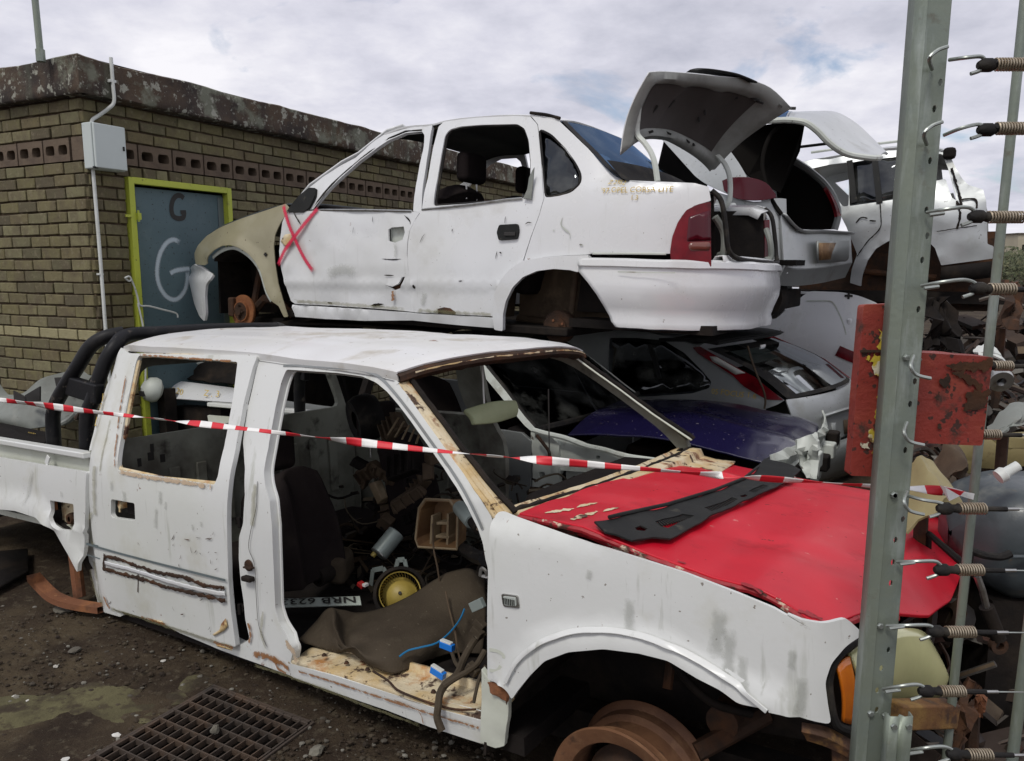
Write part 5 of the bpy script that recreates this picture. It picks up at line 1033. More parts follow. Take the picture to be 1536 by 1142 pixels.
# tail lamps
tl = ct(A5(510, 606, 460, 616, 410, 640, 375, 690, 352, 750, 343, 810, 346, 845, 362, 866, 400, 876, 512, 873))
tln = panel('tail_lamp', SD, M['taillight'], tl, lambda s, z: BC0(s, z) - .012, t=.05, r=.01, res=.03, bres=.015, bevel=.006)
panel('tail_lamp', SD, M['taillight'], tl, lambda s, z: BC0(s, z) - .012, t=.05, r=.01, res=.05, far=WC)
panel('reverse_lens', tln, M['tailamber'], ct(A5(425, 772, 505, 770, 510, 785, 505, 805, 428, 806, 418, 790)), lambda s, z: BC0(s, z) - .015, t=.004, r=.01, res=.03, bres=.01, bevel=0)
panel('brake_lens', tln, M['taildark'], ct(A5(420, 668, 508, 640, 512, 765, 412, 768)), lambda s, z: BC0(s, z) - .0145, t=.004, r=.01, res=.03, bres=.01, bevel=0)
# roof, rear screen, bonnet
rp = [Vector((*p, 0)) for p in ct(A3(1000, 165, 1080, 137, 1150, 125, 1235, 119) + A4(215, 104, 300, 91, 420, 80, 550, 73, 640, 75, 720, 85, 785, 102))]
xloft('roof', SD, wh, [(p.x, p.y, BC0(p.x, p.y) - .004) for p in rp], WC, bz=.045, t=.012, dent=.006, flip=True)
xloft('headliner', SD, M['interior'], [(p.x, p.y - .03, BC0(p.x, p.y) + .02) for p in rp], WC, bz=.035, t=.0, bevel=0, flip=False)
MB().tube([(p.x, BC0(p.x, p.y) - .006 + .02 * abs(fbm((p.x * 9, 1, 1))), p.y + .012) for p in catmull(rp[8:], 8)], .010, 6).build('roof_gutter_seal', M['dark'], SD)
gp = ct(A4(785, 104, 850, 172, 920, 240, 980, 305, 1040, 364, 1098, 396))
gpp = [(a, b, BC0(a, b) + .005) for a, b in gp]
xloft('rear_screen', SD, M['glassblue'], gpp, WC, bs=.05, bz=.02, t=.0, bevel=0, flip=True)
for q0_, q1_, nm in ((0, .045, 0), (.955, 1, 1)):
    P = catmull([Vector(p) for p in gpp], 4); mb = MB(); mb.grid([[(p.x + .05 * (1 - (2 * q - 1) ** 2) + .002, p.z + (WC - 2 * p.z) * q, p.y + .02 * (1 - (2 * q - 1) ** 2) + .004) for q in (q0_, (q0_ + q1_) / 2, q1_)] for p in P]); mb.build('screen_rubber', M['rubber'], SD)
pz = gpp[-1]; mb = MB(); mb.grid([[(pz[0] + .05 * (1 - (2 * j / 14 - 1) ** 2) + ds, pz[2] + (WC - 2 * pz[2]) * j / 14, pz[1] + dz + .02 * (1 - (2 * j / 14 - 1) ** 2)) for j in range(15)] for ds, dz in ((-.11, .115), (-.06, .06), (-.02, .015), (.02, .0))]); mb.build('screen_lower_band', M['rubber'], SD)
MB().box((2.62, .8, .70), (.35, 1.2, .02)).build('parcel_shelf', M['interior'], SD, smooth=False)
hp_ = ct(A3(118, 664, 180, 622, 260, 587, 340, 557, 430, 527, 515, 508)); xloft('bonnet', SD, M['tank'], [(a, b + .004, BC0(a, b) + .03) for a, b in hp_], WC, bs=-.05, bz=.035, t=.01, flip=True)
# sill, floor, wheel wells, running gear
panel('sill', SD, wh, ct(A3(548, 1002, 700, 1012, 900, 1025, 1150, 1046) + A4(200, 1053, 462, 1067, 466, 1118, 300, 1105, 60, 1080) + A3(900, 1082, 700, 1072, 560, 1062)), lambda s, z: BC0(s, z) + .006 - .012 * sstep(.03, 0, abs(z + .01)), t=.02, r=.006, res=.05, dent=.010, ds=5, bevel=.005)
MB().box((1.45, .8, -.055), (2.3, 1.44, .05)).build('floor_pan', M['dark'], SD, smooth=False, bevel=.01)
MB().box((3.0, .8, .0), (.85, 1.30, .05)).build('boot_floor_pan', M['dark'], SD, smooth=False)
mb = MB(); mb.add([(-.6, .55, -.1), (.55, .55, -.1), (.5, .45, .50), (-.55, .45, .42)], [(0, 1, 2, 3)]); mb.build('inner_wing', M['dark'], SD, smooth=False, solid=.01)
apl = [Vector((a, 0, b)) for a, b in ct(A3(160, 790, 164, 770, 190, 745, 228, 727, 265, 724, 300, 738, 338, 766, 370, 802, 393, 845, 408, 893, 424, 945, 446, 985))]
MB().grid([[(p.x, b, p.z) for p in catmull(apl, 3)] for b in (.06, .2, .35, .52)]).build('arch_liner', M['dark'], SD, solid=.006)
MB().box((apl[0].x - .10, .60, .12), (.02, .84, .44)).build('liner_front', M['dark'], SD, smooth=False)
mb = MB(); mb.add([(.48, .05, -.05), (.48, 1.55, -.05), (.42, 1.5, .62), (.42, .1, .62)], [(0, 1, 2, 3)]); mb.build('bulkhead', M['dark'], SD, smooth=False, solid=.01)
mb = MB(); mb.add([(2.1, .38, -.03), (3.05, .38, -.03), (3.05, .38, .55), (2.1, .38, .55)], [(0, 1, 2, 3)]); mb.add([(2.05, .03, .0), (2.05, .4, -.0), (2.1, .4, .5), (2.1, .03, .45)], [(0, 1, 2, 3)]); mb.build('rear_wheel_well', M['tandark'], SD, smooth=False, solid=.01)
dc = C.at(*A3(305, 1035)[0], .16); mb = MB(); mb.lathe([(.045, -.02), (.078, -.02), (.08, .0), (.125, .0), (.128, .006), (.128, .018), (.125, .024), (.06, .024)], dc, (0, 1, 0), 40)
dk = mb.build('brake_disc', M['brake'], SD)
mb = MB(); mb.lathe([(0, -.045), (.03, -.045), (.034, -.02), (.07, -.022), (.072, .05), (.05, .12), (.0, .12)], dc, (0, 1, 0), 24)
for i in range(4): mb.tube([Vector(dc) + Vector((.045 * math.cos(i * 1.57), -.02, .045 * math.sin(i * 1.57))), Vector(dc) + Vector((.045 * math.cos(i * 1.57), -.045, .045 * math.sin(i * 1.57)))], .008, 6)
mb.build('hub', M['dkrust'], dk)
mb = MB(); mb.box((dc.x - .10, dc.y + .01, dc.z + .03), (.06, .09, .15)); mb.build('brake_caliper', M['dkrust'], dk, bevel=.015)
mb = MB(); mb.tube([(dc.x + .05, .25, dc.z + .02), (dc.x + .12, .28, dc.z + .10), (dc.x + .25, .3, dc.z + .09), (dc.x + .36, .35, dc.z - .02)], .035); mb.tube([(dc.x + .02, .26, dc.z + .05), (dc.x + .06, .34, dc.z + .5)], .028); mb.build('suspension_arm', M['dkrust'], SD)
dr = C.at(*A4(770, 1112)[0], .17); mb = MB(); mb.lathe([(0, -.03), (.025, -.03), (.03, -.012), (.06, -.012), (.062, .0), (.092, .0), (.098, .008), (.098, .06), (.0, .06)], dr, (0, 1, 0), 36); dm = mb.build('brake_drum', M['dkrust'], SD)
mb = MB()
for i in range(4):
    a = i * 1.57 + .5; mb.lathe([(0, -.018), (.008, -.018), (.008, -.01)], (dr.x + .045 * math.cos(a), dr.y, dr.z + .045 * math.sin(a)), (0, 1, 0), 8)
mb.build('wheel_stud', M['rust'], dm); tag(dm.children[0], kind='stuff')
mb = MB(); mb.tube([(dr.x + .03, .28, dr.z + .02), (dr.x + .045, .30, dr.z + .34)], .022, 10); mb.tube([(dr.x + .045, .30, dr.z + .24), (dr.x + .05, .30, dr.z + .5)], .009, 6); mb.tube([(dr.x - .4, .4, dr.z + .02), (dr.x, .3, dr.z)], .03); mb.build('rear_strut', M['tandark'], SD)
# boot: interior, rim seal, lid with frame, hinge arms
mb = MB(); bx_ = [(2.55, .30, .06), (3.42, .26, .06), (3.46, .8, .06), (3.42, WC - .26, .06), (2.55, WC - .30, .06)]
tp_ = [(2.62, .30, .70), (3.36, .24, .70), (3.38, .24, .70), (3.36, WC - .24, .70), (2.62, WC - .30, .70)]
mb.add([Vector(bx_[0]), Vector(bx_[1]), Vector((3.36, .24, .72)), Vector((2.62, .30, .72))], [(0, 1, 2, 3)]); mb.add([Vector(bx_[4]), Vector(bx_[3]), Vector((3.36, WC - .24, .72)), Vector((2.62, WC - .30, .72))], [(0, 1, 2, 3)])
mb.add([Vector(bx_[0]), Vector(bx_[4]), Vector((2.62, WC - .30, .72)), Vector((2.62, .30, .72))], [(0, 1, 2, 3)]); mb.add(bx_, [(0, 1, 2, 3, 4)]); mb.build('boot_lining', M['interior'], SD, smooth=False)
mb = MB(); rs = [(3.36, .20, .735), (3.41, .215, .68), (3.44, .22, .55), (3.46, .23, .43), (3.49, .32, .385), (3.53, .6, .375), (3.54, .8, .375), (3.53, 1.0, .375), (3.49, WC - .32, .385), (3.46, WC - .23, .43), (3.44, WC - .22, .55), (3.41, WC - .215, .68), (3.36, WC - .20, .735)]
mb.tube(catmull(rs, 5), .014, 8); mb.build('boot_seal', M['rubber'], SD)
G = [[(3.47, .22 + (WC - .44) * j / 16 , z0) if False else (3.40 + dx + .06 * (1 - (2 * j / 16 - 1) ** 2), .2 + (WC - .4) * j / 16, z0) for j in range(17)] for dx, z0 in ((.02, .30), (.05, .365), (.04, .40), (.0, .395), (-.06, .30))]
MB().grid(G).build('boot_sill', wh, SD, solid=.006)
for fs_ in (0, 1):
    q = [[(s_, (WC - b_) if fs_ else b_, z_) for s_, b_, z_ in r_] for r_ in ([(2.78, .13, .765), (3.05, .16, .765), (3.30, .20, .755), (3.39, .24, .72)], [(2.78, .20, .75), (3.05, .23, .75), (3.28, .26, .74), (3.36, .30, .70)], [(2.80, .21, .70), (3.05, .24, .70), (3.27, .27, .69), (3.34, .31, .66)])]
    MB().grid(q).build('boot_gutter', wh, SD, solid=.006)
    q = [(3.38, .22, .60), (3.42, .26, .52), (3.43, .25, .42), (3.40, .28, .40)]; q = [(a, WC - b if fs_ else b, c) for a, b, c in q]
    MB().tube(catmull(q, 4), .02, 8).build('boot_wiring', M['greyplastic'], SD)
hin = [(x, y, b) for (x, y), b in zip(A5(135, 415, 195, 367, 240, 352, 290, 352, 335, 362, 420, 410, 470, 448, 500, 480), (.15, .30, .42, .62, .80, 1.08, 1.26, 1.42))]
fre = [(x, y, b) for (x, y), b in zip(A5(252, 76, 300, 72, 370, 76, 450, 82, 540, 92, 650, 104, 750, 140, 835, 222), (.15, .27, .42, .58, .78, 1.02, 1.22, 1.42))]
ph = catmull([C.at(*h) for h in hin], 4); pf = catmull([C.at(*h) for h in fre], 4)
NU = 18; Lg = []; 
for i in range(NU + 1):
    u = i / NU; row = []
    for j, (a, c) in enumerate(zip(ph, pf)):
        v = j / (len(ph) - 1); p = a.lerp(c, u); bow = .05 * math.sin(math.pi * u) * (1 - .3 * abs(2 * v - 1)); row.append(p + Vector((-bow, 0, bow * .25)))
    Lg.append(row)
lid = MB().grid(Lg).build('boot_lid', wh, SD, solid=.006, ang=60)
def lnorm(i, j):
    a = Lg[min(i + 1, NU)][j] - Lg[max(i - 1, 0)][j]; b = Lg[i][min(j + 1, len(ph) - 1)] - Lg[i][max(j - 1, 0)]; n_ = a.cross(b).normalized(); return n_ if n_.x > 0 else -n_
nj = len(ph) - 1; G = []
for i in range(NU + 1):
    row = []
    for j in range(nj + 1):
        u, v = i / NU, j / nj; e_ = min(u, 1 - u) * 1.0; ev = min(v, 1 - v)
        hgt = .040 - .030 * sstep(.10, .16, e_) * sstep(.07, .12, ev)
        rib = max(math.exp(-((v - .36 - .10 * (u - .5)) / .035) ** 2), math.exp(-((v - .66 + .10 * (u - .5)) / .035) ** 2)); hgt = max(hgt, .012 + .02 * rib * (u > .08))
        k_ = .018 if min(e_, ev) < .01 else 1
        row.append(Lg[i][j] + lnorm(i, j) * (hgt * (0.2 if min(e_, ev) < .01 else 1)))
    G.append(row)
MB().grid(G).build('lid_frame', M['lidframe'], lid, ang=60)
MB().grid([[G[i][j] + lnorm(i, j) * .004 for j in range(4, nj - 3)] for i in range(3, NU - 2)]).build('lid_recess_shade', M['lidshade'], lid, ang=60)  # dark sheet paints the recess shade over the relief
for (x, y, x2, y2) in ((240, 320, 262, 312), (360, 310, 378, 318), (465, 368, 478, 380), (505, 382, 510, 392), (475, 205, 478, 240), (478, 275, 483, 310), (305, 190, 330, 160), (258, 245, 280, 215), (575, 130, 590, 125), (640, 132, 690, 150), (600, 155, 680, 175), (765, 200, 780, 212)):
    a, c = A5(x, y, x2, y2); v = max(.05, min(.95, (x - 135) / 560)); b = .15 + 1.25 * v; p, q = C.at(*a, b), C.at(*c, b)
    # nearest frame point gives the depth of the slot
    best = min(((p - g).length, g) for r_ in G for g in r_)[1] if False else None
    mid = (p + q) / 2; g = min((g for r_ in G for g in r_), key=lambda k: ((C.M @ k) - (C.M @ mid)).length)
    MB().bar(p.lerp(q, 0) + (g - mid) + Vector((.006, 0, 0)), q + (g - mid) + Vector((.006, 0, 0)), .012, .012).build('frame_slot', M['ink'], lid, smooth=False)  # black bar paints the slot's dark inside
q = [C.at(x, y, b) for (x, y), b in zip(A5(455, 52, 500, 46, 600, 62, 650, 78, 700, 100), (.62, .68, .86, .96, 1.05))]
mb = MB(); c_ = [p + Vector((0, 0, -.022)) for p in catmull(q, 4)]; mb.grid([[p for p in c_], [p + Vector((-.05, 0, .008)) for p in c_], [p + Vector((-.10, 0, -.02)) for p in c_]]); mb.build('spoiler_strip', M['blackplastic'], lid, solid=.012, bevel=.004)
for pts, bb in ((A5(215, 190, 208, 260, 206, 328, 236, 366, 262, 405, 278, 450, 289, 522), .24), (A5(515, 400, 540, 425, 565, 455, 582, 500, 586, 560, 578, 612, 545, 645), 1.32)):
    q = catmull([C.at(x, y, bb) for x, y in pts], 5); mb = MB(); mb.tube(q, .018, 8, flat=.7); mb.build('boot_hinge_arm', M['palegrey'], SD)
# seats and steering wheel
def seat(parent, s, b, m, face=1, z=.03, sc=1.0, recl=.32, cushion=True):
    W_ = .48 * sc; mb = MB()
    G = []
    for k in range(9):
        u = k / 8; row = []
        for j in range(9):
            v = j / 8 * 2 - 1; side = abs(v) ** 3
            row.append((s + face * (recl * u * .62 + .06 * side * 1.0 * (-1) - .03 * math.sin(u * 3.1)), b + v * W_ / 2 * (1 - .22 * u ** 3), z + .22 + .60 * sc * u - .05 * side * (u > .9)))
        G.append(row)
    bk = mb.grid(G).build('seat_back', m, parent, solid=.11, bevel=.03, seg=3, off=1 if face > 0 else -1)
    if cushion: MB().box((s - face * .24, b, z + .16), (.5 * sc, W_, .14)).build('seat_cushion', m, parent, bevel=.05, seg=3)
    hx = s + face * (recl * .62 + .07); hz = z + .22 + .60 * sc + .10
    mb = MB(); mb.box((hx, b, hz), (.09, .26, .19)); mb.build('headrest', m, parent, bevel=.035, seg=3)
    mb = MB(); mb.tube([(hx, b - .06, hz - .2), (hx, b - .06, hz)], .006, 6); mb.build('headrest_rod', M['chrome'], parent); mb = MB(); mb.tube([(hx, b + .06, hz - .2), (hx, b + .06, hz)], .006, 6); mb.build('headrest_rod', M['chrome'], parent)
seat(SD, 1.42, .42, M['seat'], 1); seat(SD, 1.42, 1.16, M['seat'], 1)
MB().box((2.25, .8, .42), (.12, 1.2, .55), Matrix.Rotation(.25, 4, 'Y')).build('rear_seat_back', M['seat'], SD, bevel=.04)
MB().box((.52, .8, .62), (.30, 1.36, .20)).build('dashboard', M['interior'], SD, bevel=.05)
mb = MB(); mb.lathe([(.165, -.014), (.18, 0), (.165, .014), (.15, 0), (.165, -.014)], (.82, 1.14, .64), (1, 0, .45), 32); mb.bar((.82, .99, .64), (.82, 1.29, .64), .04, .03); mb.tube([(.82, 1.14, .64), (.55, 1.14, .50)], .03); mb.build('steering_wheel', M['blackplastic'], SD)
for pts, w, m_ in ((A3(1040, 935, 1045, 960, 1042, 985), .03, 'ruststain'), (A3(1060, 700, 1062, 740, 1058, 775), .03, 'drip_shade'), (A3(720, 860, 800, 830, 870, 850), .09, 'drip_shade'), (A3(560, 985, 800, 1000, 1100, 1025), .03, 'grime')): stroke('dirt_shade_mark', fdo, M[m_], ct(pts), w, BDo, .013)  # dirt strokes, plus a wide grey one painting a dent's shading
for pts, w, m_ in ((A4(80, 1030, 250, 1040, 450, 1052), .03, 'grime'), (A4(120, 940, 110, 1010), .05, 'drip_shade'), (A4(470, 1000, 510, 890, 560, 830), .02, 'grime')): stroke('dirt_shade_mark', rdo, M[m_], ct(pts), w, BDo, .010)
# ------------------------------------------------------------------ the other wrecks of the row
D = Fr((-1.95, 5.69, 0), -32)
def BCar(z0=.70, k=.40, rear=9, rk=.5): return lambda s, z: .012 + k * .04 * sp((z - z0) / .04) + rk * max(0, s - rear) ** 2
# --- dark blue bonnet car under the sedan
bb = BCar(); WD = 1.58
PC = thing('blue_bonnet_car', 'stripped pale grey car with dark blue-purple bonnet, squashed under the white sedan', 'car', D.M)
dt = lambda p, B=bb: D.trs(p, B); pg = M['palegrey']
panel('windscreen_pillar', PC, pg, dt(B6(440, 150, 490, 160, 600, 295, 690, 415, 748, 480, 725, 492, 690, 462, 600, 352, 500, 232)), bb, t=.04, r=.006, res=.05, bevel=.006)
panel('windscreen_pillar', PC, pg, dt(B6(440, 150, 490, 160, 600, 295, 690, 415, 748, 480, 725, 492, 690, 462, 600, 352, 500, 232)), bb, t=.04, r=.006, res=.05, far=WD)
gl = dt(B6(500, 170, 600, 297, 690, 417, 748, 482)); gl = [(gl[0][0] - .35, gl[0][1] + .20)] + gl
xloft('windscreen', PC, M['glassdark'], [(a, b, bb(a, b) + .02) for a, b in gl], WD, bs=.10, t=0, bevel=0, flip=True)
mb = MB(); P = catmull([Vector((a, bb(a, b) + .015, b)) for a, b in gl[1:]], 4); mb.tube(P, .014, 6); mb.build('windscreen_rubber', M['rubber'], PC)
mb = MB(); g0 = gl[-1]; mb.tube([(g0[0] + .10 * (1 - (2 * j / 12 - 1) ** 2), .03 + (WD - .06) * j / 12, g0[1]) for j in range(13)], .02, 6); mb.build('windscreen_rubber', M['rubber'], PC)
panel('hinge_pillar', PC, pg, dt(B6(720, 490, 780, 492, 815, 520, 858, 560, 862, 830, 720, 845, 728, 640, 716, 560)), lambda s, z: bb(s, z) + .01, [dt(B6(755, 700, 785, 695, 790, 725, 765, 735))], t=.05, r=.01, hr=.006, res=.05, bres=.015, bevel=.008, dent=.012, ds=9)
panel('inner_apron', PC, pg, dt(B6(742, 488, 800, 505, 900, 528, 1000, 566, 1100, 588, 1200, 618, 1350, 640, 1420, 690, 1300, 720, 1000, 705, 862, 692, 820, 640)), lambda s, z: bb(s, z) + .03, [dt(B6(1042, 618, 1060, 618, 1060, 632, 1042, 632))], t=.03, r=.01, res=.05, bres=.02, bevel=.008, dent=.018, ds=7)
mb = MB(); P = catmull([Vector((p[0], bb(*p) - .012, p[1] + .005)) for p in dt(B6(742, 488, 800, 505, 900, 528, 1000, 566, 1100, 588, 1200, 618, 1350, 640))], 4); mb.tube(P, .016, 8); mb.build('apron_rail', pg, PC)
panel('lower_apron', PC, pg, dt(B6(862, 690, 1000, 705, 1300, 722, 1300, 860, 1100, 900, 862, 860)), lambda s, z: bb(s, z) + .10, [dt(B6(880, 745, 905, 728, 930, 745, 930, 775, 905, 790, 880, 775))], t=.03, hr=.01, res=.06, bres=.02, dent=.02, ds=7)
mb = MB(); a = D.at(*B6(760, 520)[0], .0); mb.tube(catmull([D.at(x, y, -.02) for x, y in B6(750, 510, 790, 560, 815, 600, 812, 660)], 4), .010, 6); mb.build('wiring', M['dkrust'], PC)
hp_ = dt(A8(100, 612, 300, 616, 500, 624, 620, 640, 790, 684, 900, 712, 1060, 752), lambda s, z: .16); hp_ = catmull([Vector((*p, 0)) for p in hp_], 4); G = []
for i, p in enumerate(hp_):
    u = i / (len(hp_) - 1); row = []
    for j in range(31):
        q = j / 30; w = 1 - abs(2 * q - 1) ** 2.6; b = .16 + (WD - .32) * q
        row.append((p.x + .10 * (1 - (2 * q - 1) ** 2) * sstep(.55, 1, u), b, p.y + .085 * w * (1 - .35 * u) - .03 * sstep(.9, 1, u) * w + .010 * fbm((p.x * 3, b * 3, 2)) + .012 * math.exp(-((q - .3) / .04) ** 2) * (u > .3)))
    G.append(row)
MB().grid(G, flip=True).build('bonnet', M['purple'], PC, fix=False, ang=60, solid=.012, bevel=.004)
fs0 = hp_[-1]; mb = MB(); rg = random.Random(4)
G = [[(fs0.x + .03 + .10 * (1 - (2 * j / 24 - 1) ** 2) + .03 * rg.random() * (i % 2), .10 + (WD - .2) * j / 24, z + .015 * rg.random()) for j in range(25)] for i, z in enumerate((fs0.y + .06, fs0.y + .02, fs0.y - .03, fs0.y - .08, fs0.y - .14, fs0.y - .22))]
mb.grid(G); mb.build('grille_panel', pg, PC, smooth=False, solid=.01)
for k in range(7):
    b = .14 + k * .2; mb = MB(); mb.box((fs0.x + .08 + .09 * (1 - (2 * b / WD - 1) ** 2), b, fs0.y - .10 + .03 * (k % 3)), (.07, .10, .09)); mb.build('lamp_bracket', M['dark'] if k % 2 else pg, PC, bevel=.012)
panel('front_edge', PC, pg, dt(A8(1200, 640, 1270, 615, 1302, 650, 1300, 825, 1250, 820, 1215, 760), lambda s, z: .22), lambda s, z: .22 + .05 * fbm((s * 9, z * 9, 1)), [dt(A8(1225, 700, 1255, 690, 1260, 740, 1230, 750), lambda s, z: .22)], t=.03, res=.03, bres=.015)
side = [(.0, .12), (2.42, .12), (2.42, .66), (2.35, .70), (.0, .70)]
panel('door', PC, M['silverdark'], side, bb, t=.03, res=.12)
panel('door', PC, M['silverdark'], side, bb, t=.03, res=.2, far=WD)
RZ = 1.275; tp = [Vector((s, bb(s, RZ), RZ)) for s in (.05, .6, 1.2, 1.62)]
xloft('roof', PC, M['dark'], [(p.x, RZ - .03 * abs(p.x - .8), bb(p.x, RZ)) for p in tp], WD, bz=.03, t=.02, flip=True)
mb = MB()
for s in (.0, 1.05):
    for b in (0, 1): mb.bar((s, bb(s, .7) if not b else WD - bb(s, .7), .68), (s + .06, bb(s, 1.25) if not b else WD - bb(s, 1.25), 1.25), .07, .05)
tag(mb.build('door_pillar', M['dark'], PC, smooth=False), kind='stuff')
MB().box((1.3, WD / 2, .10), (4.6, WD - .1, .16)).build('floor_pan', M['dark'], PC, smooth=False)
MB().box((2.3, WD / 2, .60), (.25, WD - .2, .2)).build('dashboard', M['interior'], PC, bevel=.04)
seat(PC, 1.5, .4, M['seat'], -1, .1); seat(PC, 1.5, 1.15, M['seat'], -1, .1)
MB().box((3.2, WD / 2, .42), (.7, .8, .4)).build('engine', M['dark'], PC, bevel=.04)
for sx in (.4, 2.9):
    mb = MB(); mb.lathe([(0, -.02), (.06, -.02), (.20, 0), (.22, .06), (.22, .16), (0, .16)], (sx, .18, .21), (0, 1, 0), 28); mb.build('wheel', M['dkrust'], PC)
# blocks that carry the sedan on the crushed roof
for k, (s, b) in enumerate(((.55, .45), (1.35, .45), (.55, 1.15), (1.35, 1.15))):
    pass
# --- silver hatchback on the ground
FO = Fr(D.w(3.3, 1.95, 0) - Vector((3.3 * math.cos(rad(-41)), 3.3 * math.sin(rad(-41)), 0)), -41); bf = BCar(.66, .38, 2.95, .35); WF = 1.68
FC = thing('silver_hatchback', 'silver hatchback with tall red tail lamps and dark roof spoiler at ground level', 'car', FO.M)
ft = lambda p, B=bf: FO.trs(p, B)
sidep = ft(A8(300, 112, 480, 125, 600, 147, 700, 187, 1000, 345, 1142, 450, 1110, 470, 1050, 492, 1050, 560, 1060, 620))
sidep += [(sidep[-1][0], .18), (.4, .18), (.4, .70), (1.0, 1.05)]
sw = ft(A8(300, 150, 430, 150, 560, 162, 660, 222, 740, 302, 792, 362, 780, 392, 700, 417, 500, 432, 300, 440)); 
fq = panel('quarter_panel', FC, M['silverdark'], sidep, bf, [sw], t=.02, hr=.02, r=.006, res=.06, bevel=.004)
panel('quarter_panel', FC, M['silverdark'], sidep, bf, [sw], t=.02, far=WF, res=.12)
panel('side_window', FC, M['glassdark'], sw, lambda s, z: bf(s, z) + .012, t=.004, r=.02, res=.08, bevel=0)
panel('window_bar', FC, M['blackplastic'], ft(A8(482, 180, 500, 180, 530, 260, 550, 345, 535, 348, 510, 270)), lambda s, z: bf(s, z) - .004, t=.02, res=.05)
tlp = ft(A8(704, 196, 740, 190, 800, 225, 1000, 335, 1142, 448, 1060, 446, 950, 382, 900, 332, 800, 268, 730, 225)); 
tlo = panel('tail_lamp', FC, M['taillight'], tlp, lambda s, z: bf(s, z) - .015, t=.05, r=.006, res=.04, bres=.018, bevel=.006)
panel('tail_lamp', FC, M['taillight'], tlp, lambda s, z: bf(s, z) - .015, t=.05, r=.006, res=.06, far=WF)
panel('clear_lens', tlo, M['tailclear'], ft(A8(786, 238, 820, 240, 960, 318, 910, 326, 870, 300, 800, 262)), lambda s, z: bf(s, z) - .018, t=.004, r=.006, res=.04, bres=.015, bevel=0)
wr(fq, FO, bf, '05 FOCUS 1.6', *A8(790, 418)[0], *A8(990, 440)[0], .060, M['markyellow'], .006, .004)
np_ = ft(A8(560, 142, 640, 162, 720, 186)); up_ = ft(A8(760, 205, 900, 270, 1010, 336, 1145, 448))
xloft('roof', FC, M['silverdark'], [(.9, 1.12, bf(.9, 1.1)), (1.4, np_[0][1] + .02, bf(*np_[0]))] + [(a, b, bf(a, b)) for a, b in np_], WF, bz=.05, t=.02, flip=True)
gle = [(a, b, bf(a, b) + .04) for a, b in up_]
xloft('rear_window', FC, M['glasshatch'], gle, WF, bs=.13, bz=.02, t=.0, bevel=0, flip=True)
P = catmull([Vector(p) for p in gle], 5)
def rbow(p, q, ds=.004): w = 1 - (2 * q - 1) ** 2; return (p.x + .13 * w + ds, p.z + (WF - 2 * p.z) * q, p.y + .02 * w)
for a, c in ((0, .09), (.93, 1)):
    MB().grid([[rbow(p, a + (c - a) * k / 4) for k in range(5)] for p in P]).build('window_border', M['rubber'], FC)
MB().grid([[rbow(p, k / 12, .006) for k in range(13)] for p in P[-2:]]).build('window_border', M['rubber'], FC)
MB().grid([[rbow(p, k / 12, .008) for k in range(13)] for p in P[:3]]).build('window_border', M['rubber'], FC)
lo = P[-1]; lw = [(lo.x, lo.y, lo.z - .02), (lo.x + .02, lo.y - .03, lo.z - .04), (lo.x + .07, lo.y - .14, lo.z - .05), (lo.x + .09, lo.y - .26, lo.z - .05), (lo.x + .10, lo.y - .36, lo.z - .05)]
ht = xloft('tailgate', FC, M['silver'], lw, WF, bs=.13, t=.012, flip=True)
def rs_(px, py, ds=.0):   # a spot on the tailgate skin
    z = .4; s = 3.7
    p = FO.ats(px, py, s)
    for _ in range(15):
        p = FO.ats(px, py, s); q = max(0, min(1, p.y / WF)); zz = p.z
        prof_ = sorted(lw, key=lambda k: k[1]); sx = np.interp(zz, [k[1] for k in prof_], [k[0] for k in prof_]); s = .5 * s + .5 * (sx + .13 * (1 - (2 * q - 1) ** 2))
    return p + Vector((ds, 0, 0))
hg = [rs_(x, y, .014) for x, y in A8(1310, 528, 1400, 500, 1480, 478)]; mb = MB(); mb.grid([[p + Vector((0, 0, .014)) for p in hg], [p + Vector((.016, 0, .004)) for p in hg], [p + Vector((0, 0, -.022)) for p in hg]]); mb.build('handle_strip', M['silver'], ht, solid=.006)
pr = [rs_(x, y, .006) for x, y in A8(1365, 560, 1475, 540, 1475, 625, 1375, 650)]; MB().add(pr, [(0, 1, 2, 3)]).build('plate_recess', M['silverdark'], ht, solid=.006)
pr = [rs_(x, y, .010) for x, y in A8(1420, 545, 1475, 535, 1475, 605, 1425, 612)]; MB().add(pr, [(0, 1, 2, 3)]).build('dirty_plate', M['tandark'], ht, solid=.004)
mb = MB(); q = rs_(*A8(1468, 435)[0], .01); mb.lathe([(0, .012), (.025, .012), (.034, 0)], q, (1, 0, 0), 16); mb.build('badge', M['chrome'], ht)
bz_ = lw[-1]; xloft('rear_bumper', FC, M['silverdark'], [(bz_[0], bz_[1], .06), (bz_[0] + .06, bz_[1] - .02, .04), (bz_[0] + .08, bz_[1] - .10, .03), (bz_[0] + .05, bz_[1] - .24, .05), (bz_[0], .05, .08)], WF, bs=.16, t=.015, flip=True)
sp0 = np_[-1]; xloft('roof_spoiler', FC, M['blackplastic'], [(sp0[0] - .35, sp0[1] + .035, bf(*sp0) - .0), (sp0[0] - .05, sp0[1] + .055, bf(*sp0)), (sp0[0] + .16, sp0[1] + .035, bf(*sp0) + .03), (sp0[0] + .17, sp0[1] + .02, bf(*sp0) + .03)], WF, bs=.16, bz=.03, t=.03, flip=True)
mb = MB(); mb.box((2.0, WF / 2, .3), (3.0, WF - .3, .3)); mb.build('floor_pan', M['dark'], FC, smooth=False)
MB().box((2.75, WF / 2, .62), (.12, WF - .4, .42), Matrix.Rotation(.2, 4, 'Y')).build('rear_seat_back', M['seat'], FC, bevel=.04)
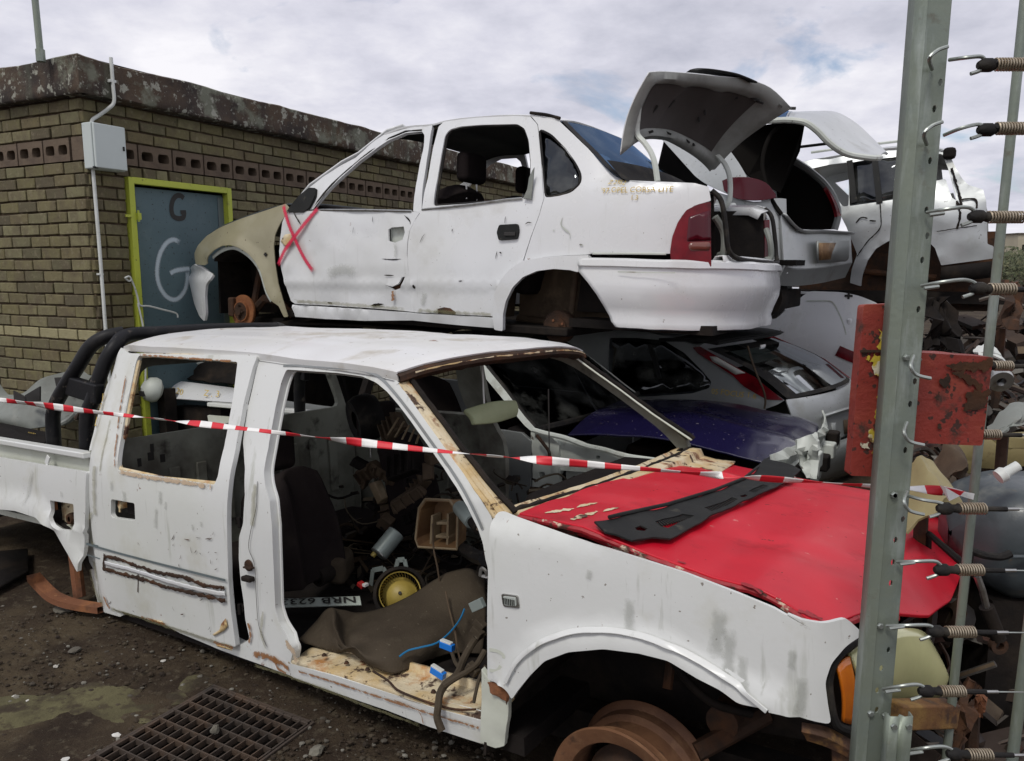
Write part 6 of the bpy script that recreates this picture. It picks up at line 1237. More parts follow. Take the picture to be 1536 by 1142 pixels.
mb = MB(); mb.tube(catmull([FO.at(x, y, -.02) for x, y in A8(965, 190, 985, 260, 1010, 330, 1040, 400, 1050, 450, 1045, 490)], 5), .008, 6); mb.build('dangling_cable', M['tandark'], FC)
mb = MB(); q = P[3]; st = rbow(P[2], .42, .012); mb.box(st, (.01, .09, .03)); mb.build('window_sticker', M['tapewhite'], FC, smooth=False)
# --- silver hatchback stacked above, tailgate raised
FH = Fr(D.w(0, 1.95, 1.40), -32); bh = BCar(.72, .36, 2.9, .3); WH = 1.62
HC = thing('silver_hatchback', 'upper silver hatchback with raised blue-glass tailgate and empty dark boot', 'car', FH.M)
Lh = lambda px, py, b: FH.at(px, py, b)
def poly3(name, m, pts, t=.012, bev=.003, parent=None, n=1):
    """quad strip sheet through 3D points given as two rails"""
    a, c = pts; a = catmull(a, 4); c = catmull(c, 4); G = [[p.lerp(q, k / 6) for k in range(7)] for p, q in zip(a, c)]
    return MB().grid(G).build(name, m, parent or HC, solid=t, bevel=bev)
near_p = [Lh(x, y, .10) for x, y in A5(300, 345, 400, 352, 545, 368, 605, 425, 652, 500)]; nb_ = [Lh(x, y, .08) for x, y in A5(440, 500, 480, 530, 540, 560, 590, 580, 650, 590)]
poly3('quarter_panel', M['silver'], (near_p, nb_))
poly3('quarter_panel', M['silver'], ([Vector((p.x, WH - p.y, p.z)) for p in near_p], [Vector((p.x, WH - p.y, p.z)) for p in nb_]))
rail_n = [Lh(x, y, .22) for x, y in A5(380, 300, 470, 282, 560, 292)]; 
xloft('roof', HC, M['silver'], [(p.x, p.z, .22) for p in rail_n], WH, bz=.04, t=.015, flip=True)
sidebox = [(.3, .05), (3.10, .05), (3.16, .5), (3.0, .74), (.3, .72)]
panel('body_side', HC, M['silver'], sidebox, bh, t=.02, res=.15); panel('body_side', HC, M['silver'], sidebox, bh, t=.02, res=.2, far=WH)
tln_ = [Lh(x, y, b) for (x, y), b in zip(A5(552, 520, 590, 507, 660, 506, 730, 528, 772, 575), (.01, .02, .04, .07, .10))]; tlb_ = [Lh(x, y, b) for (x, y), b in zip(A5(560, 560, 600, 590, 660, 600, 720, 600, 772, 590), (.01, .02, .04, .07, .10))]
poly3('tail_lamp', M['taildark'], (tln_, tlb_), .03)
ta = [Lh(x, y, 1.42) for x, y in A6(272, 494, 296, 498, 322, 530, 345, 590, 356, 645)]; tb = [Lh(x, y, 1.34) for x, y in A6(285, 510, 300, 540, 318, 580, 332, 620, 338, 650)]
poly3('tail_lamp', M['taillight'], (ta, tb), .03)
cu_ = [Lh(x, y, b) for (x, y), b in zip(A5(440, 540, 560, 575, 680, 605, 775, 592, 815, 594), (.09, .10, .12, .16, .22))]; cd_ = [Lh(x, y, b) for (x, y), b in zip(A5(440, 900, 560, 900, 680, 900, 775, 900, 822, 900), (.09, .10, .12, .16, .22))]; poly3('rear_corner', M['silver'], (cu_, cd_))
# rear lower panel with plate recess
lp0 = [Lh(x, y, b) for (x, y), b in zip(A6(70, 640, 150, 716, 270, 720, 400, 728), (.15, .35, .85, 1.45))]; lp1 = [Lh(x, y, b) for (x, y), b in zip(A6(85, 890, 150, 900, 280, 892, 408, 868), (.15, .35, .85, 1.45))]
rp_ = poly3('rear_panel', M['silver'], (lp0, lp1), .02, .006)
mb = MB(); c0 = catmull(lp0, 5); mb.grid([[p + Vector((.03, 0, -.015)) for p in c0], [p + Vector((.035, 0, .004)) for p in c0], [p + Vector((-.03, 0, .015)) for p in c0]]); mb.build('load_lip', M['silver'], HC, solid=.008)
lp2 = [p + Vector((-.05, 0, -.13)) for p in lp1]; poly3('bumper_valance', M['silverdark'], (lp1, lp2), .015)
pr = [Lh(x, y, b - .20) for (x, y), b in zip(A6(235, 766, 385, 766, 384, 850, 370, 864, 240, 872), (.78, 1.36, 1.36, 1.30, .80))]; MB().add(pr, [(0, 1, 2, 3, 4)]).build('plate_recess', M['silverdark'], rp_, solid=.012)
pr = [Lh(x, y, b - .25) for (x, y), b in zip(A6(250, 775, 362, 775, 358, 850, 252, 858), (.82, 1.30, 1.30, .84))]; MB().add(pr, [(0, 1, 2, 3)]).build('rusty_plate', M['wood'], rp_, solid=.004)
# boot opening: dark lining and frame
of = [Lh(x, y, b) for (x, y), b in zip(A6(70, 640, 20, 560, -20, 420, 0, 300, 60, 220, 170, 205), (.15, .16, .20, .24, .30, .45))]; og = [Lh(x, y, b) for (x, y), b in zip(A6(130, 385, 200, 430, 270, 490, 318, 560, 338, 640, 322, 712), (1.30, 1.34, 1.38, 1.40, 1.42, 1.42))]
MB().tube(catmull(og, 5), .03, 8).build('opening_frame', M['silverdark'], HC); MB().tube(catmull(of, 5), .016, 8).build('opening_frame', M['pit'], HC)
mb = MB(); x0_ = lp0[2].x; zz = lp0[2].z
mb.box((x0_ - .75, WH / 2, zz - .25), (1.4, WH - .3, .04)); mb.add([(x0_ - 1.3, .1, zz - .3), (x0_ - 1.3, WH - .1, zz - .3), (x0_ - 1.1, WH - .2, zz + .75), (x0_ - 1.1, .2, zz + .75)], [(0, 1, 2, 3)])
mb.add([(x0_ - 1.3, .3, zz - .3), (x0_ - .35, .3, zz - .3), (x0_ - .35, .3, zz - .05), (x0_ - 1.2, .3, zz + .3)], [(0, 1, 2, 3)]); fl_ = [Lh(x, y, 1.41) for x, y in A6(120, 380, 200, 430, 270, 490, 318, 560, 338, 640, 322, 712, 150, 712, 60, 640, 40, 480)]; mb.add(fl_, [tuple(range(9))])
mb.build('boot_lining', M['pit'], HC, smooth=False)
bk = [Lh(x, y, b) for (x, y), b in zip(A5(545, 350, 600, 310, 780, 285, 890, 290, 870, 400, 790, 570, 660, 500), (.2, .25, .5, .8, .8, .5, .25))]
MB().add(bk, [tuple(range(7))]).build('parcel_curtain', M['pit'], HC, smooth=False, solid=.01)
ge_n = [Lh(x, y, .20) for x, y in A5(560, 300, 600, 286, 700, 272, 780, 268)] + [Lh(x, y, b) for (x, y), b in zip(A6(100, 184, 180, 194, 240, 234, 300, 294, 380, 344, 500, 364, 540, 362), (.2, .2, .22, .26, .34, .5, .7))]
ge_f = [Lh(x, y, 1.30) for x, y in A5(590, 262, 640, 240, 720, 230, 790, 226)] + [Lh(x, y, b) for (x, y), b in zip(A6(130, 152, 230, 148, 330, 152, 420, 200, 490, 262, 550, 322, 580, 350), (1.30, 1.32, 1.34, 1.36, 1.38, 1.38, 1.36))]
a = catmull(ge_n, 4); c = catmull(ge_f, 4); Gt = [[p.lerp(q, k / 12) + Vector((0, 0, .02 * math.sin(math.pi * k / 12))) for k in range(13)] for p, q in zip(a, c)]
tg = MB().grid(Gt[15:]).build('tailgate', M['silver'], HC, solid=.02, bevel=.004, ang=60)
MB().grid(Gt[:17]).build('tailgate_glass', M['glassblue'], tg, solid=.004)
MB().tube([p + Vector((0, -.005, -.012)) for p in a], .022, 8).build('tailgate_edge', M['palegrey'], tg)
MB().tube([g[6] + Vector((0, 0, .03)) for g in Gt[15:18]], .012, 6).build('plate_lamp', M['ink'], tg)
mb = MB(); mb.tube([Lh(x, y, 1.3) for x, y in A6(150, 320, 300, 302)], .012, 6); mb.build('gas_strut', M['ink'], HC)
mb = MB(); ud = [Lh(x, y, .5) for x, y in A5(850, 1010, 860, 1000)]; mb.lathe([(0, 0), (.06, -.01), (.17, 0), (.18, .08), (.18, .2), (0, .2)], Vector((x0_ - .35, .35, .04)), (0, 1, 0), 24); mb.build('spare_wheel_well', M['dark'], HC)
MB().box((2.0, WH / 2, .0), (2.4, WH - .2, .16)).build('floor_pan', M['dark'], HC, smooth=False, bevel=.02)
# --- silver estate wreck on top of the white van, further right
FW = Fr(D.w(0, 3.9, 1.38), -32); bw_ = BCar(.78, .34, 4.35, .3); WW = 1.7
WC_ = thing('silver_estate', 'battered silver estate car with crumpled tail stacked behind the fence post', 'car', FW.M)
wt_ = lambda p, B=bw_: FW.trs(p, B)
so2 = wt_(A6(120, 402, 280, 366, 420, 346, 560, 326, 680, 316, 780, 318, 845, 330, 868, 352, 900, 420, 930, 470, 960, 500, 1030, 522, 1045, 580, 1050, 780, 1080, 792, 1075, 850, 830, 882, 800, 800, 760, 760, 700, 742, 640, 748, 580, 766, 520, 802, 480, 860, 455, 930, 448, 982, 395, 965, 405, 900, 430, 830, 380, 700, 350, 640, 200, 600))
wn_ = wt_(A6(205, 425, 300, 402, 390, 392, 390, 600, 362, 602, 300, 520)); wn2 = wt_(A6(392, 394, 498, 378, 530, 376, 672, 358, 668, 558, 548, 578, 394, 600)); wn3 = wt_(A6(790, 350, 835, 352, 862, 420, 905, 575, 880, 560, 850, 470, 800, 480))
est = panel('body_side', WC_, M['silver'], so2, bw_, [wn_, wn2, wn3], t=.02, res=.06, r=.008, hr=.015, dent=.022, ds=3.5, bevel=.005)
panel('body_side', WC_, M['silver'], so2, bw_, [wn_, wn2, wn3], t=.02, res=.15, far=WW)
panel('rear_side_window', WC_, M['glassdark'], wn2, lambda s, z: bw_(s, z) + .012, t=.004, res=.1, bevel=0)
for px in (395, 515): 
    mb = MB(); q = wt_(A6(px, 385, px + 22, 585)); mb.bar((q[0][0], bw_(*q[0]) - .002, q[0][1]), (q[1][0], bw_(*q[1]) - .002, q[1][1]), .05, .02, (0, 1, 0)); mb.build('window_bar', M['blackplastic'], est, smooth=False)
xloft('roof', WC_, M['silver'], [(a, b, bw_(a, b) - .004) for a, b in wt_(A6(120, 402, 280, 366, 420, 346, 560, 326, 680, 316, 780, 318, 845, 330))], WW, bz=.05, t=.02, flip=True, dent=.01)
mb = MB(); mb.tube([(a, bw_(a, b) + .1, b + .05) for a, b in wt_(A6(200, 365, 420, 335, 680, 305, 800, 312))], .012, 6); mb.build('roof_rail', M['palegrey'], WC_)
q = wt_(A6(870, 350))[0]; mb = MB(); mb.box((q[0], bw_(*q), q[1]), (.10, .10, .10)); mb.build('torn_corner', M['dark'], WC_, bevel=.03)
for pts, w in ((A6(540, 580, 545, 680, 530, 720, 480, 770, 430, 840), .014), (A6(905, 575, 920, 640, 905, 710), .03), (A6(810, 722, 920, 704, 1000, 694), .012), (A6(920, 572, 990, 568, 1000, 610), .025), (A6(425, 680, 450, 655, 480, 660), .02), (A6(490, 670, 520, 672), .02), (A6(880, 420, 920, 560, 925, 600), .03)):
    mb = MB(); ribbon(mb, wt_(pts), w * .6, bw_, .014, jit=.8); mb.build('torn_seam', M['dark'], est, fix=False)
aq = wt_(A6(620, 900))[0]; mb = MB(); mb.add([(aq[0] - .9, .35, -.1), (aq[0] + .8, .35, -.1), (aq[0] + .8, .35, .6), (aq[0] - .9, .35, .6)], [(0, 1, 2, 3)]); mb.build('wheel_well', M['dkrust'], WC_, smooth=False)
mb = MB(); mb.lathe([(0, -.03), (.05, -.03), (.10, 0), (.11, .05), (0, .08)], (aq[0], .22, aq[1]), (0, 1, 0), 24); mb.tube([(aq[0] - .35, .25, aq[1] - .02), (aq[0] + .3, .25, aq[1] - .08)], .03); mb.build('hub', M['dkrust'], WC_)
MB().box((aq[0] - .4, WW / 2, .02), (3.2, WW - .3, .10)).build('floor_pan', M['dark'], WC_, smooth=False)
mb = MB(); q0_ = wt_(A6(830, 890, 1072, 862)); mb.grid([[(p.x, bw_(p.x, p.y), p.y + dz) for p in catmull([Vector((*k, 0)) for k in q0_], 6)] for dz in (0, -.06, -.14)]); mb.build('bumper_skirt', M['dark'], WC_, solid=.02)
# --- white panel van below it
FV = Fr(D.w(0, 3.85, 0), -32); bv = BCar(1.0, .3, 3.75, .8); WV = 1.6
VC = thing('white_van', 'white panel van rear corner wedged under the silver estate', 'van', FV.M)
vt = lambda p: FV.trs(p, bv)
vp = vt(A7(100, 180, 150, 130, 250, 50, 400, 55, 480, 72, 560, 105, 620, 150, 640, 320, 480, 318, 380, 314)); vp = vp[:8] + [(vp[7][0], .2), (.8, .2), (.8, vp[2][1] - .01)]
vs_ = panel('body_side', VC, wh, rnd(vp, .05), bv, t=.02, res=.08, dent=.006, bevel=.006)
panel('body_side', VC, wh, vp, bv, t=.02, res=.2, far=WV)
mb = MB(); ribbon(mb, vt(A7(240, 95, 330, 95, 360, 105, 390, 160, 410, 215, 418, 248)), .012, bv, .004); mb.build('panel_pressing', M['palegrey'], vs_, fix=False)
mb = MB(); q = vt(A7(430, 72))[0]; mb.box((q[0], bv(*q) - .006, q[1]), (.07, .01, .02)); mb.box((q[0], bv(*q) - .007, q[1]), (.02, .01, .06)); mb.build('fixing_hole', M['ink'], vs_, smooth=False)
zr = vp[2][1]; xloft('roof', VC, wh, [(a, zr - .01, bv(a, zr)) for a in (.8, 1.6, 2.4, 3.2)], WV, bz=.02, t=.02, flip=True)
mb = MB(); ribbon(mb, vt(A7(380, 318, 430, 340, 480, 360)), .10, bv, .01); mb.build('red_side_strip', M['taillight'], vs_, fix=False)
MB().box((3.55, WV / 2, .7), (.05, WV - .1, 1.0)).build('rear_door', wh, VC, smooth=False, bevel=.02)
# ------------------------------------------------------------------ what lies in the pickup's cabin and bed
def at(px, py, b): return T.at(px, py, b)
def tthing(name, label, cat, p=None, group=None):
    """a loose thing in the pickup: Empty at its base, children in pickup coordinates shifted to it"""
    o = thing(name, label, cat, T.M @ Matrix.Translation(Vector(p)) if p is not None else T.M, group); o['_p'] = 0; del o['_p']; return o
ZF = -.03
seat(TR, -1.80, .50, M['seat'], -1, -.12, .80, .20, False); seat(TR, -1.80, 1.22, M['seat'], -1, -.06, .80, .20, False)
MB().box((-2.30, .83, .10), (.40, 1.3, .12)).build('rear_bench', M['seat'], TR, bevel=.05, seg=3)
# heater / dash cross beam left in the car
mb = MB(); mb.tube(catmull([at(*p, b) for p, b in zip(B5(1000, 165, 1060, 150, 1130, 160, 1190, 195, 1245, 210), (1.1, .95, .75, .55, .4))], 4), .028, 8); mb.build('dash_beam', M['blacktube'], TR)
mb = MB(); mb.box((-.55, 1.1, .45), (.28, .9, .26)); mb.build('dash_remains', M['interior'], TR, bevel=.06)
# sun visor hanging under the header
q = [at(x, y, b) for (x, y), b in zip(B6(378, 400, 420, 462, 632, 408, 630, 345), (.62, .62, 1.0, 1.0))]
mb = MB(); a = catmull([q[0], (q[0] + q[3]) / 2 + Vector((0, 0, .015)), q[3]], 5); c = catmull([q[1], (q[1] + q[2]) / 2 + Vector((0, 0, -.01)), q[2]], 5)
mb.grid([[p.lerp(r, k / 5) + Vector((.012 * math.sin(math.pi * k / 5), 0, 0)) for k in range(6)] for p, r in zip(a, c)]); vz = mb.build('sun_visor', M['olive'], TR, solid=.022, bevel=.008)
mb = MB(); mb.tube(catmull([at(x, y, b) for (x, y), b in zip(B6(478, 158, 482, 230, 485, 300, 488, 352), (.75, .75, .74, .74))], 4), .004, 6); mb.build('visor_wire', M['conduit'], vz)
mb = MB(); mb.tube([at(x, y, .95) for x, y in B6(810, 280, 812, 430, 815, 600)], .003, 5); mb.build('hanging_wire', M['ink'], TR)
# crumpled mat
def hp(px, py, z): return T.atz(px, py, z)
rows = [[(240, 640, .02), (330, 545, .05), (400, 470, .10), (470, 478, .09), (560, 500, .05), (700, 470, .06), (850, 400, .12), (1000, 300, .18), (1150, 258, .20), (1235, 300, .16)],
        [(280, 660, .02), (370, 560, .07), (430, 480, .13), (480, 560, .06), (540, 575, .05), (680, 520, .09), (850, 455, .13), (1020, 380, .16), (1160, 350, .17), (1245, 400, .13)],
        [(330, 680, .01), (410, 600, .07), (435, 560, .12), (490, 660, .05), (530, 625, .08), (680, 590, .09), (850, 540, .11), (1020, 480, .12), (1150, 460, .12), (1245, 500, .09)],
        [(400, 700, .01), (440, 650, .06), (470, 680, .05), (520, 680, .09), (600, 660, .08), (720, 655, .09), (880, 620, .09), (1020, 580, .09), (1140, 560, .08), (1240, 590, .05)],
        [(430, 712, .0), (455, 690, .04), (500, 690, .06), (545, 690, .09), (620, 740, .07), (740, 730, .07), (890, 700, .06), (1010, 660, .05), (1120, 640, .04), (1230, 670, .02)],
        [(440, 716, .0), (470, 710, .01), (520, 705, .02), (565, 740, .04), (640, 790, .03), (760, 820, .02), (890, 775, .01), (1000, 730, .0), (1110, 710, .0), (1220, 720, -.01)]]
R_ = [[hp(*B5(x, y)[0], z) for x, y, z in r] for r in rows]
R_ = [catmull(r, 5) for r in R_]; R_ = list(zip(*[catmull(list(c), 5) for c in zip(*R_)]))
mt_ = tthing('rubber_mat', 'crumpled brown rubber floor mat spilling over the pickup sill', 'floor mat')
MB().grid([[p + Vector((0, 0, .006 * fbm(p * 9))) for p in r] for r in R_]).build('mat_sheet', M['mat'], mt_, solid=.006, ang=80)
rg = random.Random(31); cl = MB()
for k in range(420):
    s_ = rg.uniform(-2.3, -.62); b_ = rg.uniform(.72, 1.5); z_ = ZF + rg.random() ** 1.6 * (.12 + .38 * sstep(.8, 1.3, b_)); w_ = rg.uniform(.015, .06); RM = Matrix.Rotation(rg.uniform(0, 6), 4, 'Z') @ Matrix.Rotation(rg.uniform(-1.2, 1.2), 4, 'X'); c = Vector((s_, b_, z_))
    if rg.random() < .6: cl.box(c, (w_ * rg.uniform(1, 3), w_ * rg.uniform(.3, 1), w_ * rg.uniform(.15, .6)), RM, .85)
    else: d = RM.to_3x3() @ Vector((1, 0, .3)); e = RM.to_3x3() @ Vector((0, 1, .2)); cl.tube(catmull([c - d * w_ * 2, c + e * w_, c + d * w_ * 2, c + d * w_ * 3 - e * w_ * 1.5], 4), rg.uniform(.003, .008), 5)
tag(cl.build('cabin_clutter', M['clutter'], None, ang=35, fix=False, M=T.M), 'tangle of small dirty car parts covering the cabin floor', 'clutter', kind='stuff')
# number plate, upside down
p0 = hp(*B5(112, 470)[0], .03); p1 = hp(*B5(578, 455)[0], .05); p2 = hp(*B5(570, 408)[0], .07); p3 = hp(*B5(118, 424)[0], .05)
pl = tthing('number_plate', 'dirty white number plate lying upside down behind the mat', 'number plate')
ux = (p1 - p0); uy = (p3 - p0)
MB().add([p0, p1, p2, p3], [(0, 1, 2, 3)]).build('plate_sheet', M['plate'], pl, smooth=False, solid=.004)
nrm = ux.cross(uy).normalized(); nrm = nrm if nrm.z > 0 else -nrm
Lx = ux.length; Ly = uy.length
def pfn(x, y): u = 1 - x; return p0 + ux * u * 1.0 + (p3 - p0).lerp(p2 - p1, u) * (1 - y) + nrm * .006
text_mesh('NRB 6233', 1.0, lambda x, y: pfn(.04 + x / 4.55 * .96, .16 + y * .95), 'plate_lettering', M['ink'], pl, .012)
# blower motor with caged fan
fc_ = at(*B5(785, 392)[0], .62); bl_ = tthing('blower_motor', 'round heater blower motor with yellowed caged fan on the cabin floor', 'blower motor', None)
ax = (T.c - fc_).normalized(); ax = (ax + Vector((0, 0, .15))).normalized()
u = ax.orthogonal().normalized(); w = ax.cross(u); R0 = .092
mb = MB(); mb.lathe([(R0 * .92, -.05), (R0 * 1.25, -.05), (R0 * 1.28, .0), (R0 * 1.12, .006), (R0 * 1.05, -.02)], fc_, ax, 40); mb.lathe([(0, -.10), (.05, -.10), (.055, -.05), (R0 * 1.2, -.05)], fc_, ax, 30); mb.build('motor_housing', M['dark'], bl_)
mb = MB(); mb.lathe([(R0 * .95, .012), (R0 * 1.0, .016), (R0 * .99, .008)], fc_, ax, 40, close=True); mb.build('fan_rim', M['yellowfan'], bl_)
for i in range(40):
    t = 2 * math.pi * i / 40; d = u * math.cos(t) + w * math.sin(t); d2 = u * math.cos(t + .12) + w * math.sin(t + .12)
    MB().add([fc_ + d * R0 * .82 + ax * .012, fc_ + d2 * R0 * .97 + ax * .012, fc_ + d2 * R0 * .97 - ax * .045, fc_ + d * R0 * .82 - ax * .045], [(0, 1, 2, 3)]).build('fan_blade', M['yellowfan'], bl_, smooth=False)
mb = MB(); mb.lathe([(0, .004), (.008, .004), (.009, .0), (R0 * .3, -.004), (R0 * .55, -.016), (R0 * .68, -.035), (R0 * .85, -.046)], fc_, ax, 32); mb.build('fan_hub', M['yellowfan'], bl_)
mb = MB(); mb.lathe([(0, .008), (.007, .008), (.008, .003)], fc_, ax, 10); mb.build('fan_nut', M['ink'], bl_)
# metal brackets beside it
for nm, pts in (('left', (630, 350, 640, 270, 695, 258, 715, 290)), ('right', (760, 275, 775, 215, 810, 212, 822, 268))):
    q = [at(*p, .70) for p in B5(*pts)]; mb = MB()
    for i in range(3): mb.bar(q[i], q[i + 1], .022, .004, (0, 1, 0))
    o = tthing('metal_bracket', f'bent bare metal bracket on the {nm} of the yellowed fan', 'bracket'); mb.build('strap', M['filter'], o, smooth=False); tag(o.children[0], kind='stuff')
# canister
ca, cb_ = at(*B5(668, 188)[0], .80), at(*B5(768, 66)[0], .90); o = tthing('filter_canister', 'dull silver canister leaning on junk inside the cabin', 'canister')
dd = (cb_ - ca).normalized(); h_ = (cb_ - ca).length; mb = MB(); mb.lathe([(0, 0), (.040, 0), (.044, .004), (.044, h_ - .004), (.040, h_), (0, h_)], ca, dd, 28); mb.build('can', M['filter'], o)
mb = MB(); mb.lathe([(.0445, .0), (.047, .004), (.0445, .008)], ca, dd, 28); mb.build('can_seam', M['chrome'], o)
mb = MB(); q = at(*B5(637, 196)[0], .78); mb.lathe([(0, .0), (.012, 0), (.014, .02), (.0, .025)], q, dd, 10); mb.build('yellow_cap', M['yellowfan'], o)
ca, cb_ = at(*B4(1245, 920)[0], .62), at(*B4(1180, 845)[0], .72); o = tthing('wiper_motor', 'small grey cylinder behind the windscreen pillar', 'motor'); dd = (cb_ - ca).normalized(); mb = MB(); mb.lathe([(0, -.01), (.028, -.01), (.032, 0), (.032, (cb_ - ca).length), (.0, (cb_ - ca).length + .006)], ca, dd, 20); mb.build('motor_case', M['filter'], o); mb = MB(); mb.tube([ca, ca - dd * .10], .02, 10); mb.build('motor_neck', M['dark'], o)
# air filter housing (brown rounded box)
c0 = at(*B5(400, 225)[0], .62); o = tthing('filter_housing', 'dusty brown rounded filter housing near the seat', 'filter housing')
mb = MB(); mb.box(c0, (.24, .2, .13), Matrix.Rotation(.25, 4, 'Y') @ Matrix.Rotation(.5, 4, 'Z'), .82); mb.build('housing', M['mat'], o, bevel=.035, seg=3)
c1 = at(*B5(360, 300)[0], .52); mb = MB(); mb.lathe([(.03, -.02), (.045, -.02), (.045, .06), (.03, .06)], c1, (0, 1, .1), 18); mb.build('inlet_spout', M['interior'], o)
# tray (brown, ribbed)
tq = B4(985, 800, 1120, 805, 1165, 870, 1160, 1078, 945, 1065, 930, 1020, 950, 850); tb_ = .72
tp3 = [at(x, y, tb_) for x, y in tq]; o = tthing('brown_tray', 'brown stained plastic tray standing on edge in the cabin', 'tray')
cen = sum(tp3, Vector()) / len(tp3); mb = MB(); n_ = len(tp3); bkp = [cen + (p - cen) * .86 + Vector((0, .09, 0)) for p in tp3]
mb.add(tp3 + bkp, [(i, (i + 1) % n_, n_ + (i + 1) % n_, n_ + i) for i in range(n_)] + [tuple(range(n_, 2 * n_))]); mb.build('shell', M['wood'], o, smooth=False, solid=.006)
mb = MB(); rimp = [p + (p - cen).normalized() * .004 for p in tp3]; mb.tube(rimp + [rimp[0]], .006, 6); mb.build('rim', M['tan'], o)
for x0_, y0_, x1_, y1_ in ((1045, 880, 1035, 1060), (1070, 925, 1130, 925), (1065, 1000, 1140, 1005), (1135, 870, 1130, 1050)):
    mb = MB(); mb.bar(at(*B4(x0_, y0_)[0], tb_ + .05), at(*B4(x1_, y1_)[0], tb_ + .05), .012, .06, (0, 1, 0)); mb.build('divider', M['tan'], o, smooth=False, bevel=.002)
# broken dashboard carcass
o = tthing('dashboard_carcass', 'broken tan plastic dashboard carcass piled behind the front seats', 'dashboard'); rg = random.Random(11)
for x, y, l, h, ang, m in ((660, 640, .16, .07, -20, 'tandark'), (740, 640, .20, .05, 25, 'tandark'), (720, 750, .12, .05, 60, 'tan'), (770, 850, .17, .07, 70, 'tandark'), (760, 930, .08, .08, 35, 'tandark'), (880, 790, .20, .06, -35, 'tandark'), (950, 720, .13, .05, -45, 'tandark'), (860, 600, .2, .12, -20, 'interior'), (1000, 640, .09, .05, 80, 'tandark'), (640, 690, .09, .03, -60, 'tandark'), (930, 880, .15, .05, -30, 'interior'), (800, 380, .16, .10, -35, 'tandark'), (760, 520, .07, .04, 55, 'tan'), (690, 840, .08, .03, 20, 'interior'), (1020, 560, .08, .05, 10, 'tandark'), (620, 600, .12, .05, 30, 'interior'), (840, 700, .14, .06, 15, 'interior')):
    b = 1.0 + .15 * rg.random(); c = at(*B4(x, y)[0], b); RM = Matrix.Rotation(rad(ang), 4, 'Y') @ Matrix.Rotation(rg.uniform(-.5, .5), 4, 'Z') @ Matrix.Rotation(rg.uniform(-.5, .5), 4, 'X'); mb = MB(); mb.box(c, (l, .06, h), RM, .85)
    mb.build('broken_piece', M[m], o, bevel=.008)
    if l > .12:
        mb = MB()
        for k in range(4): mb.box(c + RM.to_3x3() @ Vector((l * (k / 4 - .37), -.035, 0)), (.006, .03, h * .9), RM)
        pc = mb.build('rib_row', M[m], o, smooth=False); tag(pc, kind='stuff')
for k in range(5):   # vent grid of the carcass
    a, c = at(*B4(770 + k * 40, 430 + k * 12)[0], .98), at(*B4(830 + k * 30, 330 + k * 22)[0], .98); MB().bar(a, c, .010, .006).build('vent_slat', M['tan'], o, smooth=False)
mb = MB(); c = at(*B4(640, 330)[0], 1.15); mb.lathe([(.05, -.06), (.11, -.07), (.13, -.03), (.13, .03), (.11, .07), (.05, .06)], c, (.5, 1, .2), 28); oo = tthing('spare_tyre', 'small black tyre half hidden behind the front seat', 'tyre'); mb.build('tread', M['rubber'], oo)
# white strip, red bit
a, c = at(*B4(205, 965)[0], .75), at(*B4(340, 915)[0], .85); o = tthing('white_switch_strip', 'narrow white plastic strip with dark slots beside the seat', 'plastic strip'); mb = MB(); mb.bar(a, c, .05, .035, (0, 1, .5)); mb.build('strip', M['conduit'], o, smooth=False, bevel=.003)
for t in (.25, .55): 
    mb = MB(); p = a.lerp(c, t); mb.box(p + Vector((0, -.026, .012)), (.025, .01, .008)); mb.build('slot', M['ink'], o, smooth=False)
c = at(*B5(580, 348)[0], .60); o = tthing('red_connector', 'small red and white plastic connector left of the fan', 'connector'); MB().box(c, (.035, .03, .02), Matrix.Rotation(.4, 4, 'Y')).build('red_shell', M['redbit'], o, bevel=.003); MB().box(c + Vector((.024, 0, .004)), (.02, .025, .014)).build('white_shell', M['tapewhite'], o, bevel=.002)
# blue wire, connectors, harness
o = tthing('blue_wire', 'thin blue wire lying across the rubber mat', 'wire'); mb = MB(); mb.tube(catmull([hp(*B5(x, y)[0], z) for x, y, z in ((782, 732, .075), (830, 700, .085), (900, 682, .09), (980, 660, .095), (1050, 605, .11), (1105, 535, .13), (1130, 478, .15))], 6), .0035, 6); mb.build('strand', M['bluewire'], o)
for k, (x, y, b, ang, lab) in enumerate(((1038, 675, .27, -.1, 'blue connector block hanging by the blue wire'), (990, 818, .14, -.28, 'blue connector block lying on the rusty sill'))):
    c = at(*B5(x, y)[0], b); o = tthing('blue_connector', lab, 'connector', None, 'blue connectors'); RM = Matrix.Rotation(-ang, 4, 'Y'); MB().box(c, (.058, .022, .024), RM).build('block', M['blueconn'], o, bevel=.002); MB().box(c + Vector((-.002, 0, .015)), (.050, .018, .008), RM).build('cap', M['conduit'], o, bevel=.002)
hs = [((1240, 600, .30), (1190, 640, .28), (1150, 700, .24), (1120, 760, .2), (1090, 830, .12), (1030, 880, .07), (1000, 930, .03), (990, 1000, .0), (985, 1060, -.01), (1010, 1130, -.012)), ((1240, 700, .2), (1200, 770, .16), (1150, 810, .12), (1080, 850, .08), (1020, 890, .05)), ((1245, 780, .1), (1210, 850, .08), (1190, 930, .05), (1180, 980, .04)), ((1060, 700, .28), (1080, 760, .22), (1100, 800, .18), (1060, 860, .10)), ((1030, 385, .5), (1050, 480, .45), (1080, 600, .35), (1095, 700, .3), (1125, 810, .2)), ((960, 20, .6), (965, 150, .6), (985, 250, .6), (1000, 350, .6))]
o = tthing('wiring_harness', 'taped brown wiring harness drooping over the rusty sill', 'wiring')
for k, h_ in enumerate(hs): MB().tube(catmull([at(*B5(x, y)[0], b) for x, y, b in h_], 5), (.013, .010, .006, .007, .004, .004)[k], 8).build('cable_strand', M['mat'] if k < 4 else M['tandark'], o)
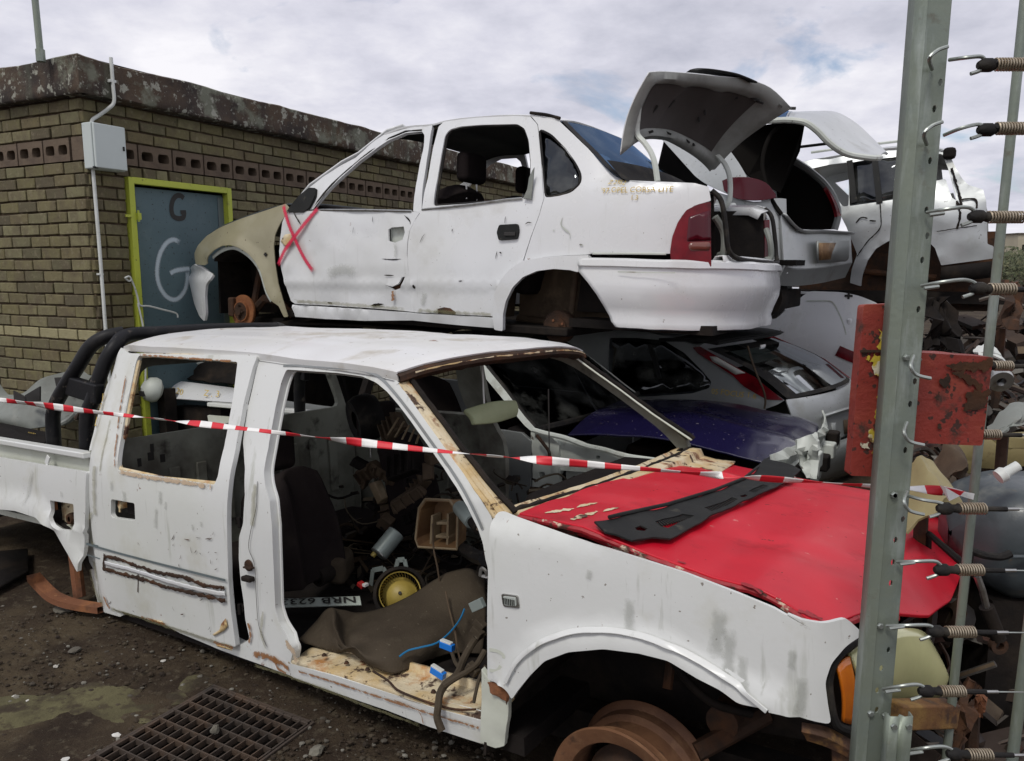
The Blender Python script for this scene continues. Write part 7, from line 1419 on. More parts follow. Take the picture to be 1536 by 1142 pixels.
for x, y, b in ((1175, 800, .15), (1200, 600, .28), (1215, 560, .3)): MB().box(at(*B5(x, y)[0], b), (.045, .03, .03), Matrix.Rotation(.6, 4, 'Y')).build('plug', M['mat'], o, bevel=.004)
mb = MB(); mb.tube(catmull([at(*B5(x, y)[0], .03) for x, y in ((640, 810), (720, 860), (770, 910), (860, 950), (960, 985), (1080, 1015), (1190, 1015))], 4), .004, 6); mb.build('trim_wire', M['dkrust'], o)
mb = MB(); mb.tube(catmull([at(*B5(x, y)[0], .10) for x, y in ((1215, 300), (1222, 260), (1245, 275), (1250, 300), (1225, 300), (1260, 308))], 4), .006, 6); mb.build('door_latch_loop', M['chrome'], TR)
mb = MB(); q = at(*B5(1200, 455)[0], .3); mb.box(q, (.06, .02, .035), Matrix.Rotation(-.5, 4, 'Y')); mb.build('metal_tab', M['filter'], TR, smooth=False, bevel=.002)
# cowl grille on the bonnet
cg = thing('cowl_grille', 'faded black plastic cowl grille lying across the red bonnet', 'cowl grille', T.M)
def cgp(px, py): p = hoodat(px, py, .02); return (p.x, p.y)
outl = [cgp(*p) for p in B7(390, 322, 440, 316, 480, 310, 640, 275, 800, 225, 900, 185, 985, 132, 1040, 148, 1095, 168, 1010, 206, 900, 256, 780, 312, 650, 384, 590, 378, 520, 389, 460, 366, 428, 360)]
hls = [[cgp(*p) for p in B7(*h)] for h in ((598, 326, 690, 300, 730, 306, 640, 345, 610, 338), (765, 278, 860, 246, 880, 252, 790, 290), (915, 222, 965, 200, 985, 204, 935, 227), (528, 345, 548, 337, 572, 348, 560, 357, 536, 354), (886, 238, 905, 232, 912, 238, 893, 244))]
vo, fo = tri(outl, hls, .03, .015); mb = MB()
def cgz(x, y): return hoodz(x, y) + .022 + .006 * fbm((x * 6, y * 6, 2)) + .03 * sstep(1.25, 1.6, y)
mb.add([(x, y, cgz(x, y)) for x, y in vo], fo); mb.build('moulding', M['blackplastic'], cg, fix=False, solid=.006, bevel=.001)
for h in hls[:3]:
    a, b_, c, d = [Vector((*k, 0)) for k in (h[0], h[1], h[2], h[-1])]
    mb = MB()
    for k in range(14):
        t = (k + .5) / 14; p = a.lerp(b_, t); q = d.lerp(c, t); mb.bar((p.x, p.y, cgz(p.x, p.y) - .006), (q.x, q.y, cgz(q.x, q.y) - .006), .004, .006)
    tag(mb.build('grille_slat', M['blackplastic'], cg, smooth=False), kind='stuff')
mb = MB(); e = [Vector((*k, 0)) for k in outl[5:9]] ; 
mb.tube([(p[0], p[1], cgz(*p) + .006) for p in outl[1:7]], .006, 6); mb.build('raised_lip', M['blackplastic'], cg)
# things in the bed and beyond it
o = tthing('grey_dashboard_shell', 'grey plastic dashboard shell stacked in the bed beside the sports bar', 'dashboard shell')
G = []
top = B1(0, 375, 40, 430, 75, 440, 150, 425, 240, 350, 330, 320, 430, 300, 560, 300); bot = B1(0, 560, 60, 600, 120, 615, 200, 620, 300, 610, 380, 600, 440, 560, 520, 520)
for (tx, ty), (bx2, by2), b in zip(top, bot, (.75, .72, .72, .75, .82, .9, .98, 1.1)):
    p, q = at(tx, ty, b + .12), at(bx2, by2, b); G.append([p, p.lerp(q, .3) + Vector((0, -.05, .02)), p.lerp(q, .65) + Vector((0, -.08, 0)), q])
Gx = [catmull(g, 5) for g in G]; Gx = [catmull(list(c), 5) for c in zip(*Gx)]
ds_ = MB().grid(Gx).build('shell', M['greyplastic'], o, solid=.02, bevel=.004, ang=60)
for pts, b in ((B1(150, 430, 235, 380, 235, 465, 150, 465), .80), (B1(310, 330, 420, 325, 395, 365, 320, 380), .82), (B1(75, 405, 140, 440, 145, 475, 80, 470), .70)):
    q = [at(x, y, b - .09) for x, y in pts]; MB().add(q, [(0, 1, 2, 3)]).build('vent_opening', M['ink'], o, smooth=False, solid=.01)
o = tthing('door_card', 'black door card with yellow pen numbers lying in the pickup bed', 'door card'); q = [at(x, y, b) for (x, y), b in zip(B1(-60, 590, 280, 660, 260, 720, -60, 690), (.55, .55, .3, .3))]; MB().add(q, [(0, 1, 2, 3)]).build('card', M['interior'], o, smooth=False, solid=.02)
nq = (q[1] - q[0]).cross(q[3] - q[0]).normalized(); nq = nq if nq.y < 0 else -nq
for txt, x, y in (('22L', 85, 690), ('STD', 165, 672)):
    p = at(*B1(x, y)[0], .40); ud = (q[1] - q[0]).normalized(); uv = (q[0] - q[3]).normalized(); text_mesh(txt, .055, lambda x_, y_: p + ud * x_ + uv * y_ + nq * .03, 'paint_pen_writing', M['markyellow'], o, 0, .01)
for k, (pts, b, lab) in enumerate(((B1(440, 560, 470, 500, 470, 740), .45, 'rusty upright bracket behind the sports bar'), (B1(360, 590, 400, 570, 440, 530), .5, 'pale bent trim strip behind the sports bar'))):
    o = tthing('bed_scrap', lab, 'bracket'); mb = MB(); mb.tube([at(x, y, b) for x, y in pts], .018, 8); mb.build('strip', M['dkrust'] if k == 0 else M['greyplastic'], o)
# white bonnet with pen writing, seen through the rear window
o = thing('white_bonnet_panel', 'white bonnet panel with yellow pen writing seen through the rear window', 'bonnet panel', T.M)
q = [at(x, y, b) for (x, y), b in zip(B1(830, 330, 1360, 400, 1360, 480, 800, 440), (1.84, 1.95, 1.72, 1.72))]; a = catmull(q[:2], 6); MB().grid([[q[0].lerp(q[1], i / 12).lerp(q[3].lerp(q[2], i / 12), k / 5) + Vector((0, 0, .02 * math.sin(math.pi * k / 5))) for k in range(6)] for i in range(13)]).build('sheet', M['white'], o, solid=.012, bevel=.003)
ud = (q[1] - q[0]).normalized(); uv = (q[0] - q[3]).normalized(); nq = ud.cross(uv).normalized(); nq = nq if nq.y < 0 else -nq
for txt, x, y in (('DY 20', 945, 425), ('Z . 3', 1175, 445)):
    p = at(*B1(x, y)[0], 1.74); text_mesh(txt, .09, lambda x_, y_: p + ud * x_ + uv * y_ + nq * .03, 'paint_pen_writing', M['markyellow'], o, 0, .01)
q4 = [at(x, y, b) for (x, y), b in zip(B1(800, 215, 1380, 215, 1370, 375, 800, 330), (2.05, 2.15, 1.98, 1.9))]
o2 = thing('dark_roof_skin', 'dark crumpled roof skin propped behind the white bonnet panel', 'roof skin', T.M); MB().grid([[q4[0].lerp(q4[1], i / 12).lerp(q4[3].lerp(q4[2], i / 12), k / 6) + Vector((0, .05 * fbm((i * .4, k * .5, 3)), .03 * fbm((i * .3, k * .4, 7)))) for k in range(7)] for i in range(13)]).build('sheet', M['dark'], o2, solid=.008); MB().tube([q4[3], Vector((q4[3].x, q4[3].y, -.3))], .02).build('prop', M['dark'], o2); MB().tube([q4[3].lerp(q4[2], .1) + Vector((0, -.03, .02)), q4[0].lerp(q4[1], .75) + Vector((0, -.03, -.02))], .012).build('edge_strip', M['palegrey'], o2)
MB().box((sum((k.x for k in q)) / 4, 1.84, (q[3].z - .05 - .3) / 2), (.9, .12, q[3].z + .2)).build('stand', M['dark'], o, smooth=False)
o = thing('grey_wing_piece', 'rounded grey plastic wing piece seen through the rear window', 'wing piece', T.M); c = at(*B1(880, 400)[0], 1.56); mb = MB(); mb.lathe([(.0, -.06), (.05, -.055), (.09, -.03), (.10, .0), (.09, .05), (.05, .09), (0, .10)], c, (-.3, -1, .3), 24); mb.build('shell', M['palegrey'], o, solid=.006); MB().box(c + Vector((0, .1, -.25)), (.1, .1, .5)).build('leg', M['dark'], o, smooth=False)
MB().box(c + Vector((.0, -.085, -.02)), (.05, .05, .04)).build('lamp_hole', M['ink'], o, smooth=False)
# ------------------------------------------------------------------ fence post, tensioners, plates and tape
def pp(px, py, y): d = ray(px, py); return EYE + d * (y / d.y)
PY = 1.5
pt, pb = pp(1405, -40, PY), pp(1307, 1142, PY); ax_ = (pt - pb).normalized(); base = pb + ax_ * ((-.15 - pb.z) / ax_.z); top_ = pt + ax_ * .12
xa = Vector((1, 0, 0)); xa = (xa - ax_ * xa.dot(ax_)).normalized(); ya = ax_.cross(xa)
PM = Matrix((( xa.x, ya.x, ax_.x, base.x), (xa.y, ya.y, ax_.y, base.y), (xa.z, ya.z, ax_.z, base.z), (0, 0, 0, 1)))
PI = PM.inverted(); HP = (top_ - base).length
post = thing('fence_post', 'tall galvanised steel fence post with punched holes in front of the cars', 'fence post', PM)
def onpost(px, py, y=0): q = PI @ EYE; d = PI.to_3x3() @ ray(px, py); return q + d * ((y - q.y) / d.y)
hol = []
for x, y in A6(838, 12, 798, 138, 778, 385, 760, 620, 778, 742, 740, 858, 722, 1092) + A7(744, 458, 707, 560, 685, 768, 675, 1080) + B8(540, 245, 513, 322, 503, 405, 495, 482, 487, 730, 460, 798, 445, 880, 443, 952):
    p = onpost(x, y); hx = max(-.004, min(.024, p.x)); hol.append([(hx + .0042 * math.cos(t * math.pi / 4), p.z + .0070 * math.sin(t * math.pi / 4)) for t in range(8)])
vo, fo = tri([(-.012, 0), (.031, 0), (.031, HP), (-.012, HP)], hol, .05, .02)
mb = MB(); mb.add([(x, .0, z) for x, z in vo], fo); mb.build('punched_face', M['galv'], post, smooth=False, solid=.003)
G = [[(x, y + .001 * fbm((x * 9, z * 2, 1)), z) for z in np.linspace(0, HP, 60)] for x, y in ((-.0335, .030), (-.0335, .004), (-.031, .0005), (-.016, -.002), (-.0135, -.004), (-.0125, -.001))]
mb = MB(); mb.grid(G); mb.build('side_flange', M['galv'], post, ang=30, solid=.003)
G = [[(x, y, z) for z in np.linspace(0, HP, 40)] for x, y in ((.0315, .0005), (.034, .003), (.0345, .03), (.026, .032))]
mb = MB(); mb.grid(G); mb.build('side_flange', M['galv'], post, ang=30, solid=.003)
for x, y in A7(686, 350, 630, 968) + B8(505, 153, 453, 638, 418, 962, 473, 970):
    p = onpost(x, y); MB().lathe([(0, -.006), (.005, -.006), (.0075, -.003), (.0075, 0)], (p.x, -.002, p.z), (0, 1, 0), 6).build('bolt', M['wire'], post)
ord_ = ['topmost', 'second', 'third', 'fourth', 'fifth', 'sixth', 'seventh', 'eighth', 'ninth', 'tenth', 'lowest']
ws = [((1424, 90), (1470, 85), (1478, 98), (1492, 1560), 97), ((1416, 203), (1465, 187), (1478, 195), (1494, 1545), 193), ((1390, 319), (1448, 311), (1464, 325), (1482, 1534), 326), ((1382, 429), (1445, 420), (1466, 433), (1484, 1522), 434), ((1372, 540), (1440, 538), (1470, 548), (1490, 1518), 549), ((1362, 640), (1430, 642), (1455, 652), (1472, 1500), 652), ((1362, 744), (1408, 754), (1416, 763), (1438, 1478), 763), ((1346, 843), (1400, 842), (1412, 855), (1436, 1474), 855), ((1330, 939), (1388, 938), (1402, 947), (1420, 1462), 948), ((1324, 1034), (1374, 1027), (1388, 1037), (1410, 1447), 1037), ((1358, 1127), (1412, 1120), (1430, 1131), (1452, 1488), 1132)]
WY = 1.46
for k, (a, b, c, (s0, s1), yy) in enumerate(ws):
    yh = WY if k not in (4, 5) else 1.72
    A, B_, C_ = pp(*a, WY + .03 if k not in (4, 5) else 1.56), pp(*b, yh), pp(*c, yh); o = thing('wire_tensioner', f'{ord_[k]} spring wire tensioner hooked onto the fence post' if k < 10 else 'lowest spring wire tensioner, hooked onto the short post', 'wire tensioner', Matrix.Translation(A), 'spring wire tensioners along the fence')
    Q = lambda p: p - A
    loop = [pp(a[0] - 26, a[1] + 14, WY + .035), pp(a[0] - 30, a[1] - 2, WY), pp(a[0] - 18, a[1] - 14, WY), pp(a[0] - 2, a[1] - 20, WY)] if k < 2 else ([pp(a[0] - 2, a[1] - 6, WY + .03), pp(a[0] - 6, a[1] + 8, WY), pp(a[0] + 2, a[1] + 22, WY), pp(a[0] + 24, a[1] + 28, WY)] if k in (4, 5, 6) else [pp(a[0] + 26, a[1] + 1, WY - .0), pp(a[0] + 4, a[1] + 4, WY)])
    mb = MB(); mb.tube([Q(p) for p in catmull(loop, 5)], .0036, 8); mb.build('hook_tail', M['wire'], o)
    mb = MB(); mb.tube([Q(p) for p in catmull([A, pp(a[0] + (b[0] - a[0]) * .5, a[1] + (b[1] - a[1]) * .62, yh), B_, pp(b[0] + (c[0] - b[0]) * .8, b[1] + (c[1] - b[1]) * .35, yh), C_, pp(c[0] - 8, c[1] + 8, yh), pp(c[0] - 22, c[1] + 13, yh)], 6)], .0036, 8); mb.build('hook', M['wire'], o)
    e0 = pp(s0, yy, yh); e1 = pp(s1, yy, yh); dx = (e1 - e0).normalized()
    mb = MB(); mb.tube([Q(C_ - dx * .014), Q(C_ - dx * .004), Q(C_ + dx * .010), Q(C_ + dx * .016), Q(e0 - dx * .004), Q(e0)], [.006, .0125, .0125, .008, .0085, .010], 10); mb.build('insulator', M['rubber'], o)
    turns = max(5, int((e1 - e0).length / .0050)); pts = []
    for i in range(turns * 10 + 1):
        t = i / 10 * 2 * math.pi; pts.append(Q(e0) + dx * (e1 - e0).length * i / (turns * 10) + Vector((0, math.cos(t), math.sin(t))) * .0105)
    mb = MB(); mb.tube(pts, .0019, 5); mb.build('coil_spring', M['springmetal'], o)
    e2 = pp(s1 + 32, yy + 1, yh); e3 = pp(s1 + 50, yy + 1, yh); e4 = pp(1900, yy + (4 if k > 5 else 0), yh)
    mb = MB(); mb.tube([Q(e0), Q(e2)], .0052, 8); mb.build('core_rod', M['rubber'], o)
    mb = MB(); mb.tube([Q(e2), Q(e3)], .0036, 6); mb.build('crimp', M['chrome'], o); mb = MB(); mb.tube([Q(e3), Q(e4)], .0014, 5); mb.build('wire', M['wire'], o)
# slender stay poles and the short post
def pole(name, label, pxs, y, r, m):
    a, b = pp(*pxs[0], y), pp(*pxs[1], y); d = (b - a).normalized(); g = b + d * ((-.05 - b.z) / d.z); a = a - d * .3; o = thing(name, label, 'pole', Matrix.Translation(g)); MB().tube([a - g, Vector((0, 0, 0))], r, 12).build('tube', m, o); return o
po = pole('stay_pole', 'slender grey stay pole right of the main fence post', ((1531, 60), (1421, 1120)), 1.78, .0105, M['galv'])
MB().tube([(0, 0, 0), (0, 0, .1)], .02, 10).build('foot', M['galv'], po)
po = pole('stay_pole', 'slender grey stay pole cut off by the lower right picture corner', ((1541, 960), (1518, 1142)), 1.6, .012, M['galv'])
MB().tube([(0, 0, 0), (0, 0, .1)], .02, 10).build('foot', M['galv'], po)
sp_t = pp(1364, 1076, 1.44); o = thing('short_post', 'short galvanised angle post bolted beside the main fence post foot', 'fence post', Matrix.Translation((sp_t.x - .015, 1.44, 0)))
G = [[(x, y, z) for z in np.linspace(-.1, sp_t.z, 12)] for x, y in ((-.026, .02), (-.024, .002), (-.006, .0), (.0, .008), (.006, 0), (.024, .002), (.026, .02))]; MB().grid(G).build('profile', M['galv'], o, ang=30, solid=.003)
for dx in (-.015, .015): MB().lathe([(0, -.005), (.006, -.005), (.007, 0)], (dx, 0, sp_t.z - .02), (0, 1, 0), 6).build('bolt', M['wire'], o)
def ragged(pts, k=1.0):
    q = resample([Vector((*p, 0)) for p in [*pts, pts[0]]], 2.2)[:-1]; return [(p.x + k * 3.4 * fbm((p.x * .14, p.y * .14, 3), 1, 4), p.y + k * 3.4 * fbm((p.x * .14, p.y * .14, 8), 1, 4)) for p in q]
# rusty red plates
def plate(name, label, pts, y, th, m):
    q = [pp(*p, y) for p in pts]; c = sum(q, Vector()) / len(q); c.z = min(k.z for k in q); o = thing(name, label, 'metal plate', Matrix.Translation(c))
    vo, fo = tri(rnd([(k.x - c.x, k.z - c.z) for k in q], .006), (), .03, .02); mb = MB(); mb.add([(x, .003 * fbm((x * 9, z * 9, 2)), z) for x, z in vo], fo); mb.build('sheet', m, o, fix=False, solid=th, bevel=.002); return o, c, y
o, c, y = plate('red_plate', 'tall rusty red steel plate with flaked yellow paint left of the fence post', PX(1296, 457, 1356, 456, 1334, 716, 1275, 714), 1.56, .03, M['redplate'])
rg = random.Random(2)
for (x, y2, w_, h_) in ((1322, 504, 8, 18), (1326, 522, 14, 20), (1318, 546, 18, 26), (1326, 575, 8, 22), (1320, 600, 8, 24), (1316, 628, 10, 30), (1310, 655, 14, 22), (1298, 668, 14, 10), (1313, 676, 6, 16), (1304, 538, 5, 12)):
    n_ = 11; pts = [(x + w_ * .55 * math.cos(i * 6.283 / n_) * (.6 + .7 * rg.random()), y2 + h_ * .55 * math.sin(i * 6.283 / n_) * (.6 + .7 * rg.random())) for i in range(n_)]
    vo, fo = tri(ragged(pts, 1.3), (), 6, 3); q = [pp(*p, 1.5555) - c for p in vo]; mb = MB(); mb.add([(k.x, -.0045, k.z) for k in q], fo); mb.build('yellow_flake', M['chipyellow'], o, smooth=False)
mb = MB(); a, b = pp(1291, 527, 1.5555) - c, pp(1350, 527, 1.5555) - c; mb.bar((a.x, -.004, a.z), (b.x, -.004, b.z), .004, .005); mb.build('fold_seam', M['dkrust'], o, smooth=False)
o, c, y = plate('red_plate', 'squarish rusty red steel plate right of the fence post', PX(1378, 529, 1489, 536, 1474, 669, 1364, 664), 1.60, .05, M['redplate'])
for pts in ((1420, 545, 1488, 540, 1485, 556, 1440, 556, 1425, 553), (1430, 560, 1444, 556, 1478, 580, 1466, 584), (1448, 590, 1484, 584, 1480, 612, 1446, 617), (1410, 568, 1424, 562, 1426, 578, 1414, 582), (1402, 592, 1410, 590, 1410, 598, 1403, 599), (1404, 640, 1410, 636, 1412, 644, 1405, 646)):
    vo, fo = tri(ragged([(pts[i], pts[i + 1]) for i in range(0, len(pts), 2)], 1.8), (), 6, 3); q = [pp(*p, 1.5955) - c for p in vo]; mb = MB(); mb.add([(k.x, -.0045, k.z) for k in q], fo); mb.build('scraped_patch', M['dkrust'], o, smooth=False)
# barrier tape
L0, L1 = pp(-160, 580, 2.75), pp(1447, 741, 1.76)
tp_ = thing('barrier_tape', 'twisted red and white barrier tape strung across the whole scene', 'barrier tape', Matrix.Translation(L0))
key = [(-160, 582, 2.75), (0, 600, 2.62), (150, 619, 2.5), (380, 645, 2.33), (650, 676, 2.15), (900, 698, 2.0), (1080, 713, 1.92), (1200, 722, 1.86), (1330, 731, 1.81), (1420, 737, 1.77), (1449, 742, 1.76)]
cv_ = resample(catmull([pp(*k) for k in key], 12), .0075); n_ = len(cv_); G = []
for i, p in enumerate(cv_):
    u = i / n_; tw_ = .5 + 1.1 * math.sin(u * 23) + .6 * math.sin(u * 61 + 1) + (1.0 if .80 < u < .93 else 0); w_ = .0095 + .003 * math.sin(u * 40); dirv = Vector((0, math.sin(tw_), math.cos(tw_)))
    G.append([p - L0 + dirv * w_ * k for k in (-1, -.4, .3, 1)])
mb = MB(); wv = M['tapewhite']; rv = M['tapered']; st = 0; acc = 0; cur = 0; stripe = []
for i in range(n_ - 1):
    u = i / n_; stripe.append(cur); acc += 1; Ls = 4.6 + 3.2 * u
    if acc > Ls: acc = 0; cur = 1 - cur
i = 0
while i < n_ - 1:
    j = i
    while j < n_ - 1 and stripe[j] == stripe[i]: j += 1
    mb.mat(rv if stripe[i] else wv).grid(G[i:j + 1]); i = j
mb.build('tape_band', None, tp_, fix=False, solid=.0008)
bm = bmesh.new(); bm.from_mesh(tp_.children[0].data); bmesh.ops.remove_doubles(bm, verts=bm.verts, dist=1e-5); bm.to_mesh(tp_.children[0].data); bm.free()
q = [pp(*k) - L0 for k in ((1410, 728, 1.74), (1418, 731, 1.73), (1446, 738, 1.74), (1462, 741, 1.75), (1460, 750, 1.75), (1440, 744, 1.74), (1424, 752, 1.73))]
mb = MB(); mb.mat(wv).add([q[0], q[1], q[5], q[6]], [(0, 1, 2, 3)]); mb.mat(rv).add([q[1], q[2], q[5]], [(0, 1, 2)]); mb.mat(wv).add([q[2], q[3], q[4], q[5]], [(0, 1, 2, 3)]); kn = mb.build('tape_knot', None, tp_, smooth=False, solid=.002)
bm = bmesh.new(); bm.from_mesh(kn.data); bmesh.ops.remove_doubles(bm, verts=bm.verts, dist=1e-5); bm.to_mesh(kn.data); bm.free()
# ------------------------------------------------------------------ scrap beyond the fence, ground litter, far background
def W3(px, py, y): return pp(px, py, y)
def sthing(name, label, cat, c): return thing(name, label, cat, Matrix.Translation(Vector(c)))
# blue-grey tank
c = W3(1545, 790, 2.5); o = sthing('fuel_tank', 'large dented blue-grey fuel tank at the right edge', 'fuel tank', (c.x, c.y, 0)); G = []
for i in range(15):
    u = i / 14 * 2 - 1; row = []; k = (1 - abs(u) ** 3.5) ** .5 if abs(u) < 1 else 0
    for j in range(21):
        t = 2 * math.pi * j / 20; cx2 = abs(math.cos(t)) ** .6 * math.copysign(1, math.cos(t)); sy = abs(math.sin(t)) ** .7 * math.copysign(1, math.sin(t)); row.append((u * .27, cx2 * .22 * max(.05, k), c.z - .02 + sy * .19 * max(.05, k) + .015 * fbm((u * 3, t, 1))))
    G.append(row)
MB().grid(G).build('shell', M['tank'], o, ang=60)
mb = MB(); mb.tube([(u * .27, -.225, c.z - .02) for u in (-.9, -.5, 0, .5, .9)], .008, 6); mb.build('weld_seam', M['tank'], o)
q = W3(1497, 716, 2.32) - Vector((c.x, c.y, 0)); mb = MB(); mb.lathe([(0, 0), (.022, 0), (.024, .02), (.016, .03), (.016, .07), (0, .07)], q, (.8, 0, .5), 14); mb.build('filler_neck', M['conduit'], o)
MB().box((0, 0, (c.z - .2) / 2), (.4, .3, max(.05, c.z - .2))).build('rest', M['dark'], o, smooth=False)
# khaki bonnet and beam
def sheet(name, label, cat, pts, m, bow=.03, th=.01, cr=.012):
    q = [W3(*p) for p in pts]; c = sum(q, Vector()) / 4; o = sthing(name, label, cat, (c.x, c.y, 0)); off = Vector((c.x, c.y, 0))
    G = [[q[0].lerp(q[1], i / 10).lerp(q[3].lerp(q[2], i / 10), j / 8) - off + Vector((0, -bow * math.sin(math.pi * i / 10) * math.sin(math.pi * j / 8), bow * .6 * math.sin(math.pi * i / 10))) + Vector((0, 2 * cr * fbm((i * .4, j * .4, c.x + 5)), cr * fbm((i * .3, j * .3, c.x)))) for j in range(9)] for i in range(11)]
    MB().grid(G).build('panel', m, o, solid=th, bevel=.003, ang=60); lo = min(k.z for k in q)
    if lo > .1: MB().tube([(0, .10, 0), (.03, .06, lo * .5), (0, .03, lo + .03)], .022, 6).build('rest', M['dkrust'], o)
    return o
sheet('khaki_panel', 'khaki painted body panel leaning behind the fence post', 'body panel', ((1360, 705, 2.5), (1400, 692, 2.5), (1450, 760, 2.3), (1360, 800, 2.2)), M['khaki'], .06)
sheet('khaki_beam', 'long khaki steel beam lying across the scrap', 'beam', ((1420, 652, 3.4), (1600, 648, 3.4), (1600, 690, 3.4), (1420, 684, 3.4)), M['khaki'], .0, .12)
sheet('olive_panel', 'olive box-shaped pressing on the scrap heap', 'body panel', ((1480, 640, 3.0), (1540, 600, 3.0), (1545, 640, 2.9), (1490, 660, 2.9)), M['greyplastic'], .05)
sheet('brown_fender', 'rounded dull brown inner fender below the red plate', 'fender', ((1400, 690, 2.9), (1440, 672, 2.9), (1450, 730, 2.7), (1400, 740, 2.7)), M['tandark'], .10)
sheet('black_door', 'black crumpled door skin behind the red plate', 'door skin', ((1385, 452, 4.2), (1425, 470, 4.2), (1440, 540, 4.0), (1385, 530, 4.0)), M['dark'], .06, .01, .07)
sheet('rusty_sheet', 'rusty brown sheet hanging at the right of the scrap heap', 'sheet metal', ((1500, 425, 3.8), (1530, 440, 3.8), (1520, 505, 3.6), (1492, 500, 3.6)), M['dkrust'], .04, .006, .05)
sheet('white_lamp_shell', 'white broken plastic shell right of the stay pole', 'plastic shell', ((1458, 525, 3.6), (1490, 520, 3.6), (1510, 545, 3.5), (1470, 535, 3.5)), M['conduit'], .03)
sheet('red_brown_beam', 'red-brown rusty beam standing at lower right', 'beam', ((1456, 1022, 1.95), (1466, 1024, 1.95), (1438, 1130, 1.85), (1426, 1128, 1.85)), M['dkrust'], 0, .02)
sheet('rusty_bracket', 'rusty square bracket beside the red-brown beam', 'bracket', ((1462, 1045, 2.0), (1478, 1050, 2.0), (1475, 1075, 2.0), (1458, 1072, 2.0)), M['rust'], .01, .02)
# strut with bent pipe
p = [W3(x, y, 2.05) for x, y in B8(815, 455, 835, 510, 850, 570, 878, 640, 895, 690)]; g = Vector((p[-1].x, p[-1].y, 0)); o = sthing('shock_absorber', 'dark shock absorber hanging under the grey tank', 'shock absorber', g)
MB().tube([k - g for k in p[:3]], .010, 8).build('rod', M['chrome'], o); MB().tube([k - g for k in p[2:]], .020, 10).build('body', M['dark'], o); MB().lathe([(.012, -.01), (.024, -.01), (.024, .01), (.012, .01)], W3(1497, 968, 2.05) - g, (0, 1, 0), 14, True).build('eye', M['dkrust'], o)
MB().tube([p[0] - g, p[0] - g + Vector((.05, .35, .0)), Vector((.05, .4, 0))], .012, 6).build('hanger', M['dark'], o)
mb = MB(); p = [W3(x, y, 2.25) for x, y in B8(790, 360, 840, 378, 900, 385, 940, 372)]; g = Vector((p[0].x, p[0].y, 0)); o = sthing('rubber_hose', 'grey rubber hose draped across the scrap under the tank', 'hose', g); MB().tube(catmull([k - g for k in p], 5), .012, 8).build('hose', M['rubber'], o); MB().tube([p[0] - g, Vector((0, 0.05, 0))], .012, 6).build('hose_tail', M['rubber'], o)
p = W3(1500, 570, 3.4); o = sthing('pulley_wheel', 'small pale pulley wheel on the dark scrap engine', 'pulley', (p.x, p.y, 0)); MB().lathe([(.02, -.02), (.05, -.02), (.055, 0), (.05, .02), (.02, .02)], (0, 0, p.z), (.2, 1, .4), 20, True).build('rim', M['chrome'], o); MB().tube([(0, .02, p.z), (0, .3, p.z - .1)], .03, 8).build('shaft', M['dark'], o)
# the heap nobody could count
rg = random.Random(9); hp2 = MB()
def heapz(x, y):
    px = CX + FPX * x / y
    return max(.08, (1.0 + .45 * fbm((x * .8, y * .8, 1))) * sstep(1.9, 3.0, y) * (1 - sstep(8.5, 11.5, y)))
for k in range(3600):
    y = rg.uniform(2.2, 9.0) if k < 2200 else rg.uniform(2.7, 4.4); px = rg.uniform(1375, 1900) if k < 2200 else rg.uniform(1372, 1600); x = (px - CX) / FPX * y
    if y > 4.6 and px < 1480: x = x + .0
    b_ = (D.I @ Vector((x, y, 0)))
    if b_.x < 4.0 and b_.y > 1.6 and b_.y < 5.6: continue
    z = heapz(x, y) * rg.random() ** .6; s = rg.uniform(.04, .16) * (1 if y < 5 else 1.5); RM = Matrix.Rotation(rg.uniform(0, 6), 4, 'Z') @ Matrix.Rotation(rg.uniform(-1, 1), 4, 'X') @ Matrix.Rotation(rg.uniform(-1, 1), 4, 'Y'); t = rg.random(); c = Vector((x, y, z))
    if t < .45: hp2.box(c, (s * rg.uniform(.8, 2.4), s * rg.uniform(.3, 1), s * rg.uniform(.1, .5)), RM, rg.uniform(.7, 1))
    elif t < .8:
        d = RM.to_3x3() @ Vector((1, 0, 0)); e = RM.to_3x3() @ Vector((0, 1, .3)); l = s * rg.uniform(1.5, 4); hp2.tube(catmull([c - d * l / 2, c + e * l * .2, c + d * l / 2, c + d * l * .6 - e * l * .2], 3), rg.uniform(.005, .02), 6)
    else: hp2.lathe([(0, -.03), (s * .3, -.03), (s * .5, 0), (s * .5, .04), (s * .2, .05)], c, RM.to_3x3() @ Vector((0, 1, 0)), 12)
tag(hp2.build('scrap_heap', M['scrap'], smooth=True, ang=35, fix=False), 'dark heap of mixed scrap car parts behind the fence', 'scrap heap', kind='stuff')
# junk under the stacked cars so they rest on something
mbk = MB(); 
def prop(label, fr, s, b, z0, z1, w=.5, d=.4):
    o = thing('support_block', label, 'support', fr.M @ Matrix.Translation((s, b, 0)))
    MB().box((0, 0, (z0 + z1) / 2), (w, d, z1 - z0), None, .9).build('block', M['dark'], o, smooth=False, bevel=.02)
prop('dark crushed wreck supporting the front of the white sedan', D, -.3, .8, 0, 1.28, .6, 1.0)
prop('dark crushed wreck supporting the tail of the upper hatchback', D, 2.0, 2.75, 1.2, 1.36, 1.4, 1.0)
prop('dark crushed scrap between the white van and the silver estate', D, 3.2, 4.7, 1.30, 1.42, 2.0, 1.0)
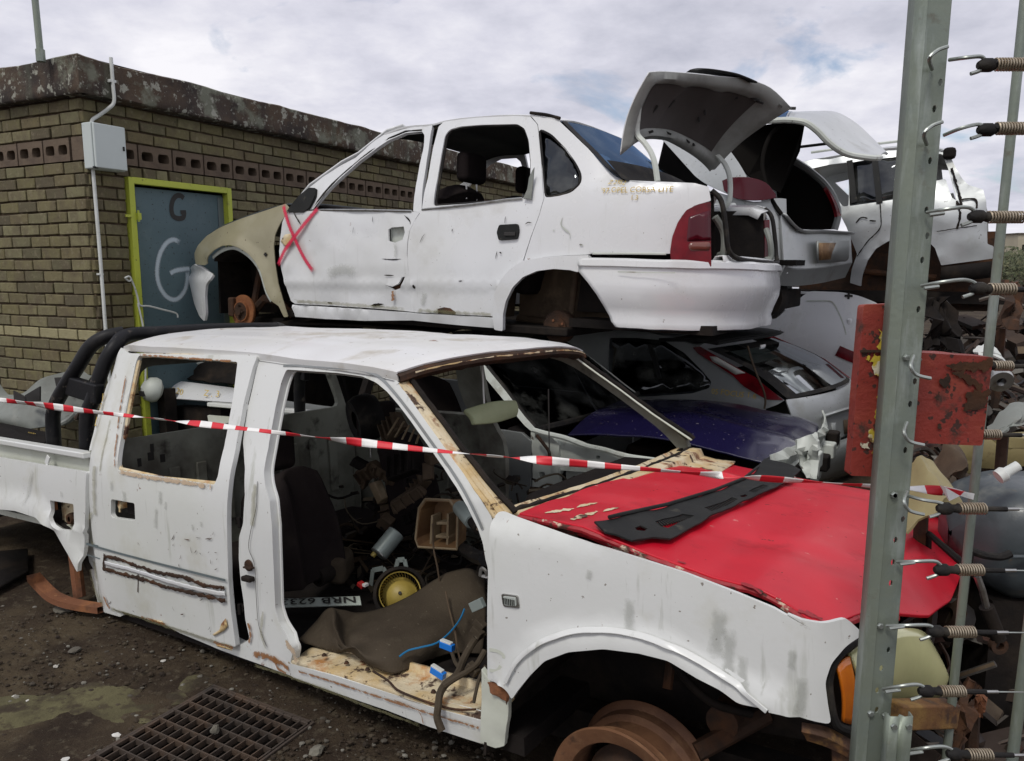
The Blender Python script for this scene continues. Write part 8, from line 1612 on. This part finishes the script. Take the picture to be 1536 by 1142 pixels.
# dry grass bottom right
gb = MB(); rg = random.Random(5)
for k in range(900):
    px, py = rg.uniform(1440, 1640), rg.uniform(1040, 1180); g = gnd(px, py); h = rg.uniform(.03, .10); a = rg.uniform(0, 6.28); l = rg.uniform(.02, .10); d = Vector((math.cos(a), math.sin(a), 0)); n_ = Vector((-d.y, d.x, 0)) * .0016
    gb.add([g - n_, g + n_, g + d * l * .5 + Vector((0, 0, h)) + n_ * .6, g + d * l * 1.2 + Vector((0, 0, h * .7))], [(0, 1, 2), (0, 2, 3)])
tag(gb.build('dry_grass', M['drygrass'], smooth=False, fix=False), 'tangle of dry brown grass at the lower right', 'dry grass', kind='stuff')
# stones, litter
rg = random.Random(8)
def stone(name, label, px, py, s, m, group=None, flat=.5):
    g = gnd(px, py); bm = bmesh.new(); bmesh.ops.create_icosphere(bm, subdivisions=2, radius=1)
    for v in bm.verts: k = 1 + .45 * fbm(v.co * 1.1 + Vector((px, py, 0))); v.co = Vector((v.co.x * s * k, v.co.y * s * .75 * k, v.co.z * s * flat * k))
    me = bpy.data.meshes.new(name); bm.to_mesh(me); bm.free(); me.materials.append(m)
    o = link(name, me); o.location = g + Vector((0, 0, ghgt(g.x, g.y) + s * flat * .35)); o.rotation_euler = (0, 0, rg.uniform(0, 6)); return tag(o, label, 'stone' if 'stone' in name else 'litter', group)
o = stone('stone', 'pale grey stone lying on the drain grate', 323, 1103, .022, M['stone'], None, .7); o.location.z = .022
stone('stone', 'flat grey stone slab near the leaf spring', 95, 918, .05, M['stone'], None, .3); stone('stone', 'square flat chip in the middle of the soil', 112, 979, .028, M['stone'], None, .35); stone('stone', 'rounded pale stone at the bottom right of the grate', 475, 1132, .03, M['stone'], None, .5); stone('stone', 'broad brown stone beside the leaf spring', 160, 915, .06, M['soil'], None, .4); stone('stone', 'flat pale slab between truck sill and grate', 290, 1025, .07, M['moss'], None, .08); stone('stone', 'small flat slab left of the grate top', 262, 1042, .06, M['moss'], None, .08)
for px, py, s, lab in ((84, 1001, .014, 'tiny white scrap at the upper rim of the olive patch'), (245, 993, .012, 'tiny white scrap under the pickup door'), (44, 1092, .014, 'white scrap on the olive patch'), (175, 1103, .018, 'long white scrap left of the grate'), (98, 1139, .016, 'white scrap at the bottom picture edge'), (21, 1046, .01, 'tiny white scrap at the left picture edge'), (40, 1055, .016, 'pale curled strip on the left soil')): stone('paper_scrap', lab, px, py, s, M['litter'], None, .3)
gr = MB(); ic = bmesh.new(); bmesh.ops.create_icosphere(ic, subdivisions=1, radius=1); iv = [v.co.copy() for v in ic.verts]; ifc = [tuple(v.index for v in f.verts) for f in ic.faces]; ic.free()
for k in range(6500):
    px, py = rg.uniform(-40, 760), rg.uniform(880, 1180); g = gnd(px, py); u = (g - G0).dot(gx); v = (g - G0).dot(gy)
    if -.01 < u < GL + .01 and -.01 < v < GD + .01: continue
    s = .0022 + .009 * rg.random() ** 4; off = Vector((rg.random() * 9, k, 0)); fl = rg.uniform(.4, .9); z = ghgt(g.x, g.y)
    gr.add([g + Vector((0, 0, z + s * fl * .4)) + Vector((p.x * s * 1.2, p.y * s, p.z * s * fl)) * (1 + .4 * noise.noise(p * 1.3 + off)) for p in iv], ifc)
tag(gr.build('gravel', M['gravel'], smooth=False, fix=False), 'loose gravel and soil crumbs scattered on the ground', 'gravel', kind='stuff')
# far: low trees, town buildings
def bush(name, label, x, y, r, h, seed):
    o = thing(name, label, 'tree', (x, y, 0)); rg = random.Random(seed); mb = MB(); mb.tube([(0, 0, 0), (0.1, 0, h * .5), (0, .1, h * .8)], [.12, .08, .03], 6); mb.build('trunk', M['dkrust'], o); mb = MB()
    for k in range(900):
        d = Vector((rg.gauss(0, 1), rg.gauss(0, 1), rg.gauss(0, 1))).normalized() * rg.random() ** .35; p = Vector((d.x * r, d.y * r, h * .6 + d.z * h * .4)) * 1.0; p.x *= 1 + .3 * fbm((d.x, d.z, seed)); s = r * .07; a = Vector((rg.gauss(0, 1), rg.gauss(0, 1), rg.gauss(0, 1))).normalized(); b = a.orthogonal().normalized()
        mb.add([p - a * s, p + b * s * .5, p + a * s, p - b * s * .5], [(0, 1, 2, 3)])
    mb.build('crown', M['leaf'], o, smooth=False, fix=False)
for k, (px, y, r, h) in enumerate(((1500, 60, 3.0, 3.2), (1530, 45, 2.2, 2.4), (1475, 75, 3.5, 3.0), (1555, 52, 3, 3), (1515, 80, 4, 2.6))): bush('scrub_tree', ('round scrub tree right of the stay pole in the far distance', 'nearest low scrub tree at the right picture edge', 'distant scrub tree left of the stay pole', 'scrub tree just outside the right picture edge', 'low far scrub tree before the town')[k], (px - CX) / FPX * y, y, r, h, k)
x = (1528 - CX) / FPX * 140; o = thing('town_building', 'pale beige block building in the far distance at right', 'building', (x, 140, 0)); MB().box((0, 0, 3.6), (7, 6, 7.2)).build('wall', M['farwall'], o, smooth=False)
for i in range(3):
    for j in range(2): MB().box((-2.2 + 2.2 * i, -3.02, 2.2 + 2.6 * j), (1, .08, 1.2)).build('window', M['interior'], o, smooth=False)
MB().box((0, 0, 7.3), (7.4, 6.4, .25)).build('roof', M['slab'], o, smooth=False)
x = (1502 - CX) / FPX * 170; o = thing('town_building', 'grey low building left of the beige block', 'building', (x, 170, 0)); MB().box((0, 0, 2.6), (8, 6, 5.2)).build('wall', M['greyplastic'], o, smooth=False); MB().box((0, 0, 5.3), (8.4, 6.4, .3)).build('roof', M['conduit'], o, smooth=False)
